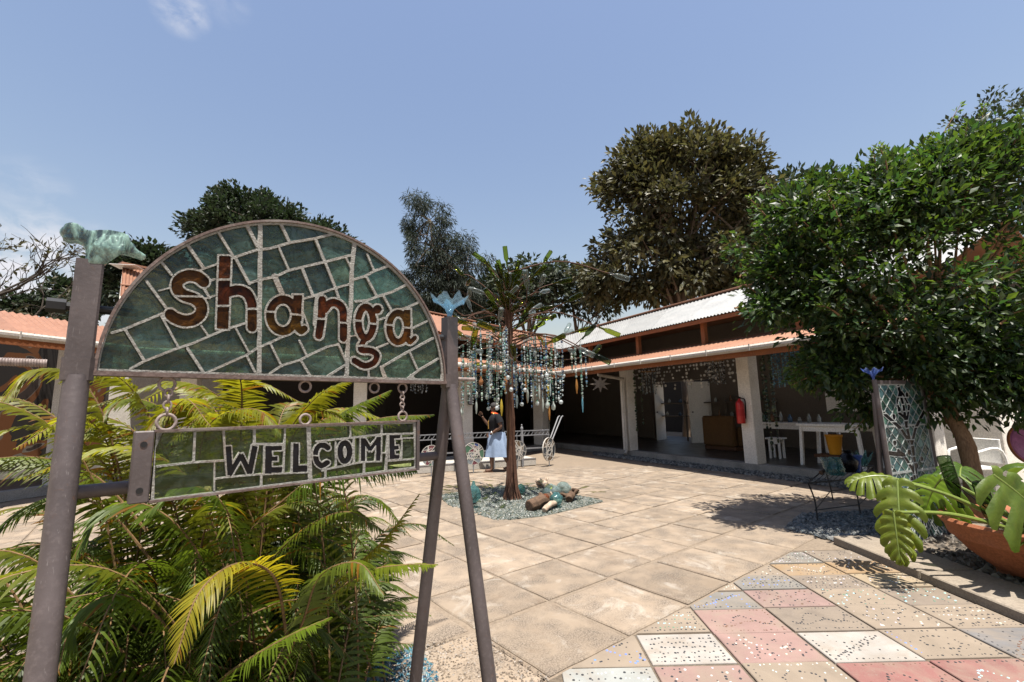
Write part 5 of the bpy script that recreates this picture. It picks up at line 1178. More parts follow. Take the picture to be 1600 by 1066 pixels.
heroes = [
 (fp((450, 1010, 1.6), (430, 905, 1.5), (375, 880, 1.38), (312, 925, 1.26), (272, 1038, 1.18)), .125, 32, (1.75, 1.35, .7), .5, Vector((1, .25, .25)), .5),
 (fp((430, 1020, 1.85), (500, 945, 1.8), (570, 895, 1.75), (630, 883, 1.7), (682, 882, 1.66)), .105, 34, (1.35, 1.25, .8), .45, None, .1),
 (fp((500, 930, 2.0), (560, 880, 2.0), (605, 838, 1.98), (655, 772, 1.95)), .11, 30, (1.3, 1.15, .7), .5, None, .3),
 (fp((280, 1120, 1.45), (360, 1050, 1.42), (440, 1000, 1.4), (515, 965, 1.38)), .13, 26, (1.2, 1.25, .9), .35, None, 0),
 (fp((440, 760, 2.1), (510, 690, 2.1), (590, 655, 2.05), (678, 648, 2.0)), .11, 30, G1, .55, None, .1),
 (fp((420, 800, 2.0), (500, 740, 1.98), (570, 725, 1.95), (650, 735, 1.92)), .14, 26, (.8, .9, .8), .8, None, 0),
 (fp((200, 800, 1.9), (165, 660, 1.85), (120, 590, 1.8), (50, 580, 1.7), (-5, 640, 1.62)), .13, 34, YG, .5, None, .3),
 (fp((230, 830, 1.8), (150, 745, 1.75), (60, 715, 1.7), (-50, 720, 1.62)), .15, 36, (1.25, 1.2, .9), .55, None, .1),
 (fp((240, 880, 1.9), (170, 800, 1.85), (100, 775, 1.8), (30, 800, 1.75), (-20, 850, 1.7)), .15, 34, G1, .5, None, .05),
 (fp((240, 950, 1.8), (150, 880, 1.75), (70, 850, 1.7), (-10, 870, 1.65)), .14, 34, G1, .55, None, .05),
 (fp((250, 1030, 1.75), (160, 960, 1.7), (80, 940, 1.65), (0, 975, 1.6)), .13, 34, (1, 1, .95), .5, None, 0),
 (fp((290, 800, 1.95), (250, 690, 1.9), (215, 620, 1.85), (175, 585, 1.75), (120, 590, 1.65)), .15, 34, YG, .5, None, .25),
 (fp((330, 820, 2.1), (290, 700, 2.05), (255, 640, 2.0), (190, 625, 1.9), (130, 680, 1.8)), .14, 34, (1.25, 1.15, .8), .55, None, .2),
 (fp((350, 850, 2.1), (330, 720, 2.05), (300, 640, 1.95), (260, 640, 1.85), (210, 700, 1.75)), .13, 34, (1.3, 1.1, .7), .5, None, .5),
 (fp((370, 900, 2.15), (375, 720, 2.1), (378, 620, 2.0), (372, 585, 1.9), (355, 570, 1.8)), .15, 34, YG, .45, Vector((1, .4, 0)), .45),
 (fp((400, 860, 2.1), (440, 700, 2.05), (490, 625, 2.0), (550, 590, 1.95)), .14, 34, YG, .5, None, .3),
 (fp((420, 860, 2.2), (470, 720, 2.2), (530, 650, 2.15), (610, 610, 2.1)), .15, 34, G1, .55, None, .1),
 (fp((330, 850, 1.95), (310, 740, 1.9), (330, 660, 1.85), (400, 640, 1.8), (450, 690, 1.75)), .12, 34, (1.35, 1.2, .75), .5, None, .4),
 (fp((400, 900, 2.0), (470, 830, 1.95), (540, 800, 1.9), (600, 830, 1.85)), .12, 32, G1, .5, None, .1),
 (fp((360, 980, 1.7), (300, 850, 1.62), (230, 790, 1.55), (160, 800, 1.5), (110, 880, 1.45)), .14, 34, (1, 1.05, .9), .5, None, .05),
 (fp((390, 1000, 1.75), (380, 880, 1.7), (350, 790, 1.62), (290, 760, 1.55), (220, 810, 1.5)), .13, 34, (.9, 1, .9), .5, None, .1),
 (fp((330, 1090, 1.6), (260, 980, 1.5), (190, 930, 1.42), (120, 960, 1.36), (90, 1050, 1.3)), .13, 34, (1, 1.1, .9), .5, None, .05),
 (fp((420, 1090, 1.7), (470, 980, 1.62), (500, 900, 1.58), (560, 880, 1.52), (600, 930, 1.48)), .11, 30, G1, .5, None, .1),
]
for k, (pth, wd, n, tint, dr, side, yl) in enumerate(heroes): frond(pth, wd*.86, int(n*2.0), tint, 500+k, dr, side, yl)
rr = random.Random(91)
for k in range(400):
    a = rr.uniform(0, 2*math.pi); L = rr.uniform(.6, 1.2); el = rr.uniform(.5, 1.35); bx, by = -1.18+rr.gauss(0, .22), 2.05+rr.gauss(0, .2)
    if k % 3 == 0: bx += rr.uniform(-.3, .35); by += rr.uniform(-.1, .35)
    if k > 210: L *= .72; bx += rr.uniform(-.22, .3); by += rr.uniform(-.25, .2)
    d = Vector((math.cos(a), math.sin(a), 0)); b0 = Vector((bx, by, 0)); h = L*math.sin(el); r = L*math.cos(el)+.12
    p = [b0, b0+d*r*.22+Vector((0, 0, h*.55)), b0+d*r*.6+Vector((0, 0, h*.95)), b0+d*r*1.05+Vector((0, 0, h*.98)), b0+d*r*1.5+Vector((0, 0, h*.72))]
    end = p[-1]
    # keep the fronds behind the sign plane so that nothing pierces the glass
    m = max((q-A_).dot(PLn) for q in p)
    if m > -.06 and min(q.z for q in p[2:]) > .9:
        sh_ = PLn*(-.06-m); p = [q+sh_*(i/4) for i, q in enumerate(p)]
    if any(q.y < .85 for q in p): continue
    if any(q.x > -.62+.25*max(0, q.y-2.1) and q.y < 3.2 for q in p): continue
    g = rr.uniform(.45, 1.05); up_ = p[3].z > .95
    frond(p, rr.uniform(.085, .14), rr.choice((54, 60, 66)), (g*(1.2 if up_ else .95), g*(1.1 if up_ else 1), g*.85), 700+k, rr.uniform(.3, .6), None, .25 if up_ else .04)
rr = random.Random(17)
for k in range(44):     # tall sunlit fronds that fill the gap between the two signs
    b0 = Vector((-1.2+rr.gauss(0, .26), 2.12+rr.gauss(0, .16), 0)); a = rr.choice((rr.uniform(-.6, .9), rr.uniform(2.4, 3.9), rr.uniform(0, 6.28))); d = Vector((math.cos(a), math.sin(a), 0)); h = rr.uniform(1.22, 1.56); r = rr.uniform(.3, .62)
    p = [b0, b0+d*r*.12+Vector((0, 0, h*.5)), b0+d*r*.4+Vector((0, 0, h*.86)), b0+d*r*.9+Vector((0, 0, h)), b0+d*r*1.5+Vector((0, 0, h*.93))]
    m = max((q-A_).dot(PLn) for q in p[2:])
    if m > -.10: p = [q+PLn*(-.10-m)*(i/4) for i, q in enumerate(p)]
    if p[-1].x > -.55: continue
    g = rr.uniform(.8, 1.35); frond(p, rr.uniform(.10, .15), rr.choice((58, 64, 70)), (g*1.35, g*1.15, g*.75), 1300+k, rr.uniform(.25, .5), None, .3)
# dry leaf and twig at the fern's foot
m_dry = worn('dry_leaf', (.17, .14, .11), (.34, .29, .24), 18, .85, .4, .004, 80)
b = MB(); c0 = onz(520, 1010, .02)
for k, (px, py, dx, dy, z) in enumerate(((535, 985, .16, .02, .12), (520, 1005, .14, -.1, .06), (548, 990, .10, .12, .10))):
    c = onz(px, py, .03); N = 12; vs = []
    for i in range(N):
        a = 2*math.pi*i/N; vs.append(c+Vector((dx*math.cos(a)*1.0, .12*math.sin(a), z*(.6+.5*math.cos(a)+.25*math.sin(2*a)))))
    vs.append(c+Vector((0, 0, z*.35))); b.add(vs, [(i, (i+1) % N, N) for i in range(N)])
solo(b, 'dry_leaves', m_dry, 'curled dry grey leaves on the ground beside the fern', 'dry leaves', fixn=False, smooth=True, kind='stuff')
# ============================================================ bottle tree
m_rust = worn('rusty_welded_rod', (.045, .022, .014), (.10, .048, .029), 16, .72, .5, .004, 90)
TX, TY = -.05, 7.37
BT = thing('bottle_tree', 'sculpted tree of welded rusty rods with bottles for leaves', 'sculpture', (TX, TY, 0)); rr = random.Random(33)
b = MB(); b.tube([(TX, TY, 0), (TX, TY, .3), (TX, TY, 2.6), (TX, TY, 3.25)], [.07, .045, .038, .032], 12); b.build('core', m_rust, BT)
for k in range(26):
    a0 = 2*math.pi*k/26+rr.uniform(-.1, .1); tw = rr.uniform(.7, 2.2)*rr.choice((1, 1, -1)); b = MB(); pts = []
    ht = rr.uniform(2.2, 3.35)
    for i in range(18):
        t = i/17; z = ht*t; R = lerp(.056, .044, t)+.085*math.exp(-z*5.5)+rr.uniform(-.008, .012); a = a0+tw*t; pts.append((TX+R*math.cos(a), TY+R*math.sin(a), z))
    b.tube(pts, rr.uniform(.009, .015), 6); b.build('trunk_rod', m_rust, BT, smooth=True, fixn=False)
def bottle_glass(name, edge, tint):
    n = NT(name); lw = n.n('LayerWeight', Blend=.42).outputs['Facing']; fr = n.n('Fresnel', IOR=1.5).outputs[0]
    body = n.n('MixShader', Fac=n.rng(lw, .25, .85, .18, .92)); n.t.links.new(n.n('BsdfTransparent', Color=tint).outputs[0], body.inputs[1]); n.t.links.new(n.bsdf(edge, .15, None, 0, .3), body.inputs[2])
    m = n.n('MixShader', Fac=n.math('MULTIPLY', n.math('MULTIPLY', fr, .75), n.math('SUBTRACT', 1.0, n.n('NewGeometry').outputs['Backfacing']))); n.t.links.new(body.outputs[0], m.inputs[1]); n.t.links.new(n.n('BsdfGlossy', Color=(1, 1, 1), Roughness=.05).outputs[0], m.inputs[2]); return n.end(m.outputs[0])
GBg = bottle_glass('green_bottle_glass', (.014, .020, .005), (.62, .68, .24))
GBc = bottle_glass('clear_bottle_glass', (.13, .15, .145), (.90, .94, .92))
GBb = bottle_glass('dark_bottle_glass', (.006, .010, .006), (.38, .46, .32))
prof = [(.005, .0), (.034, .002), (.037, .012), (.037, .17), (.034, .20), (.018, .235), (.014, .25), (.0135, .30), (.017, .302), (.017, .312), (.013, .313)]
bm_ = {}
for nm, mt in (('g', GBg), ('c', GBc), ('b', GBb)):
    q = MB(); q.lathe(prof, 12); me = bpy.data.meshes.new('bottle'); me.from_pydata([(x, y, .313-z) for x, y, z in q.v], [], q.f); me.polygons.foreach_set('use_smooth', np.full(len(me.polygons), True)); me.materials.append(mt); me.update(); bm_[nm] = me
def bottle_at(tip, d, kind, s=1.0):
    o = bpy.data.objects.new('bottle', bm_[kind]); COL.objects.link(o); o.parent = BT; d = Vector(d).normalized()
    o.rotation_mode = 'QUATERNION'; o.rotation_quaternion = d.to_track_quat('Z', 'Y'); o.location = Vector(tip)-d*.10-Vector((TX, TY, 0)); o.scale = (s, s, s)
branch_tips = []
nb = 38
for k in range(nb):
    a = 2.39996*k+rr.uniform(-.2, .2); t = k/nb; z0 = lerp(2.05, 3.3, t)+rr.uniform(-.05, .05); R = lerp(1.4, .5, t**1.1)*rr.uniform(.55, 1.12); rise = lerp(.05, .5, t)+rr.uniform(-.18, .22)
    d = Vector((math.cos(a), math.sin(a), 0)); p0 = Vector((TX, TY, z0))+d*.06
    pts = spline([p0, p0+d*R*.35+Vector((0, 0, rise*.35+.06)), p0+d*R*.7+Vector((rr.uniform(-.18, .18), rr.uniform(-.18, .18), rise*.7+rr.uniform(-.12, .12))), p0+d*R+Vector((0, 0, rise))], 10)
    b = MB(); b.tube(pts, [lerp(.010, .006, i/9) for i in range(10)], 6); b.build('branch', m_rust, BT, smooth=True, fixn=False)
    dd = (pts[-1]-pts[-2]).normalized(); dd = (dd+Vector((rr.uniform(-.2, .2), rr.uniform(-.2, .2), rr.uniform(-.35, .6)))).normalized()
    bottle_at(pts[-1], dd, rr.choice('ggggggcccb'), rr.uniform(.95, 1.2)); branch_tips.append(pts)
    if t < .8 and rr.random() < .75:   # side spur
        s = pts[6]; sd = (d.cross(Vector((0, 0, rr.choice((1, -1)))))*.8+d*.5+Vector((0, 0, rr.uniform(-.2, .7)))).normalized(); b = MB(); e = s+sd*rr.uniform(.12, .25); b.tube([s, s.lerp(e, .5)+Vector((0, 0, .02)), e], .006, 5); b.build('spur', m_rust, BT, fixn=False); bottle_at(e, sd, rr.choice('ggggccb'), rr.uniform(.85, 1.1))
for k in range(30):    # bottles on short stalks close to the trunk
    a = rr.uniform(0, 6.28); el = rr.uniform(-.1, .9); d = Vector((math.cos(a)*math.cos(el), math.sin(a)*math.cos(el), math.sin(el))); s = Vector((TX, TY, rr.uniform(2.45, 3.25))); e = s+d*rr.uniform(.18, .62); b = MB(); b.tube([s, s.lerp(e, .5)+Vector((0, 0, .05)), e], .006, 5); b.build('branch', m_rust, BT, fixn=False); bottle_at(e, d, rr.choice('ggggccb'), rr.uniform(.95, 1.2))
for k in range(13):    # crest of bottles round the top
    a = 2.4*k; el = rr.uniform(.75, 1.4); d = Vector((math.cos(a)*math.cos(el), math.sin(a)*math.cos(el), math.sin(el))); s = Vector((TX, TY, 3.22)); e = s+d*rr.uniform(.12, .45); b = MB(); b.tube([s, e], .007, 5); b.build('branch', m_rust, BT, fixn=False); bottle_at(e, d, rr.choice('gggcb'), 1.05)
# drooping long arms low on the right and left with big bottles
for (x, y, D, kd) in ((930, 555, 6.9, 'b'), (945, 515, 7.2, 'g'), (960, 430, 7.3, 'c'), (905, 545, 6.8, 'c'), (715, 545, 7.0, 'c'), (700, 520, 7.3, 'g')):
    e = aty(x, y, D); s = Vector((TX, TY, e.z+rr.uniform(.0, .35))); pts = spline([s, s.lerp(e, .5)+Vector((0, 0, .22)), e], 10); b = MB(); b.tube(pts, [lerp(.014, .008, i/9) for i in range(10)], 6); b.build('branch', m_rust, BT, smooth=True, fixn=False); bottle_at(e, (pts[-1]-pts[-2]).normalized(), kd, 1.15); branch_tips.append(pts)
# ---- bead strands and glass drops hanging from the tree
n_ = NT('strung_glass'); _at = n_.n('Attribute', attribute_name='col').outputs['Color']; _p = n_.bsdf(_at, .08, None, 0, .7); _t = n_.n('BsdfTransparent', Color=n_.mix(.5, _at, (1, 1, 1))).outputs[0]; _tl = n_.n('BsdfTranslucent', Color=_at).outputs[0]
_m0 = n_.n('MixShader', Fac=.3); n_.t.links.new(_p, _m0.inputs[1]); n_.t.links.new(_tl, _m0.inputs[2]); _m = n_.n('MixShader', Fac=.28); n_.t.links.new(_m0.outputs[0], _m.inputs[1]); n_.t.links.new(_t, _m.inputs[2]); m_strung = n_.end(_m.outputs[0])
PALS = [[(.36, .48, .49), (.62, .66, .65), (.12, .24, .30), (.55, .6, .6)], [(.10, .22, .36), (.46, .56, .62), (.05, .1, .22), (.66, .69, .69)], [(.5, .55, .52), (.3, .36, .33), (.7, .72, .7)], [(.15, .33, .27), (.4, .5, .42), (.08, .16, .12), (.6, .62, .55)]]
def strand(top, L, seed, pal, end=None, rb=.014):
    r = random.Random(seed); b = MB(); top = Vector(top); z = top.z-.02; b.col = (.05, .05, .05)
    b.tube([top, top-Vector((0, 0, L))], .0018, 4)
    while z > top.z-L:
        s = rb*r.choice((.5, .7, 1, 1, 1.5)); _f = r.uniform(.7, 1.25); b.col = tuple(c*_f for c in r.choice(pal))
        b.ball((top.x, top.y, z), s, 6, 4, (1, 1, r.choice((1, 1, 1.7, .6)))); z -= s*2+r.choice((.003, .008, .03, .015))
    e = Vector((top.x, top.y, top.z-L))
    if end == 'ball': b.col = (.6, .64, .64); b.ball(e-Vector((0, 0, .034)), .034, 12, 8)
    elif end == 'drop':
        b.col = r.choice(((.5, .38, .05), (.45, .55, .55), (.16, .4, .5), (.5, .54, .5), (.42, .2, .05))); s = r.uniform(.015, .024); b.lathe([(.004, 0), (s*.7, -.05), (s, -.11), (s*.75, -.17), (.006, -.235)], 10, Matrix.Translation(e))
    elif end == 'bulb':
        b.col = r.choice(((.35, .4, .3), (.32, .14, .05), (.5, .55, .5))); b.lathe([(.012, 0), (.012, -.03), (.034, -.07), (.038, -.10), (.025, -.13), (.004, -.14)], 12, Matrix.Translation(e))
    return b
k = 0
STR = 'strands hanging from the bottle tree'
PN = ['pale aqua', 'deep blue', 'smoky clear', 'sea green']
LAB = {None: 'string of {} glass beads hanging under the bottle tree', 'ball': 'string of {} glass beads ending in a clear ball under the bottle tree', 'drop': '{} glass bead string with a long pointed drop under the bottle tree', 'bulb': '{} glass bead string ending in a rounded bulb under the bottle tree'}
rr = random.Random(77)
low = [p for p in branch_tips if p[5].z < 2.75]
for i in range(118):
    pts = rr.choice(low); p = pts[rr.randint(2, 8)]+Vector((rr.uniform(-.01, .01), rr.uniform(-.01, .01), -.005)); end = rr.choice((None,)*7+('ball', 'drop', 'drop', 'bulb'))
    bot = rr.uniform(1.38, 1.95); L = max(.25, min(1.05, p.z-bot)); pi = rr.randrange(4); q = strand(p, L, k, PALS[pi], end, .0125); k += 1
    solo(q, 'bead_strand', m_strung, LAB[end].format(PN[pi]), 'bead string', STR+' '+PN[pi]+(' '+end if end else ''), smooth=True, fixn=False)
# ============================================================ strand chimes under the eaves
m_ring = worn('cane_hoop', (.20, .10, .04), (.32, .18, .08), 12, .7, .2, .002, 80)
def chime(c, R, L, n, label, pal, seed, hang=.25):
    T = thing('bead_chime', label, 'wind chime', (c.x, c.y, c.z-L), 'bead chimes under the eaves'); r = random.Random(seed)
    b = MB(); b.ring(c, (0, 0, 1), R, .010, 24, 6); b.ring(c-Vector((0, 0, .012)), (0, 0, 1), R*.55, .008, 18, 6); b.build('hoop', m_ring, T, smooth=True)
    b = MB()
    for q in range(3): a = q*2.094; b.tube([c+Vector((R*math.cos(a), R*math.sin(a), 0)), c+Vector((0, 0, hang))], .003, 4)
    b.build('cord', m_black, T)
    for i in range(n):
        a = 2*math.pi*i/n; rr_ = R if i % 3 else R*.55; q = strand(c+Vector((rr_*math.cos(a), rr_*math.sin(a), -.008)), L*r.uniform(.85, 1), seed*100+i, pal, None, .013); q.build('strand', m_strung, T, smooth=True, fixn=False)
    return T
BL = [(.12, .30, .42), (.22, .42, .50), (.08, .2, .32)]; GY = [(.3, .36, .38), (.12, .16, .2), (.5, .52, .5)]; BW = [(.03, .03, .035), (.55, .56, .55), (.2, .22, .24)]; DG = [(.02, .05, .03), (.05, .09, .05), (.10, .12, .06)]
def under(seg, px, o, z): q = pt(seg, find_t(seg, o, px, z), o, z); return q
chime(under(3, 1226, .9, 2.42), .24, .74, 30, 'thick blue bead chime hanging beside the white pillar', BL, 11)
chime(under(3, 1012, 1.5, 2.35), .20, .66, 20, 'grey blue bead chime just inside the open veranda by the downpipe', GY, 12)
chime(under(3, 1116, 1.7, 2.45), .20, .60, 20, 'black and white bead chime in front of the back wall shelves', BW, 13)
chime(under(2, 752, .9, 2.36), .22, .7, 22, 'pale bead chime hanging at the white pillar of the back wing', GY, 14)
chime(under(2, 858, .9, 2.38), .25, .85, 26, 'turquoise bead chime hanging in the inner corner of the eaves', BL, 15)
chime(under(1, 655, .6, 2.36), .20, .55, 20, 'clear bead chime hanging beyond the legs of the sign', BW, 16)
for px, o, L in ((990, 1.0, 1.7), (1000, 1.3, 1.5), (1192, 1.0, 1.9), (1203, 1.25, 1.8), (1199, .9, 1.2), (1187, 1.4, 1.5)):
    q = strand(under(3, px, o, 2.35), L, 900+px, DG, None, .028); solo(q, 'bead_strand', m_strung, 'long dark green string of glass pieces hung beside a veranda pillar', 'bead string', 'dark strings beside the pillars', smooth=True, fixn=False)
# curtain of white glass discs
DC = thing('disc_curtain', 'curtain of small white glass discs strung across the open veranda', 'curtain', tuple(pt(3, .45, 2.2, 1.5))); b = MB(); w_ = MB(); rr = random.Random(3)
for i in range(34):
    t = lerp(find_t(3, 2.2, 985, 2), find_t(3, 2.2, 1160, 2), i/33); nrow = rr.randint(3, 8); p = pt(3, t, 2.2, 2.62); w_.tube([p, p-Vector((0, 0, .1*nrow))], .002, 4)
    for j in range(nrow):
        if rr.random() < .2: continue
        c = p+Vector((rr.uniform(-.03, .03), rr.uniform(-.02, .02), -.1*j-.06)); n = seg_n(3); a = (n+Vector((rr.uniform(-.4, .4), rr.uniform(-.4, .4), rr.uniform(-.3, .3)))).normalized(); R = rr.uniform(.026, .042); b.tube([c-a*.006, c+a*.006], R, 9)
w_.build('strings', m_black, DC); b.build('discs', plain('milky_glass', (.62, .60, .56), .25, 0, .5), DC, kind='stuff')
b = MB(); b.beam(pt(3, find_t(3, 2.2, 980, 2), 2.2, 2.63), pt(3, find_t(3, 2.2, 1166, 2), 2.2, 2.63), .03, .03); b.build('rail', m_fascia, DC)
# star ornament and little lanterns on the gutter
b = MB(); c = aty(938, 600, 12.6); vs = []
for i in range(16): r = .30 if i % 2 == 0 else .12; vs.append(c+Vector((r*math.cos(i*math.pi/8), 0, r*.8*math.sin(i*math.pi/8))))
b.prism(vs, (0, .03, 0)); b.tube([c+Vector((0, .015, .2)), c+Vector((0, .015, .45))], .004, 4); solo(b, 'star_ornament', m_bwall, 'pale driftwood star hanging at the corner of the eaves', 'ornament')
# ============================================================ foot of the bottle tree: driftwood and blown glass
m_wood = worn('bleached_driftwood', (.20, .13, .08), (.45, .37, .29), 9, .85, .5, .008, 60, stretch=(3, 1, 1))
m_dwood = worn('dark_root_wood', (.045, .028, .018), (.13, .08, .05), 9, .85, .6, .01, 60)
G_turq = glassy('turquoise_glass', (.015, .07, .07), (.09, .22, .215), .4, (.60, .86, .84), .05, 8, .25, .2, .3, spec=.9, csp=(.35, .65))
G_pale = glassy('pale_blown_glass', (.10, .15, .15), (.28, .35, .34), .5, (.80, .92, .9), .04, 8, .2, .1, .3, spec=.9, csp=(.35, .65))
def organic(name, mat, label, cat, build, vox=.010, it=2, group=None):
    b = MB(); build(b); v = np.array(b.v); c = Vector((v[:, 0].mean(), v[:, 1].mean(), max(0, v[:, 2].min()))); me = remeshed(b, vox, it, name); me.transform(Matrix.Translation(-c)); me.materials.append(mat)
    o = bpy.data.objects.new(name, me); COL.objects.link(o); o.location = c; return tag(o, label, cat, group)
def log(p, q, r0, r1, seed, knots=3):
    def f(b):
        r = random.Random(seed); p_, q_ = Vector(p), Vector(q); n = 8; pts = []; rad = []
        for i in range(n): t = i/(n-1); pts.append(p_.lerp(q_, t)+Vector((r.uniform(-.02, .02), r.uniform(-.02, .02), .025*math.sin(t*3)+r.uniform(-.01, .01)))); rad.append(lerp(r0, r1, t)*r.uniform(.85, 1.15))
        b.tube(pts, rad, 9)
        for k in range(knots): c = pts[r.randint(1, n-2)]; d = Vector((r.uniform(-1, 1), r.uniform(-1, 1), r.uniform(.1, 1))).normalized(); b.tube([c, c+d*r.uniform(.09, .16)], [r0*.6, r0*.3], 7)
    return f
g = lambda px, py, z: onz(px, py, z)
organic('driftwood_log', m_dwood, 'dark gnarled driftwood root beside the bottle tree', 'driftwood', log(g(828, 792, .07), g(880, 772, .09), .085, .06, 1, 5))
organic('driftwood_log', m_wood, 'pale bleached driftwood stick in front of the dark root', 'driftwood', log(g(848, 797, .05), g(878, 783, .06), .045, .03, 2, 1))
organic('driftwood_log', m_wood, 'short weathered driftwood stump behind the glass lumps', 'driftwood', log(g(842, 752, .05), g(856, 762, .07), .06, .05, 3, 3))
organic('driftwood_log', m_dwood, 'dark knotty root end at the edge of the crushed glass', 'driftwood', log(g(890, 780, .06), g(899, 768, .10), .06, .045, 4, 4))
organic('driftwood_log', m_dwood, 'dark root under the tall turquoise glass lump', 'driftwood', log(g(728, 790, .06), g(742, 778, .08), .055, .045, 5, 3))
def blob(c, r, seed, sc=(1, 1, 1), n=9, top=False):
    def f(b):
        rd = random.Random(seed); c_ = Vector(c); b.ball(c_, r, 14, 9, sc)
        for k in range(n*2): u = Vector((rd.gauss(0, 1), rd.gauss(0, 1), rd.gauss(0, 1))).normalized(); b.ball(c_+Vector((u.x*r*sc[0]*.75, u.y*r*sc[1]*.75, u.z*r*sc[2]*.75)), r*rd.uniform(.18, .42), 10, 6)
        if top: b.tube([c_, c_+Vector((0, 0, r*sc[2]*1.5))], [r*.6, r*.15], 10)
    return f
organic('glass_lump', G_turq, 'bright turquoise frilled glass lump in front of the driftwood', 'glass sculpture', blob(g(869, 780, .12), .095, 1, (1, .8, .9), 12))
organic('glass_lump', G_pale, 'large clear blown glass bulb lying on the driftwood', 'glass sculpture', blob(g(880, 764, .17), .115, 2, (1, .9, .95), 4))
organic('glass_lump', G_pale, 'smoky blue blown glass bulb between bottle tree and driftwood', 'glass sculpture', blob(g(862, 768, .18), .12, 3, (1.1, .9, .8), 4))
organic('glass_lump', G_turq, 'pointed turquoise glass lump between the sign leg and bottle tree', 'glass sculpture', blob(g(740, 772, .20), .11, 4, (.95, .9, 1.1), 6, True))
organic('glass_lump', G_turq, 'teal glass ball just behind the foot of the bottle tree', 'glass sculpture', blob(g(814, 764, .10), .075, 5, (1, 1, 1), 5))
G_rb = glassy('amber_blown_glass', (.08, .02, .01), (.25, .09, .03), .3, (.8, .5, .3), .06, 8, .2, .1, .3, spec=.8)
organic('glass_lump', G_rb, 'small amber brown glass lump on the dark root', 'glass sculpture', blob(g(852, 778, .13), .06, 6))
# ============================================================ ramp, railing and round glass discs
ra, rb_ = onz(690, 738), onz(838, 727); rdir = (rb_-ra).normalized(); rn = Vector((-rdir.y, rdir.x, 0))
m_ramp = worn('ramp_concrete', (.30, .28, .245), (.42, .39, .35), 4, .9, .3, .005, 60, dirt=(.2, .18, .16), dscale=2)
rw = thing('ramp_wall', 'low concrete ramp edge below the railing', 'wall', tuple(ra.lerp(rb_, .5)))
a = ra-rdir*2.2
b = MB(); b.prism([a, rb_, rb_+rn*.9, a+rn*.9], (0, 0, .17)); b.build('slab', m_ramp, rw, bevel=.01)
RL = thing('railing', 'grey steel railing with a diagonal lattice top rail along the ramp', 'railing', tuple(ra.lerp(rb_, .5)+Vector((0, 0, 0)))); ro = -rn*.06
e0_, e1_ = ra-rdir*2.0+ro, rb_+rdir*.35+ro
for z in (.845, .735): b = MB(); b.beam(e0_+Vector((0, 0, z)), e1_+Vector((0, 0, z)), .03, .022); b.build('rail', m_steel, RL)
b = MB(); b.beam(e0_+Vector((0, 0, .42)), e1_+Vector((0, 0, .42)), .028, .028); b.build('rail', m_steel, RL)
n = 46
for k in range(n):
    p = e0_.lerp(e1_, (k+.5)/n); b = MB(); b.beam(p+rdir*-.028+Vector((0, 0, .746)), p+rdir*.028+Vector((0, 0, .834)), .012, .022, up=rn); b.build('lattice_bar', m_steel, RL)
for px in (703, 773, 831):
    q = onz(px, 733); t = (q-ra).dot(rdir); p = ra+rdir*t+ro; b = MB(); b.beam(p+Vector((0, 0, -.0)), p+Vector((0, 0, .9)), .05, .05, up=rn); b.build('post', m_steel, RL)
    b = MB(); b.lathe([(.035, .9), (.03, .93), (.012, .96), (.02, .985), (.004, 1.01)], 10, Matrix.Translation((p.x, p.y, 0))); b.build('finial', m_steel, RL, smooth=True)
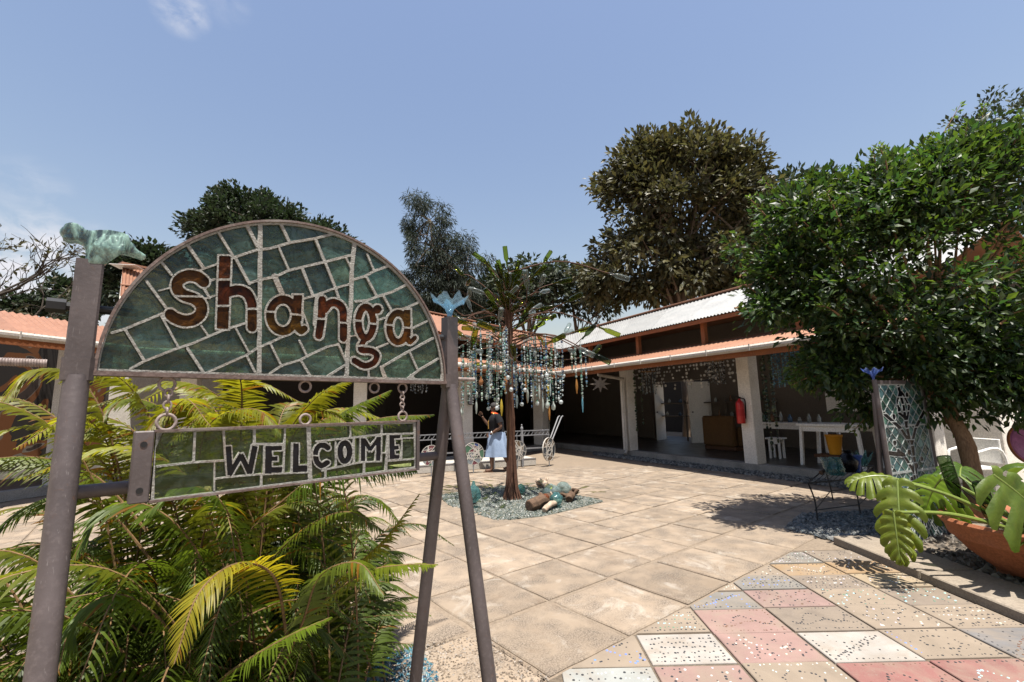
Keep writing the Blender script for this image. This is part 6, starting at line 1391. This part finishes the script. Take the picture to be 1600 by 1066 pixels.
# handles of a hand cart leaning in the shade
hc = thing('hand_cart', 'steel hand cart handles tilted beside the corner pillar', 'hand cart', tuple(onz(862, 712)))
for dx in (0, .13):
    b = MB(); q0 = aty(858+dx*30, 690, 12.6); q1 = aty(872+dx*40, 652, 13.1); b.tube([q0, q1, q1+Vector((.05, .1, .03))], .018, 8); b.build('handle', m_steel, hc, smooth=True)
b = MB(); q0 = aty(862, 690, 12.6); b.tube([q0, Vector((q0.x, q0.y, .0))], .02, 8); b.build('leg', m_steel, hc)
b = MB(); b.ring(aty(858, 706, 12.62), (1, .2, 0), .16, .02, 20, 6); b.build('wheel', m_black, hc, smooth=True)
def disc_panel(px, py, D, R, yaw, label, seed, pal):
    c = aty(px, py, D); r = random.Random(seed); n_out = 40; outl = [(100*math.cos(2*math.pi*i/n_out), 100*math.sin(2*math.pi*i/n_out)) for i in range(n_out)]; L = []
    for k in range(9):
        a = r.uniform(0, 6.28); p = [(110*math.cos(a), 110*math.sin(a), 0), (r.uniform(-50, 50), r.uniform(-50, 50), 0), (r.uniform(-60, 60), r.uniform(-60, 60), 0), (110*math.cos(a+r.uniform(1.6, 4)), 110*math.sin(a+r.uniform(1.6, 4)), 0)]; L.append(([(q[0], q[1]) for q in spline(p, 16)], 5.2))
    L.append((arc_(0, 0, 45, 45, 0, 360, 30), 4.6)); pcs = stained(-105, -105, 105, 105, 1.6, outl, L, [], [], 2.6, 60)
    T = thing('glass_disc', label, 'glass disc', (c.x, c.y, 0), 'round mosaic discs on the railing'); d = Vector((math.cos(yaw), math.sin(yaw), 0)); nn = Vector((d.y, -d.x, 0))
    M0 = Matrix(((d.x, 0, nn.x, c.x), (d.y, 0, nn.y, c.y), (0, 1, 0, c.z), (0, 0, 0, 1))); w0 = wloc(T); Ti = Matrix.Translation(-w0); k_ = R/100
    loops = [[(x*k_, y*k_) for x, y in outl]]+[[(x*k_, y*k_) for x, y in Ls[0]] for Ls, _ in pcs]
    g = link_mesh('grout', xform(curve_mesh('grout', loops, .03), Ti @ M0), m_ramp, T)
    for i, (Ls, _) in enumerate(pcs):
        link_mesh('glass_piece', xform(curve_mesh('gl', [[(x*k_, y*k_) for x, y in l] for l in Ls], .02), Ti @ M0), pal[r.randrange(len(pal))], g)
    b = MB(); b.tube([(c.x, c.y, 0), (c.x, c.y, c.z-R+.01)], .012, 8); b.tube([(c.x, c.y, c.z+R-.01), (c.x, c.y, .80)], .008, 8) if c.z+R < .8 else None; b.build('rod', m_steel, T)
PG = [plain('disc_green', (.05, .11, .07), .15, 0, .6), plain('disc_blue', (.03, .05, .14), .15, 0, .6), plain('disc_grey', (.16, .18, .19), .15, 0, .6), plain('disc_dark', (.03, .035, .04), .15, 0, .6), plain('disc_plum', (.12, .04, .05), .15, 0, .6)]
PD = [plain('disc_smoke', (.06, .065, .07), .15, 0, .6), plain('disc_bronze', (.10, .07, .045), .15, 0, .6), PG[3]]
yw = math.atan2(rdir.y, rdir.x)
disc_panel(739.5, 709, 10.35, .245, yw-.05, 'round mosaic disc of green blue and plum glass on the railing', 3, PG)
disc_panel(808, 704, 10.95, .23, yw, 'round mosaic disc half hidden behind the bottle tree trunk', 4, PD)
disc_panel(857.5, 702, 11.35, .28, yw+.55, 'round mosaic disc of smoky glass with heavy white lines at the railing end', 5, PD)
disc_panel(674, 712, 10.0, .22, yw-.1, 'round mosaic disc on the railing behind the legs of the sign', 6, PG)
# ============================================================ woman walking along the ramp
PX, PY = onz(776, 737).x, onz(776, 737).y
PER = thing('person', 'woman in black T-shirt and pale blue denim skirt walking past the ramp', 'person', (PX, PY, 0))
def skinned(name, nodes, edges, rad, sub=2, root=0):
    me = bpy.data.meshes.new(name); me.from_pydata(nodes, edges, []); o = bpy.data.objects.new(name, me); COL.objects.link(o)
    sk = o.modifiers.new('skin', 'SKIN'); sk.use_smooth_shade = True; sk.branch_smoothing = .4
    if not me.skin_vertices: 
        me.skin_vertices.new() if hasattr(me.skin_vertices, 'new') else None
    lay = me.skin_vertices[0].data
    for i, r in enumerate(rad): lay[i].radius = (r, r) if not isinstance(r, tuple) else r; lay[i].use_root = (i == root)
    sb = o.modifiers.new('sub', 'SUBSURF'); sb.levels = sub; sb.render_levels = sub
    dg = bpy.context.evaluated_depsgraph_get(); me2 = bpy.data.meshes.new_from_object(o.evaluated_get(dg)); bpy.data.objects.remove(o); me2.name = name
    me2.polygons.foreach_set('use_smooth', np.full(len(me2.polygons), True)); return me2
m_skin = worn('brown_skin', (.085, .042, .026), (.125, .065, .04), 9, .5, .1, .002, 80, spec=.4)
m_tee = worn('black_cotton', (.006, .006, .007), (.014, .014, .016), 12, .9, .4, .004, 160)
m_denim = worn('pale_denim', (.17, .23, .33), (.25, .32, .44), 10, .85, .4, .004, 160)
m_hair = worn('greying_hair', (.02, .018, .017), (.05, .046, .044), 30, .8, .6, .006, 120)
m_scarf = plain('orange_scarf', (.62, .09, .02), .8)
# local frame: x along her walking direction reversed (she faces -X), y away from the viewer
B_N = []; B_E = []; B_R = []
def nd(p, r, par=None):
    B_N.append(p); B_R.append(r); 
    if par is not None: B_E.append((par, len(B_N)-1))
    return len(B_N)-1
pel = nd((0.02, 0, .80), (.15, .13)); wst = nd((0.02, 0, .95), (.135, .115), pel); chs = nd((0.0, 0, 1.13), (.14, .12), wst); nck0 = nd((-.02, 0, 1.245), (.07, .06), chs); nck = nd((-.035, 0, 1.30), .05, nck0); hd0 = nd((-.045, 0, 1.36), .068, nck); hd1 = nd((-.05, 0, 1.425), (.085, .078), hd0); hd2 = nd((-.045, 0, 1.485), (.070, .066), hd1)
nose = nd((-.135, 0, 1.405), .014, hd1); 
def arm(sh, el, wr, hand):
    s0 = nd((sh[0]*.5, sh[1]*.6, sh[2]-.01), .07, chs); s = nd(sh, .058, s0); u = nd(tuple(lerp(sh[i], el[i], .5) for i in range(3)), .05, s); e = nd(el, .042, u); f = nd(tuple(lerp(el[i], wr[i], .4) for i in range(3)), .04, e); w_ = nd(wr, .027, f); return nd(hand, (.036, .022), w_)
h1 = arm((.05, -.18, 1.21), (.12, -.22, .99), (-.08, -.18, .86), (-.14, -.17, .83))
h2 = arm((-.04, .17, 1.21), (-.18, .20, 1.02), (-.29, .17, 1.17), (-.325, .16, 1.235))
def leg(hip, kn, an, heel, toe):
    a = nd(hip, .085, pel); t = nd(tuple(lerp(hip[i], kn[i], .5) for i in range(3)), .078, a); k = nd(kn, .056, t); c = nd(tuple(lerp(kn[i], an[i], .35) for i in range(3)), .056, k); q = nd(an, .034, c); h = nd(heel, .034, q); nd(toe, (.036, .02), h)
leg((.0, -.085, .74), (-.10, -.09, .42), (-.10, -.09, .085), (-.12, -.09, .045), (-.25, -.09, .03))
leg((.04, .085, .74), (.14, .09, .43), (.27, .09, .14), (.255, .09, .08), (.16, .09, .035))
me = skinned('body', B_N, B_E, B_R); me.materials.append(m_skin); body = link_mesh('body', me, None, PER)
# fingers as short curled chains joined into the body's hands
def hand(c, palm, up, seed, closed):
    c, palm, up = Vector(c), Vector(palm).normalized(), Vector(up).normalized(); sd = palm.cross(up).normalized(); b = MB()
    for k in range(4):
        o = c+sd*(k-1.5)*.017+up*.02; L = (.06, .07, .066, .052)[k]; f1 = o+up*L*.5; f2 = f1+(up*(.5 if not closed else .05)+palm*(.25 if not closed else .5)).normalized()*L*.5; f3 = f2+(up*(.2 if not closed else -.4)+palm*.5).normalized()*L*.35
        b.tube([o, f1, f2, f3], [.0095, .009, .0085, .007], 7)
    o = c+sd*.035; b.tube([o, o+sd*.025+up*.02+palm*.01, o+sd*.02+up*.05+palm*.03], [.011, .010, .008], 7); return b
q = hand((-.145, -.17, .825), (0, .6, -.4), (-.8, 0, -.5), 1, True); q.v = [(x+PX, y+PY, z) for x, y, z in q.v]; q.build('fingers', m_skin, body, smooth=True)
q = hand((-.33, .16, 1.245), (-.4, -.6, 0), (-.25, 0, 1), 2, False); q.v = [(x+PX, y+PY, z) for x, y, z in q.v]; q.build('fingers', m_skin, body, smooth=True)
def loft(rings, n=28, fold=0.0, seed=0):
    """rings: (cx, cy, z, rx, ry)"""
    b = MB(); r = random.Random(seed); ph = r.uniform(0, 6); vs = []; fs = []
    for i, (cx, cy, z, rx, ry) in enumerate(rings):
        f = fold*(i/(len(rings)-1))
        for k in range(n): a = 2*math.pi*k/n; m = 1+f*(math.sin(7*a+ph)*.6+math.sin(4*a)*.5); vs.append((PX+cx+rx*m*math.cos(a), PY+cy+ry*m*math.sin(a), z))
    for i in range(len(rings)-1):
        for k in range(n): fs.append((i*n+k, i*n+(k+1)%n, (i+1)*n+(k+1)%n, (i+1)*n+k))
    b.add(vs, fs); return b
loft([(.02, 0, .90, .165, .145), (.02, 0, .84, .185, .165), (.02, 0, .74, .205, .185), (.025, 0, .60, .225, .20), (.03, 0, .46, .25, .21), (.035, 0, .33, .27, .22)], 36, .17, 3).build('skirt', m_denim, PER, smooth=True)
loft([(.02, 0, .83, .175, .155), (.02, 0, .90, .172, .152), (.015, 0, 1.0, .165, .16), (.0, 0, 1.12, .172, .185), (-.005, 0, 1.20, .145, .19), (-.01, 0, 1.25, .10, .15), (-.025, 0, 1.285, .066, .085)], 30, .0, 4).build('shirt', m_tee, PER, smooth=True)
for sh, el in (((.05, -.18, 1.215), (.12, -.22, .99)), ((-.04, .17, 1.215), (-.18, .20, 1.02))):
    s, e = Vector(sh), Vector(el); b = MB(); off_ = Vector((PX, PY, 0)); b.tube([off_+s+(s-e)*.22, off_+s, off_+s.lerp(e, .45), off_+s.lerp(e, .6)], [.055, .074, .073, .076], 14, False); b.build('sleeve', m_tee, PER, smooth=True)
b = MB(); b.ring((PX-.028, PY, 1.292), (.25, 0, 1), .062, .024, 20, 8); b.build('scarf', m_scarf, PER, smooth=True)
b = MB(); b.ring((PX-.02, PY, 1.27), (.6, 0, 1), .09, .008, 20, 6); b.tube([(PX-.12, PY-.03, 1.2), (PX-.17, PY-.07, 1.1), (PX-.165, PY-.09, .95)], .012, 6); b.build('necklace', plain('brass_beads', (.35, .2, .05), .35, .6), PER)
organic_b = MB(); organic_b.ball((PX-.03, PY, 1.46), .095, 14, 9, (1.02, .92, .86)); organic_b.ball((PX+.0, PY, 1.42), .08, 12, 8, (1, 1, 1)); organic_b.build('hair', m_hair, PER, smooth=True)
b = MB(); 
for s in (-1, 1): b.ball((PX-.125, PY+s*.034, 1.432), .011, 8, 5)
b.build('eyes', m_white, body)
b = MB()
for s in (-1, 1): b.ring((PX-.132, PY+s*.036, 1.432), (1, 0, 0), .026, .004, 14, 5)
b.build('spectacles', m_black, PER)
b = MB(); b.tube([(PX-.128, PY-.028, 1.372), (PX-.137, PY, 1.37), (PX-.128, PY+.028, 1.372)], .007, 6); b.build('mouth', plain('lips', (.09, .03, .028), .5), body)
for s in (-1, 1): b = MB(); b.ball((PX-.03, PY+s*.084, 1.415), .022, 8, 6, (.7, .4, 1.2)); b.build('ear', m_skin, body)
for (x, y) in ((-.175, -.09), (.21, .09)):
    b = MB(); b.prism([(PX+x-.115, PY+y-.03, .0), (PX+x-.09, PY+y-.045, 0), (PX+x+.11, PY+y-.038, 0), (PX+x+.11, PY+y+.038, 0), (PX+x-.09, PY+y+.045, 0), (PX+x-.115, PY+y+.03, 0)], (0, 0, .014)); b.ring((PX+x-.05, PY+y, .03), (1, 0, .2), .043, .007, 14, 5, (0, math.pi)); b.build('sandal', m_fascia, PER)
b = MB(); b.ring((PX-.085, PY-.178, .868), (-.6, 0, -.3), .032, .008, 14, 6); b.build('wristwatch', m_white, PER, smooth=True)
# ============================================================ tree-of-life glass panel on its stand
q0, q1 = onz(1409, 860), onz(1496, 838); pd = (q1-q0).normalized(); pw = (q1-q0).length*.82; pn = Vector((pd.y, -pd.x, 0))
lean = pn*-.035
ph = aty(1364, 597, q0.y+.1).z
GP = thing('glass_tree_panel', 'upright teal stained glass panel with a black tree in a pipe frame', 'glass panel', tuple(q0+pd*pw/2))
def Q(s, z, o=0.0): return q0+pd*s+Vector((0, 0, z))+lean*(z/ph)+pn*o
m_x = pd; m_y = (Q(0, 1)-Q(0, 0)).normalized(); m_z = m_x.cross(m_y).normalized()
MP = Matrix(((m_x.x, m_y.x, m_z.x, q0.x), (m_x.y, m_y.y, m_z.y, q0.y), (m_x.z, m_y.z, m_z.z, q0.z), (0, 0, 0, 1)))
Wp, Hp = pw*100, ph*100; ol = [(3, 5), (Wp-3, 5), (Wp-3, Hp-3), (3, Hp-3)]; L = []; rr = random.Random(8)
for k in range(-12, 22):
    c = k*13.0; L.append(([(-5, c+rr.uniform(-1, 1)), (Wp+5, c+Wp*1.05)], .55)); L.append(([(-5, c+Wp*1.05), (Wp+5, c+rr.uniform(-1, 1))], .55))
L = [l for l in L if True]
L += [([(-2, Hp*.44), (Wp+2, Hp*.44)], 1.8), ([(-2, Hp*.72), (Wp+2, Hp*.72)], 1.8)]
for k in range(-3, 12): L.append(([(Wp*.5+(k-4.5)*2.6, Hp*.15), (Wp*.5+(k-4.5)*7, 2)], 1.0))
cx = Wp*.52
LTp = [([(cx, Hp*.12), (cx-1, Hp*.4), (cx+2, Hp*.6)], 7.5), ([(cx+1, Hp*.58), (cx-2, Hp*.72), (cx-1, Hp*.84), (cx-4, Hp*.97)], 5.0), ([(cx+2, Hp*.60), (cx+14, Hp*.70), (Wp-5, Hp*.80)], 4.2), ([(cx, Hp*.60), (cx-12, Hp*.70), (6, Hp*.80)], 4.2), ([(cx-1, Hp*.42), (cx-15, Hp*.54), (4, Hp*.56)], 4.2), ([(cx, Hp*.74), (cx+9, Hp*.84), (cx+2, Hp*.92), (cx-5, Hp*.95)], 3.6), ([(cx-1, Hp*.76), (cx-10, Hp*.80), (cx-11, Hp*.87), (cx-5, Hp*.92)], 3.4), ([(cx, Hp*.28), (cx+16, Hp*.36), (Wp-6, Hp*.40)], 4), ([(cx, Hp*.2), (cx-14, Hp*.30), (6, Hp*.33)], 4)]
for k in range(16): a = (rr.uniform(9, Wp-9), rr.uniform(Hp*.28, Hp*.93)); LTp.append((arc_(a[0], a[1], .9, .9, 0, 360, 8), 4.2))
SPp = [([(0, z), (Wp, z+rr.uniform(-3, 3))], .9) for z in np.arange(8, Hp, 8.5)]+[([(cx+rr.uniform(-1, 1), 4), (cx+rr.uniform(-1, 1), Hp*.62)], .9)]
pp_ = stained(0, 0, Wp, Hp, .4, ol, L, LTp, SPp, .6, 2.5)
G_teal2 = glassy('bright_teal_glass', (.02, .06, .06), (.11, .22, .205), .3, (.55, .78, .76), .10, 9, .3, .55, .3, csp=(.15, .5))  # brighter teal than the arch glass, for the tree panel
m_lead = worn('pale_grout_lines', (.20, .21, .20), (.32, .33, .32), 30, .9, .4, .003, 120)
_mg = m_grout; m_grout = m_lead
gg = glass_panel(GP, 'glazing', [(2.2, 3.5), (Wp-2.2, 3.5), (Wp-2.2, Hp-2), (2.2, Hp-2)], pp_, lambda x, y: (x, y), MP @ Matrix.Diagonal((.01, .01, .01, 1)), 1.8, (G_teal2, G_black), ('glass_piece', 'black_glass')); m_grout = _mg
for s in (0, pw):
    b = MB(); b.tube([Q(s, 0), Q(s, ph+.02)], .022, 12); b.build('frame_pipe', m_pipe, GP, smooth=True)
    b = MB(); b.tube([Q(s, ph*.93, -.02), Q(s, 0)+pn*-.12], .022, 12); b.build('rear_leg', m_pipe, GP, smooth=True)
for z in (.035, ph-.005):
    b = MB(); b.beam(Q(0, z), Q(pw, z), .03, .035); b.build('frame_rail', m_pipe, GP)
glass_flower(Q(-.01, ph+.02), .085, .10, G_cobalt, 'cobalt blue glass flower on a corner of the tree panel', 9)
glass_flower(Q(pw+.01, ph+.02), .06, .10, G_cobalt, 'dark blue glass flower half lost in the citrus leaves', 10)
# ============================================================ wire table with glassware
tb = [onz(1278, 816), onz(1345, 806), onz(1372, 775), onz(1302, 782)]; zt = .44
WT = thing('wire_table', 'low black wire table holding glassware beside the glass panel', 'table', tuple((tb[0]+tb[2])/2)); cc = (tb[0]+tb[1]+tb[2]+tb[3])/4
tp = [cc+(p-cc)*.98+Vector((0, 0, zt)) for p in tb]; tp[0] = tp[0]+Vector((-.06, .02, 0)); tp[3] = tp[3]+Vector((-.06, .02, 0))
for a, c in zip(tb, tp): b = MB(); b.tube(spline([a, a.lerp(c, .55)+(cc-a)*.06, c], 8), .009, 7); b.build('leg', m_black, WT, smooth=True)
b = MB()
for i in range(4): b.tube([tp[i], tp[(i+1) % 4]], .009, 7)
b.build('top_frame', m_black, WT)
for k in range(9): b = MB(); b.tube([tp[0].lerp(tp[1], k/8), tp[3].lerp(tp[2], k/8)], .004, 5); b.build('top_wire', m_black, WT)
b = MB()
for i in range(4): b.tube([tb[i].lerp(tp[i], .3), tb[(i+1) % 4].lerp(tp[(i+1) % 4], .3)], .006, 6)
b.build('stretcher', m_black, WT)
def on_top(u, v): return tp[0].lerp(tp[1], u).lerp(tp[3].lerp(tp[2], u), v)+Vector((0, 0, .01))
def vessel(u, v, prof, mat, label, name, cat, rim=None):
    c = on_top(u, v); b = MB(); b.lathe(prof, 20, Matrix.Translation(c), cap=False); b.lathe([(max(.002, r-.005), z+.004) for r, z in prof], 20, Matrix.Translation(c), cap=False); b.lathe([(.001, .001), (prof[0][0], .0)], 20, Matrix.Translation(c), cap=False); return solo(b, name, mat, label, cat, smooth=True, fixn=False)
vessel(.28, .45, [(.05, 0), (.055, .03), (.075, .10), (.085, .18), (.10, .205)], G_pale, 'clear glass tumbler with a flared rim on the wire table', 'glass_vase', 'vase')
vessel(.45, .35, [(.09, 0), (.10, .03), (.10, .09), (.085, .12), (.07, .20), (.075, .22)], G_turq, 'squat turquoise glass jug on the wire table', 'glass_jug', 'jug')
vessel(.66, .5, [(.07, 0), (.10, .05), (.12, .14), (.08, .22), (.05, .25), (.06, .28)], G_black, 'dark round glass vase on the wire table', 'glass_vase', 'vase')
vessel(.83, .45, [(.05, 0), (.06, .08), (.065, .16), (.09, .22)], G_cobalt, 'cobalt blue glass vase at the end of the wire table', 'glass_vase', 'vase')
b = MB(); c = on_top(.95, .6)
for k in range(9):
    a = k*.7; d = Vector((math.cos(a)*.6, math.sin(a)*.6, 1)).normalized(); s = Vector((-d.y, d.x, 0)).normalized(); b.add([c+d*.04, c+d*.16+s*.035, c+d*.30, c+d*.16-s*.035, c+d*.04+Vector((0, 0, .004)), c+d*.16+s*.035+Vector((0, 0, .004)), c+d*.30+Vector((0, 0, .004)), c+d*.16-s*.035+Vector((0, 0, .004))], [(0, 1, 2, 3), (7, 6, 5, 4)])
solo(b, 'glass_spray', G_turq, 'spray of pale green glass leaves on the wire table', 'glass sculpture', fixn=False)
b = MB(); c = on_top(.08, .5); b.tube(spline([c+Vector((0, 0, .015)), c+pd*.12+Vector((0, 0, .05)), c+pd*.3+Vector((0, 0, .02))], 8), [.03, .025, .02, .02, .018, .016, .012, .008], 8); solo(b, 'driftwood_stick', m_dwood, 'dark curved stick lying on the wire table', 'driftwood', smooth=True)
# ============================================================ terracotta bowl with swiss-cheese plant
PC = Vector((4.02, 3.62, .085)); m_terra = worn('weathered_terracotta', (.20, .068, .03), (.31, .115, .055), 6, .8, .3, .005, 60, dirt=(.16, .07, .045), dscale=3, damt=.6)
PT = thing('plant_pot', 'wide terracotta bowl pot standing on the kerb slab', 'pot', tuple(PC)); b = MB()
pr = [(.30, 0), (.34, .02), (.47, .13), (.55, .235), (.565, .24), (.57, .25), (.585, .31), (.61, .335), (.625, .365), (.61, .385), (.58, .38), (.545, .35), (.52, .28), (.40, .12)]
b.lathe(pr, 48, Matrix.Translation(PC), cap=False); b.lathe([(.001, 0), (.30, .0)], 48, Matrix.Translation(PC), cap=False); b.build('bowl', m_terra, PT, smooth=True, fixn=False)
b = MB(); b.ring(PC+Vector((0, 0, .243)), (0, 0, 1), .557, .007, 48, 5); b.build('groove_band', m_terra, PT, smooth=True)
b = MB(); b.lathe([(.001, .30), (.3, .305), (.535, .285)], 32, Matrix.Translation(PC), cap=False); b.build('soil', m_soil, PT, fixn=False)
b = MB()
for k in range(3): a = k*2.1+.4; p = PC+Vector((.24*math.cos(a), .24*math.sin(a), 0)); b.box((p.x-.06, p.y-.06, p.z-.045), (p.x+.06, p.y+.06, p.z+.004))
b.build('foot', m_terra, PT, bevel=.01)
def monstera_mat():
    n = NT('monstera_leaf'); co = n.co('Object'); at = n.n('Attribute', attribute_name='col').outputs['Color']
    a = n.noise(co, 9, 5, .6, .5); f = n.noise(co, 55, 4, .65, .4)
    col = n.ramp(a, (.030, .058, .009), (.066, .105, .016), .3, .7); col = n.mix(n.rng(f, .58, .72, 0, .5), col, (.11, .10, .045)); col = n.mix(1.0, col, at, 'MULTIPLY')
    p = n.bsdf(col, n.rng(a, .3, .7, .32, .55), n.bump(n.math('ADD', a, n.math('MULTIPLY', f, .4)), .5, .012), 0, .4); t = n.n('BsdfTranslucent', Color=n.mix(1.0, (.19, .28, .025), at, 'MULTIPLY')).outputs[0]
    m = n.n('MixShader', Fac=.34); n.t.links.new(p, m.inputs[1]); n.t.links.new(t, m.inputs[2]); return n.end(m.outputs[0])
L_mon = monstera_mat()
m_pet = plain('green_petiole', (.13, .17, .035), .4, 0, .5, attr=False)
MON = thing('monstera_plant', 'split-leaved plant with big lobed leaves growing in the terracotta bowl', 'plant', tuple(PC+Vector((0, 0, .3))))
def monstera(base, joint, tipd, nrm, L, Wd, seed, tint=(1, 1, 1), droop=.3, slit=.75):
    """petiole from base to joint, lobed leaf from the joint along tipd; ONE leaf object with its stalk as a sub-part"""
    r = random.Random(seed); base, joint = Vector(base), Vector(joint); T = Vector(tipd).normalized(); N = Vector(nrm); N = (N-T*N.dot(T)).normalized(); S_ = T.cross(N).normalized(); b = MB(); nl = 7
    b.col = tint
    def mid(t): return joint+T*L*t+Vector((0, 0, -droop*L*t*t))
    m = nl*5
    for sg in (1, -1):
        rows = []
        for i in range(m+1):
            t = i/m; ml = joint+T*L*max(0, t*1.0)+Vector((0, 0, -droop*L*t*t)); a = lerp(-.75, 1.15, t**.9); D = (S_*sg*math.cos(a)+T*math.sin(a)).normalized()
            ed = .93+.07*math.sin(i*2*math.pi/5-1.2)
            prof = Wd*(math.sin(math.pi*(.18+.80*t))**.8)*ed; row = []
            for u in (0, .25, .5, .75, 1.0):
                c = ml+D*prof*u+Vector((0, 0, -(droop+.35)*prof*u*u*.9))+N*(.10*prof*math.sin(u*2.4)+.012*math.sin(i*1.256)*u); row.append(c)
            rows.append(row)
        base_i = len(b.v)
        for i, row in enumerate(rows):
            g = 1.0+.14*math.sin(i*1.256)+r.uniform(-.06, .06); b.col = (tint[0]*g, tint[1]*g, tint[2]*g); b.add(row, [])
        for i in range(m):
            nu = 4 if (i % 5 != 4 or i > m-4) else 1 + (i//5) % 2
            for j in range(nu): b.f.append(tuple(base_i+q for q in (i*5+j, i*5+j+1, i*5+5+j+1, i*5+5+j))); b.m.append(0)
    mid = lambda t: joint+T*L*max(0, t)+Vector((0, 0, -droop*L*t*t))
    lf = b.build('leaf', L_mon, MON, fixn=False, smooth=True)
    b = MB(); b.tube([mid(t) for t in np.linspace(-.02, .95, 10)], [lerp(.008, .002, i/9) for i in range(10)], 6); pts = spline([base, base.lerp(joint, .55)+Vector((0, 0, .05*(joint-base).length)), joint], 14); b.tube(pts, [lerp(.020, .010, i/13) for i in range(14)], 8); b.build('stalk', m_pet, lf, smooth=True)
root = PC+Vector((-.18, -.05, .30))
YGm = (1.6, 1.3, .75)
monstera(root, aty(1402, 750, 3.75), Vector((-.28, -.25, -.75)), Vector((-.8, -.6, .35)), .50, .17, 1, YGm, .25)
monstera(root+Vector((.02, .04, 0)), aty(1396, 800, 3.6), Vector((-.12, -.15, -1)), Vector((-.8, -.6, .1)), .32, .11, 2, (1.7, 1.3, .7), .1)
monstera(root+Vector((.05, .08, 0)), aty(1388, 745, 3.95), Vector((-.5, .15, .1)), Vector((-.2, -.4, .9)), .30, .17, 3, YGm, .4)
monstera(root+Vector((.1, .1, 0)), aty(1472, 748, 3.9), Vector((.1, .35, -.2)), Vector((.1, -.8, .7)), .36, .24, 4, (.9, 1, .9), .4)
monstera(root+Vector((.12, .0, 0)), aty(1552, 742, 3.35), Vector((.62, -.25, -.62)), Vector((-.25, -.85, .5)), .52, .28, 5, (1.25, 1.15, .8), .3)
monstera(root+Vector((.2, .05, 0)), aty(1610, 735, 3.5), Vector((.9, .1, .0)), Vector((0, -.5, .9)), .5, .34, 6, G1, .35)
monstera(root+Vector((.25, -.1, 0)), aty(1640, 850, 3.2), Vector((.9, -.2, .0)), Vector((0, -.3, .9)), .45, .3, 7, G1, .4)
monstera(root+Vector((.1, .15, 0)), aty(1500, 745, 4.0), Vector((.35, .3, .3)), Vector((0, -.7, .7)), .34, .22, 8, (.9, 1, .9), .4)
for k, (px, py, D, b0) in enumerate(((1490, 760, 3.75, (.0, .1)), (1546, 800, 3.6, (.12, .05)))):
    top = aty(px-16, py-46, D); low = aty(px+22, py+60, D); d = (low-top).normalized(); T = thing('bottle_stake', 'upturned green bottle on a thin rod leaning over the split-leaved plant' if k == 0 else 'short square green bottle stuck upside down beside the plant trunk', 'bottle', tuple(root+Vector((b0[0], b0[1], 0))))
    o = bpy.data.objects.new('bottle', bm_['b']); COL.objects.link(o); o.parent = T; o.rotation_mode = 'QUATERNION'; o.rotation_quaternion = (-d).to_track_quat('Z', 'Y'); o.scale = (1.25, 1.25, 1.3); o.location = top+d*.40-wloc(T)
    b = MB(); b.tube([top+d*.2, root+Vector((b0[0], b0[1], 0))], .005, 6); b.build('rod', m_black, T)
b = MB(); c = root+Vector((.1, .08, .0))
b.tube(spline([c, c+Vector((.0, .05, .12)), c+Vector((.03, .06, .22))], 8), [.05, .055, .05, .045, .04, .03, .02, .01], 8); solo(b, 'dry_sheath', m_sofa, 'dry brown leaf sheath standing in the terracotta bowl', 'dry leaf', smooth=True)
# white tub chair frame and purple glass roundel at the edge of the court
b = MB(); c = aty(1590, 695, 5.2); m_purple = glassy('mauve_glass', (.22, .06, .17), (.42, .16, .34), .15, (.8, .5, .75), .12, 8, .2, 0, .3)
PR = thing('glass_roundel', 'mauve glass roundel on a thin post at the edge of the court', 'glass disc', (c.x+.12, c.y, 0))
b.lathe([(.001, -.02), (.19, -.02), (.205, 0), (.19, .02), (.001, .02)], 36, Matrix.Translation(c+Vector((.12, 0, 0))) @ Matrix.Rotation(R_(80), 4, 'X'), cap=False); b.build('disc', m_purple, PR, smooth=True, fixn=False)
b = MB(); b.ring(c+Vector((.12, 0, 0)), (0, 1, -.17), .212, .014, 36, 6); b.tube([c+Vector((.12, .02, -.2)), Vector((c.x+.12, c.y+.02, 0))], .012, 8); b.build('post', m_redwood, PR, smooth=True)
b = MB(); c = aty(1548, 715, 6.6)
WCt = thing('tub_chair', 'white tubular metal chair behind the citrus trunk', 'chair', (c.x, c.y, 0))
for s in (0, .42): b = MB(); b.tube(spline([Vector((c.x-.22, c.y+s, 0)), Vector((c.x-.2, c.y+s, .55)), Vector((c.x-.12, c.y+s, .66)), Vector((c.x+.18, c.y+s, .64)), Vector((c.x+.24, c.y+s, .0))], 20), .018, 8); b.build('side_frame', m_white, WCt, smooth=True)
b = MB(); b.box((c.x-.2, c.y, .40), (c.x+.2, c.y+.42, .43)); b.build('seat', m_white, WCt, bevel=.008)
b = MB(); b.box((c.x+.17, c.y+.02, .48), (c.x+.2, c.y+.40, .82)); b.build('backrest', m_white, WCt, bevel=.008)
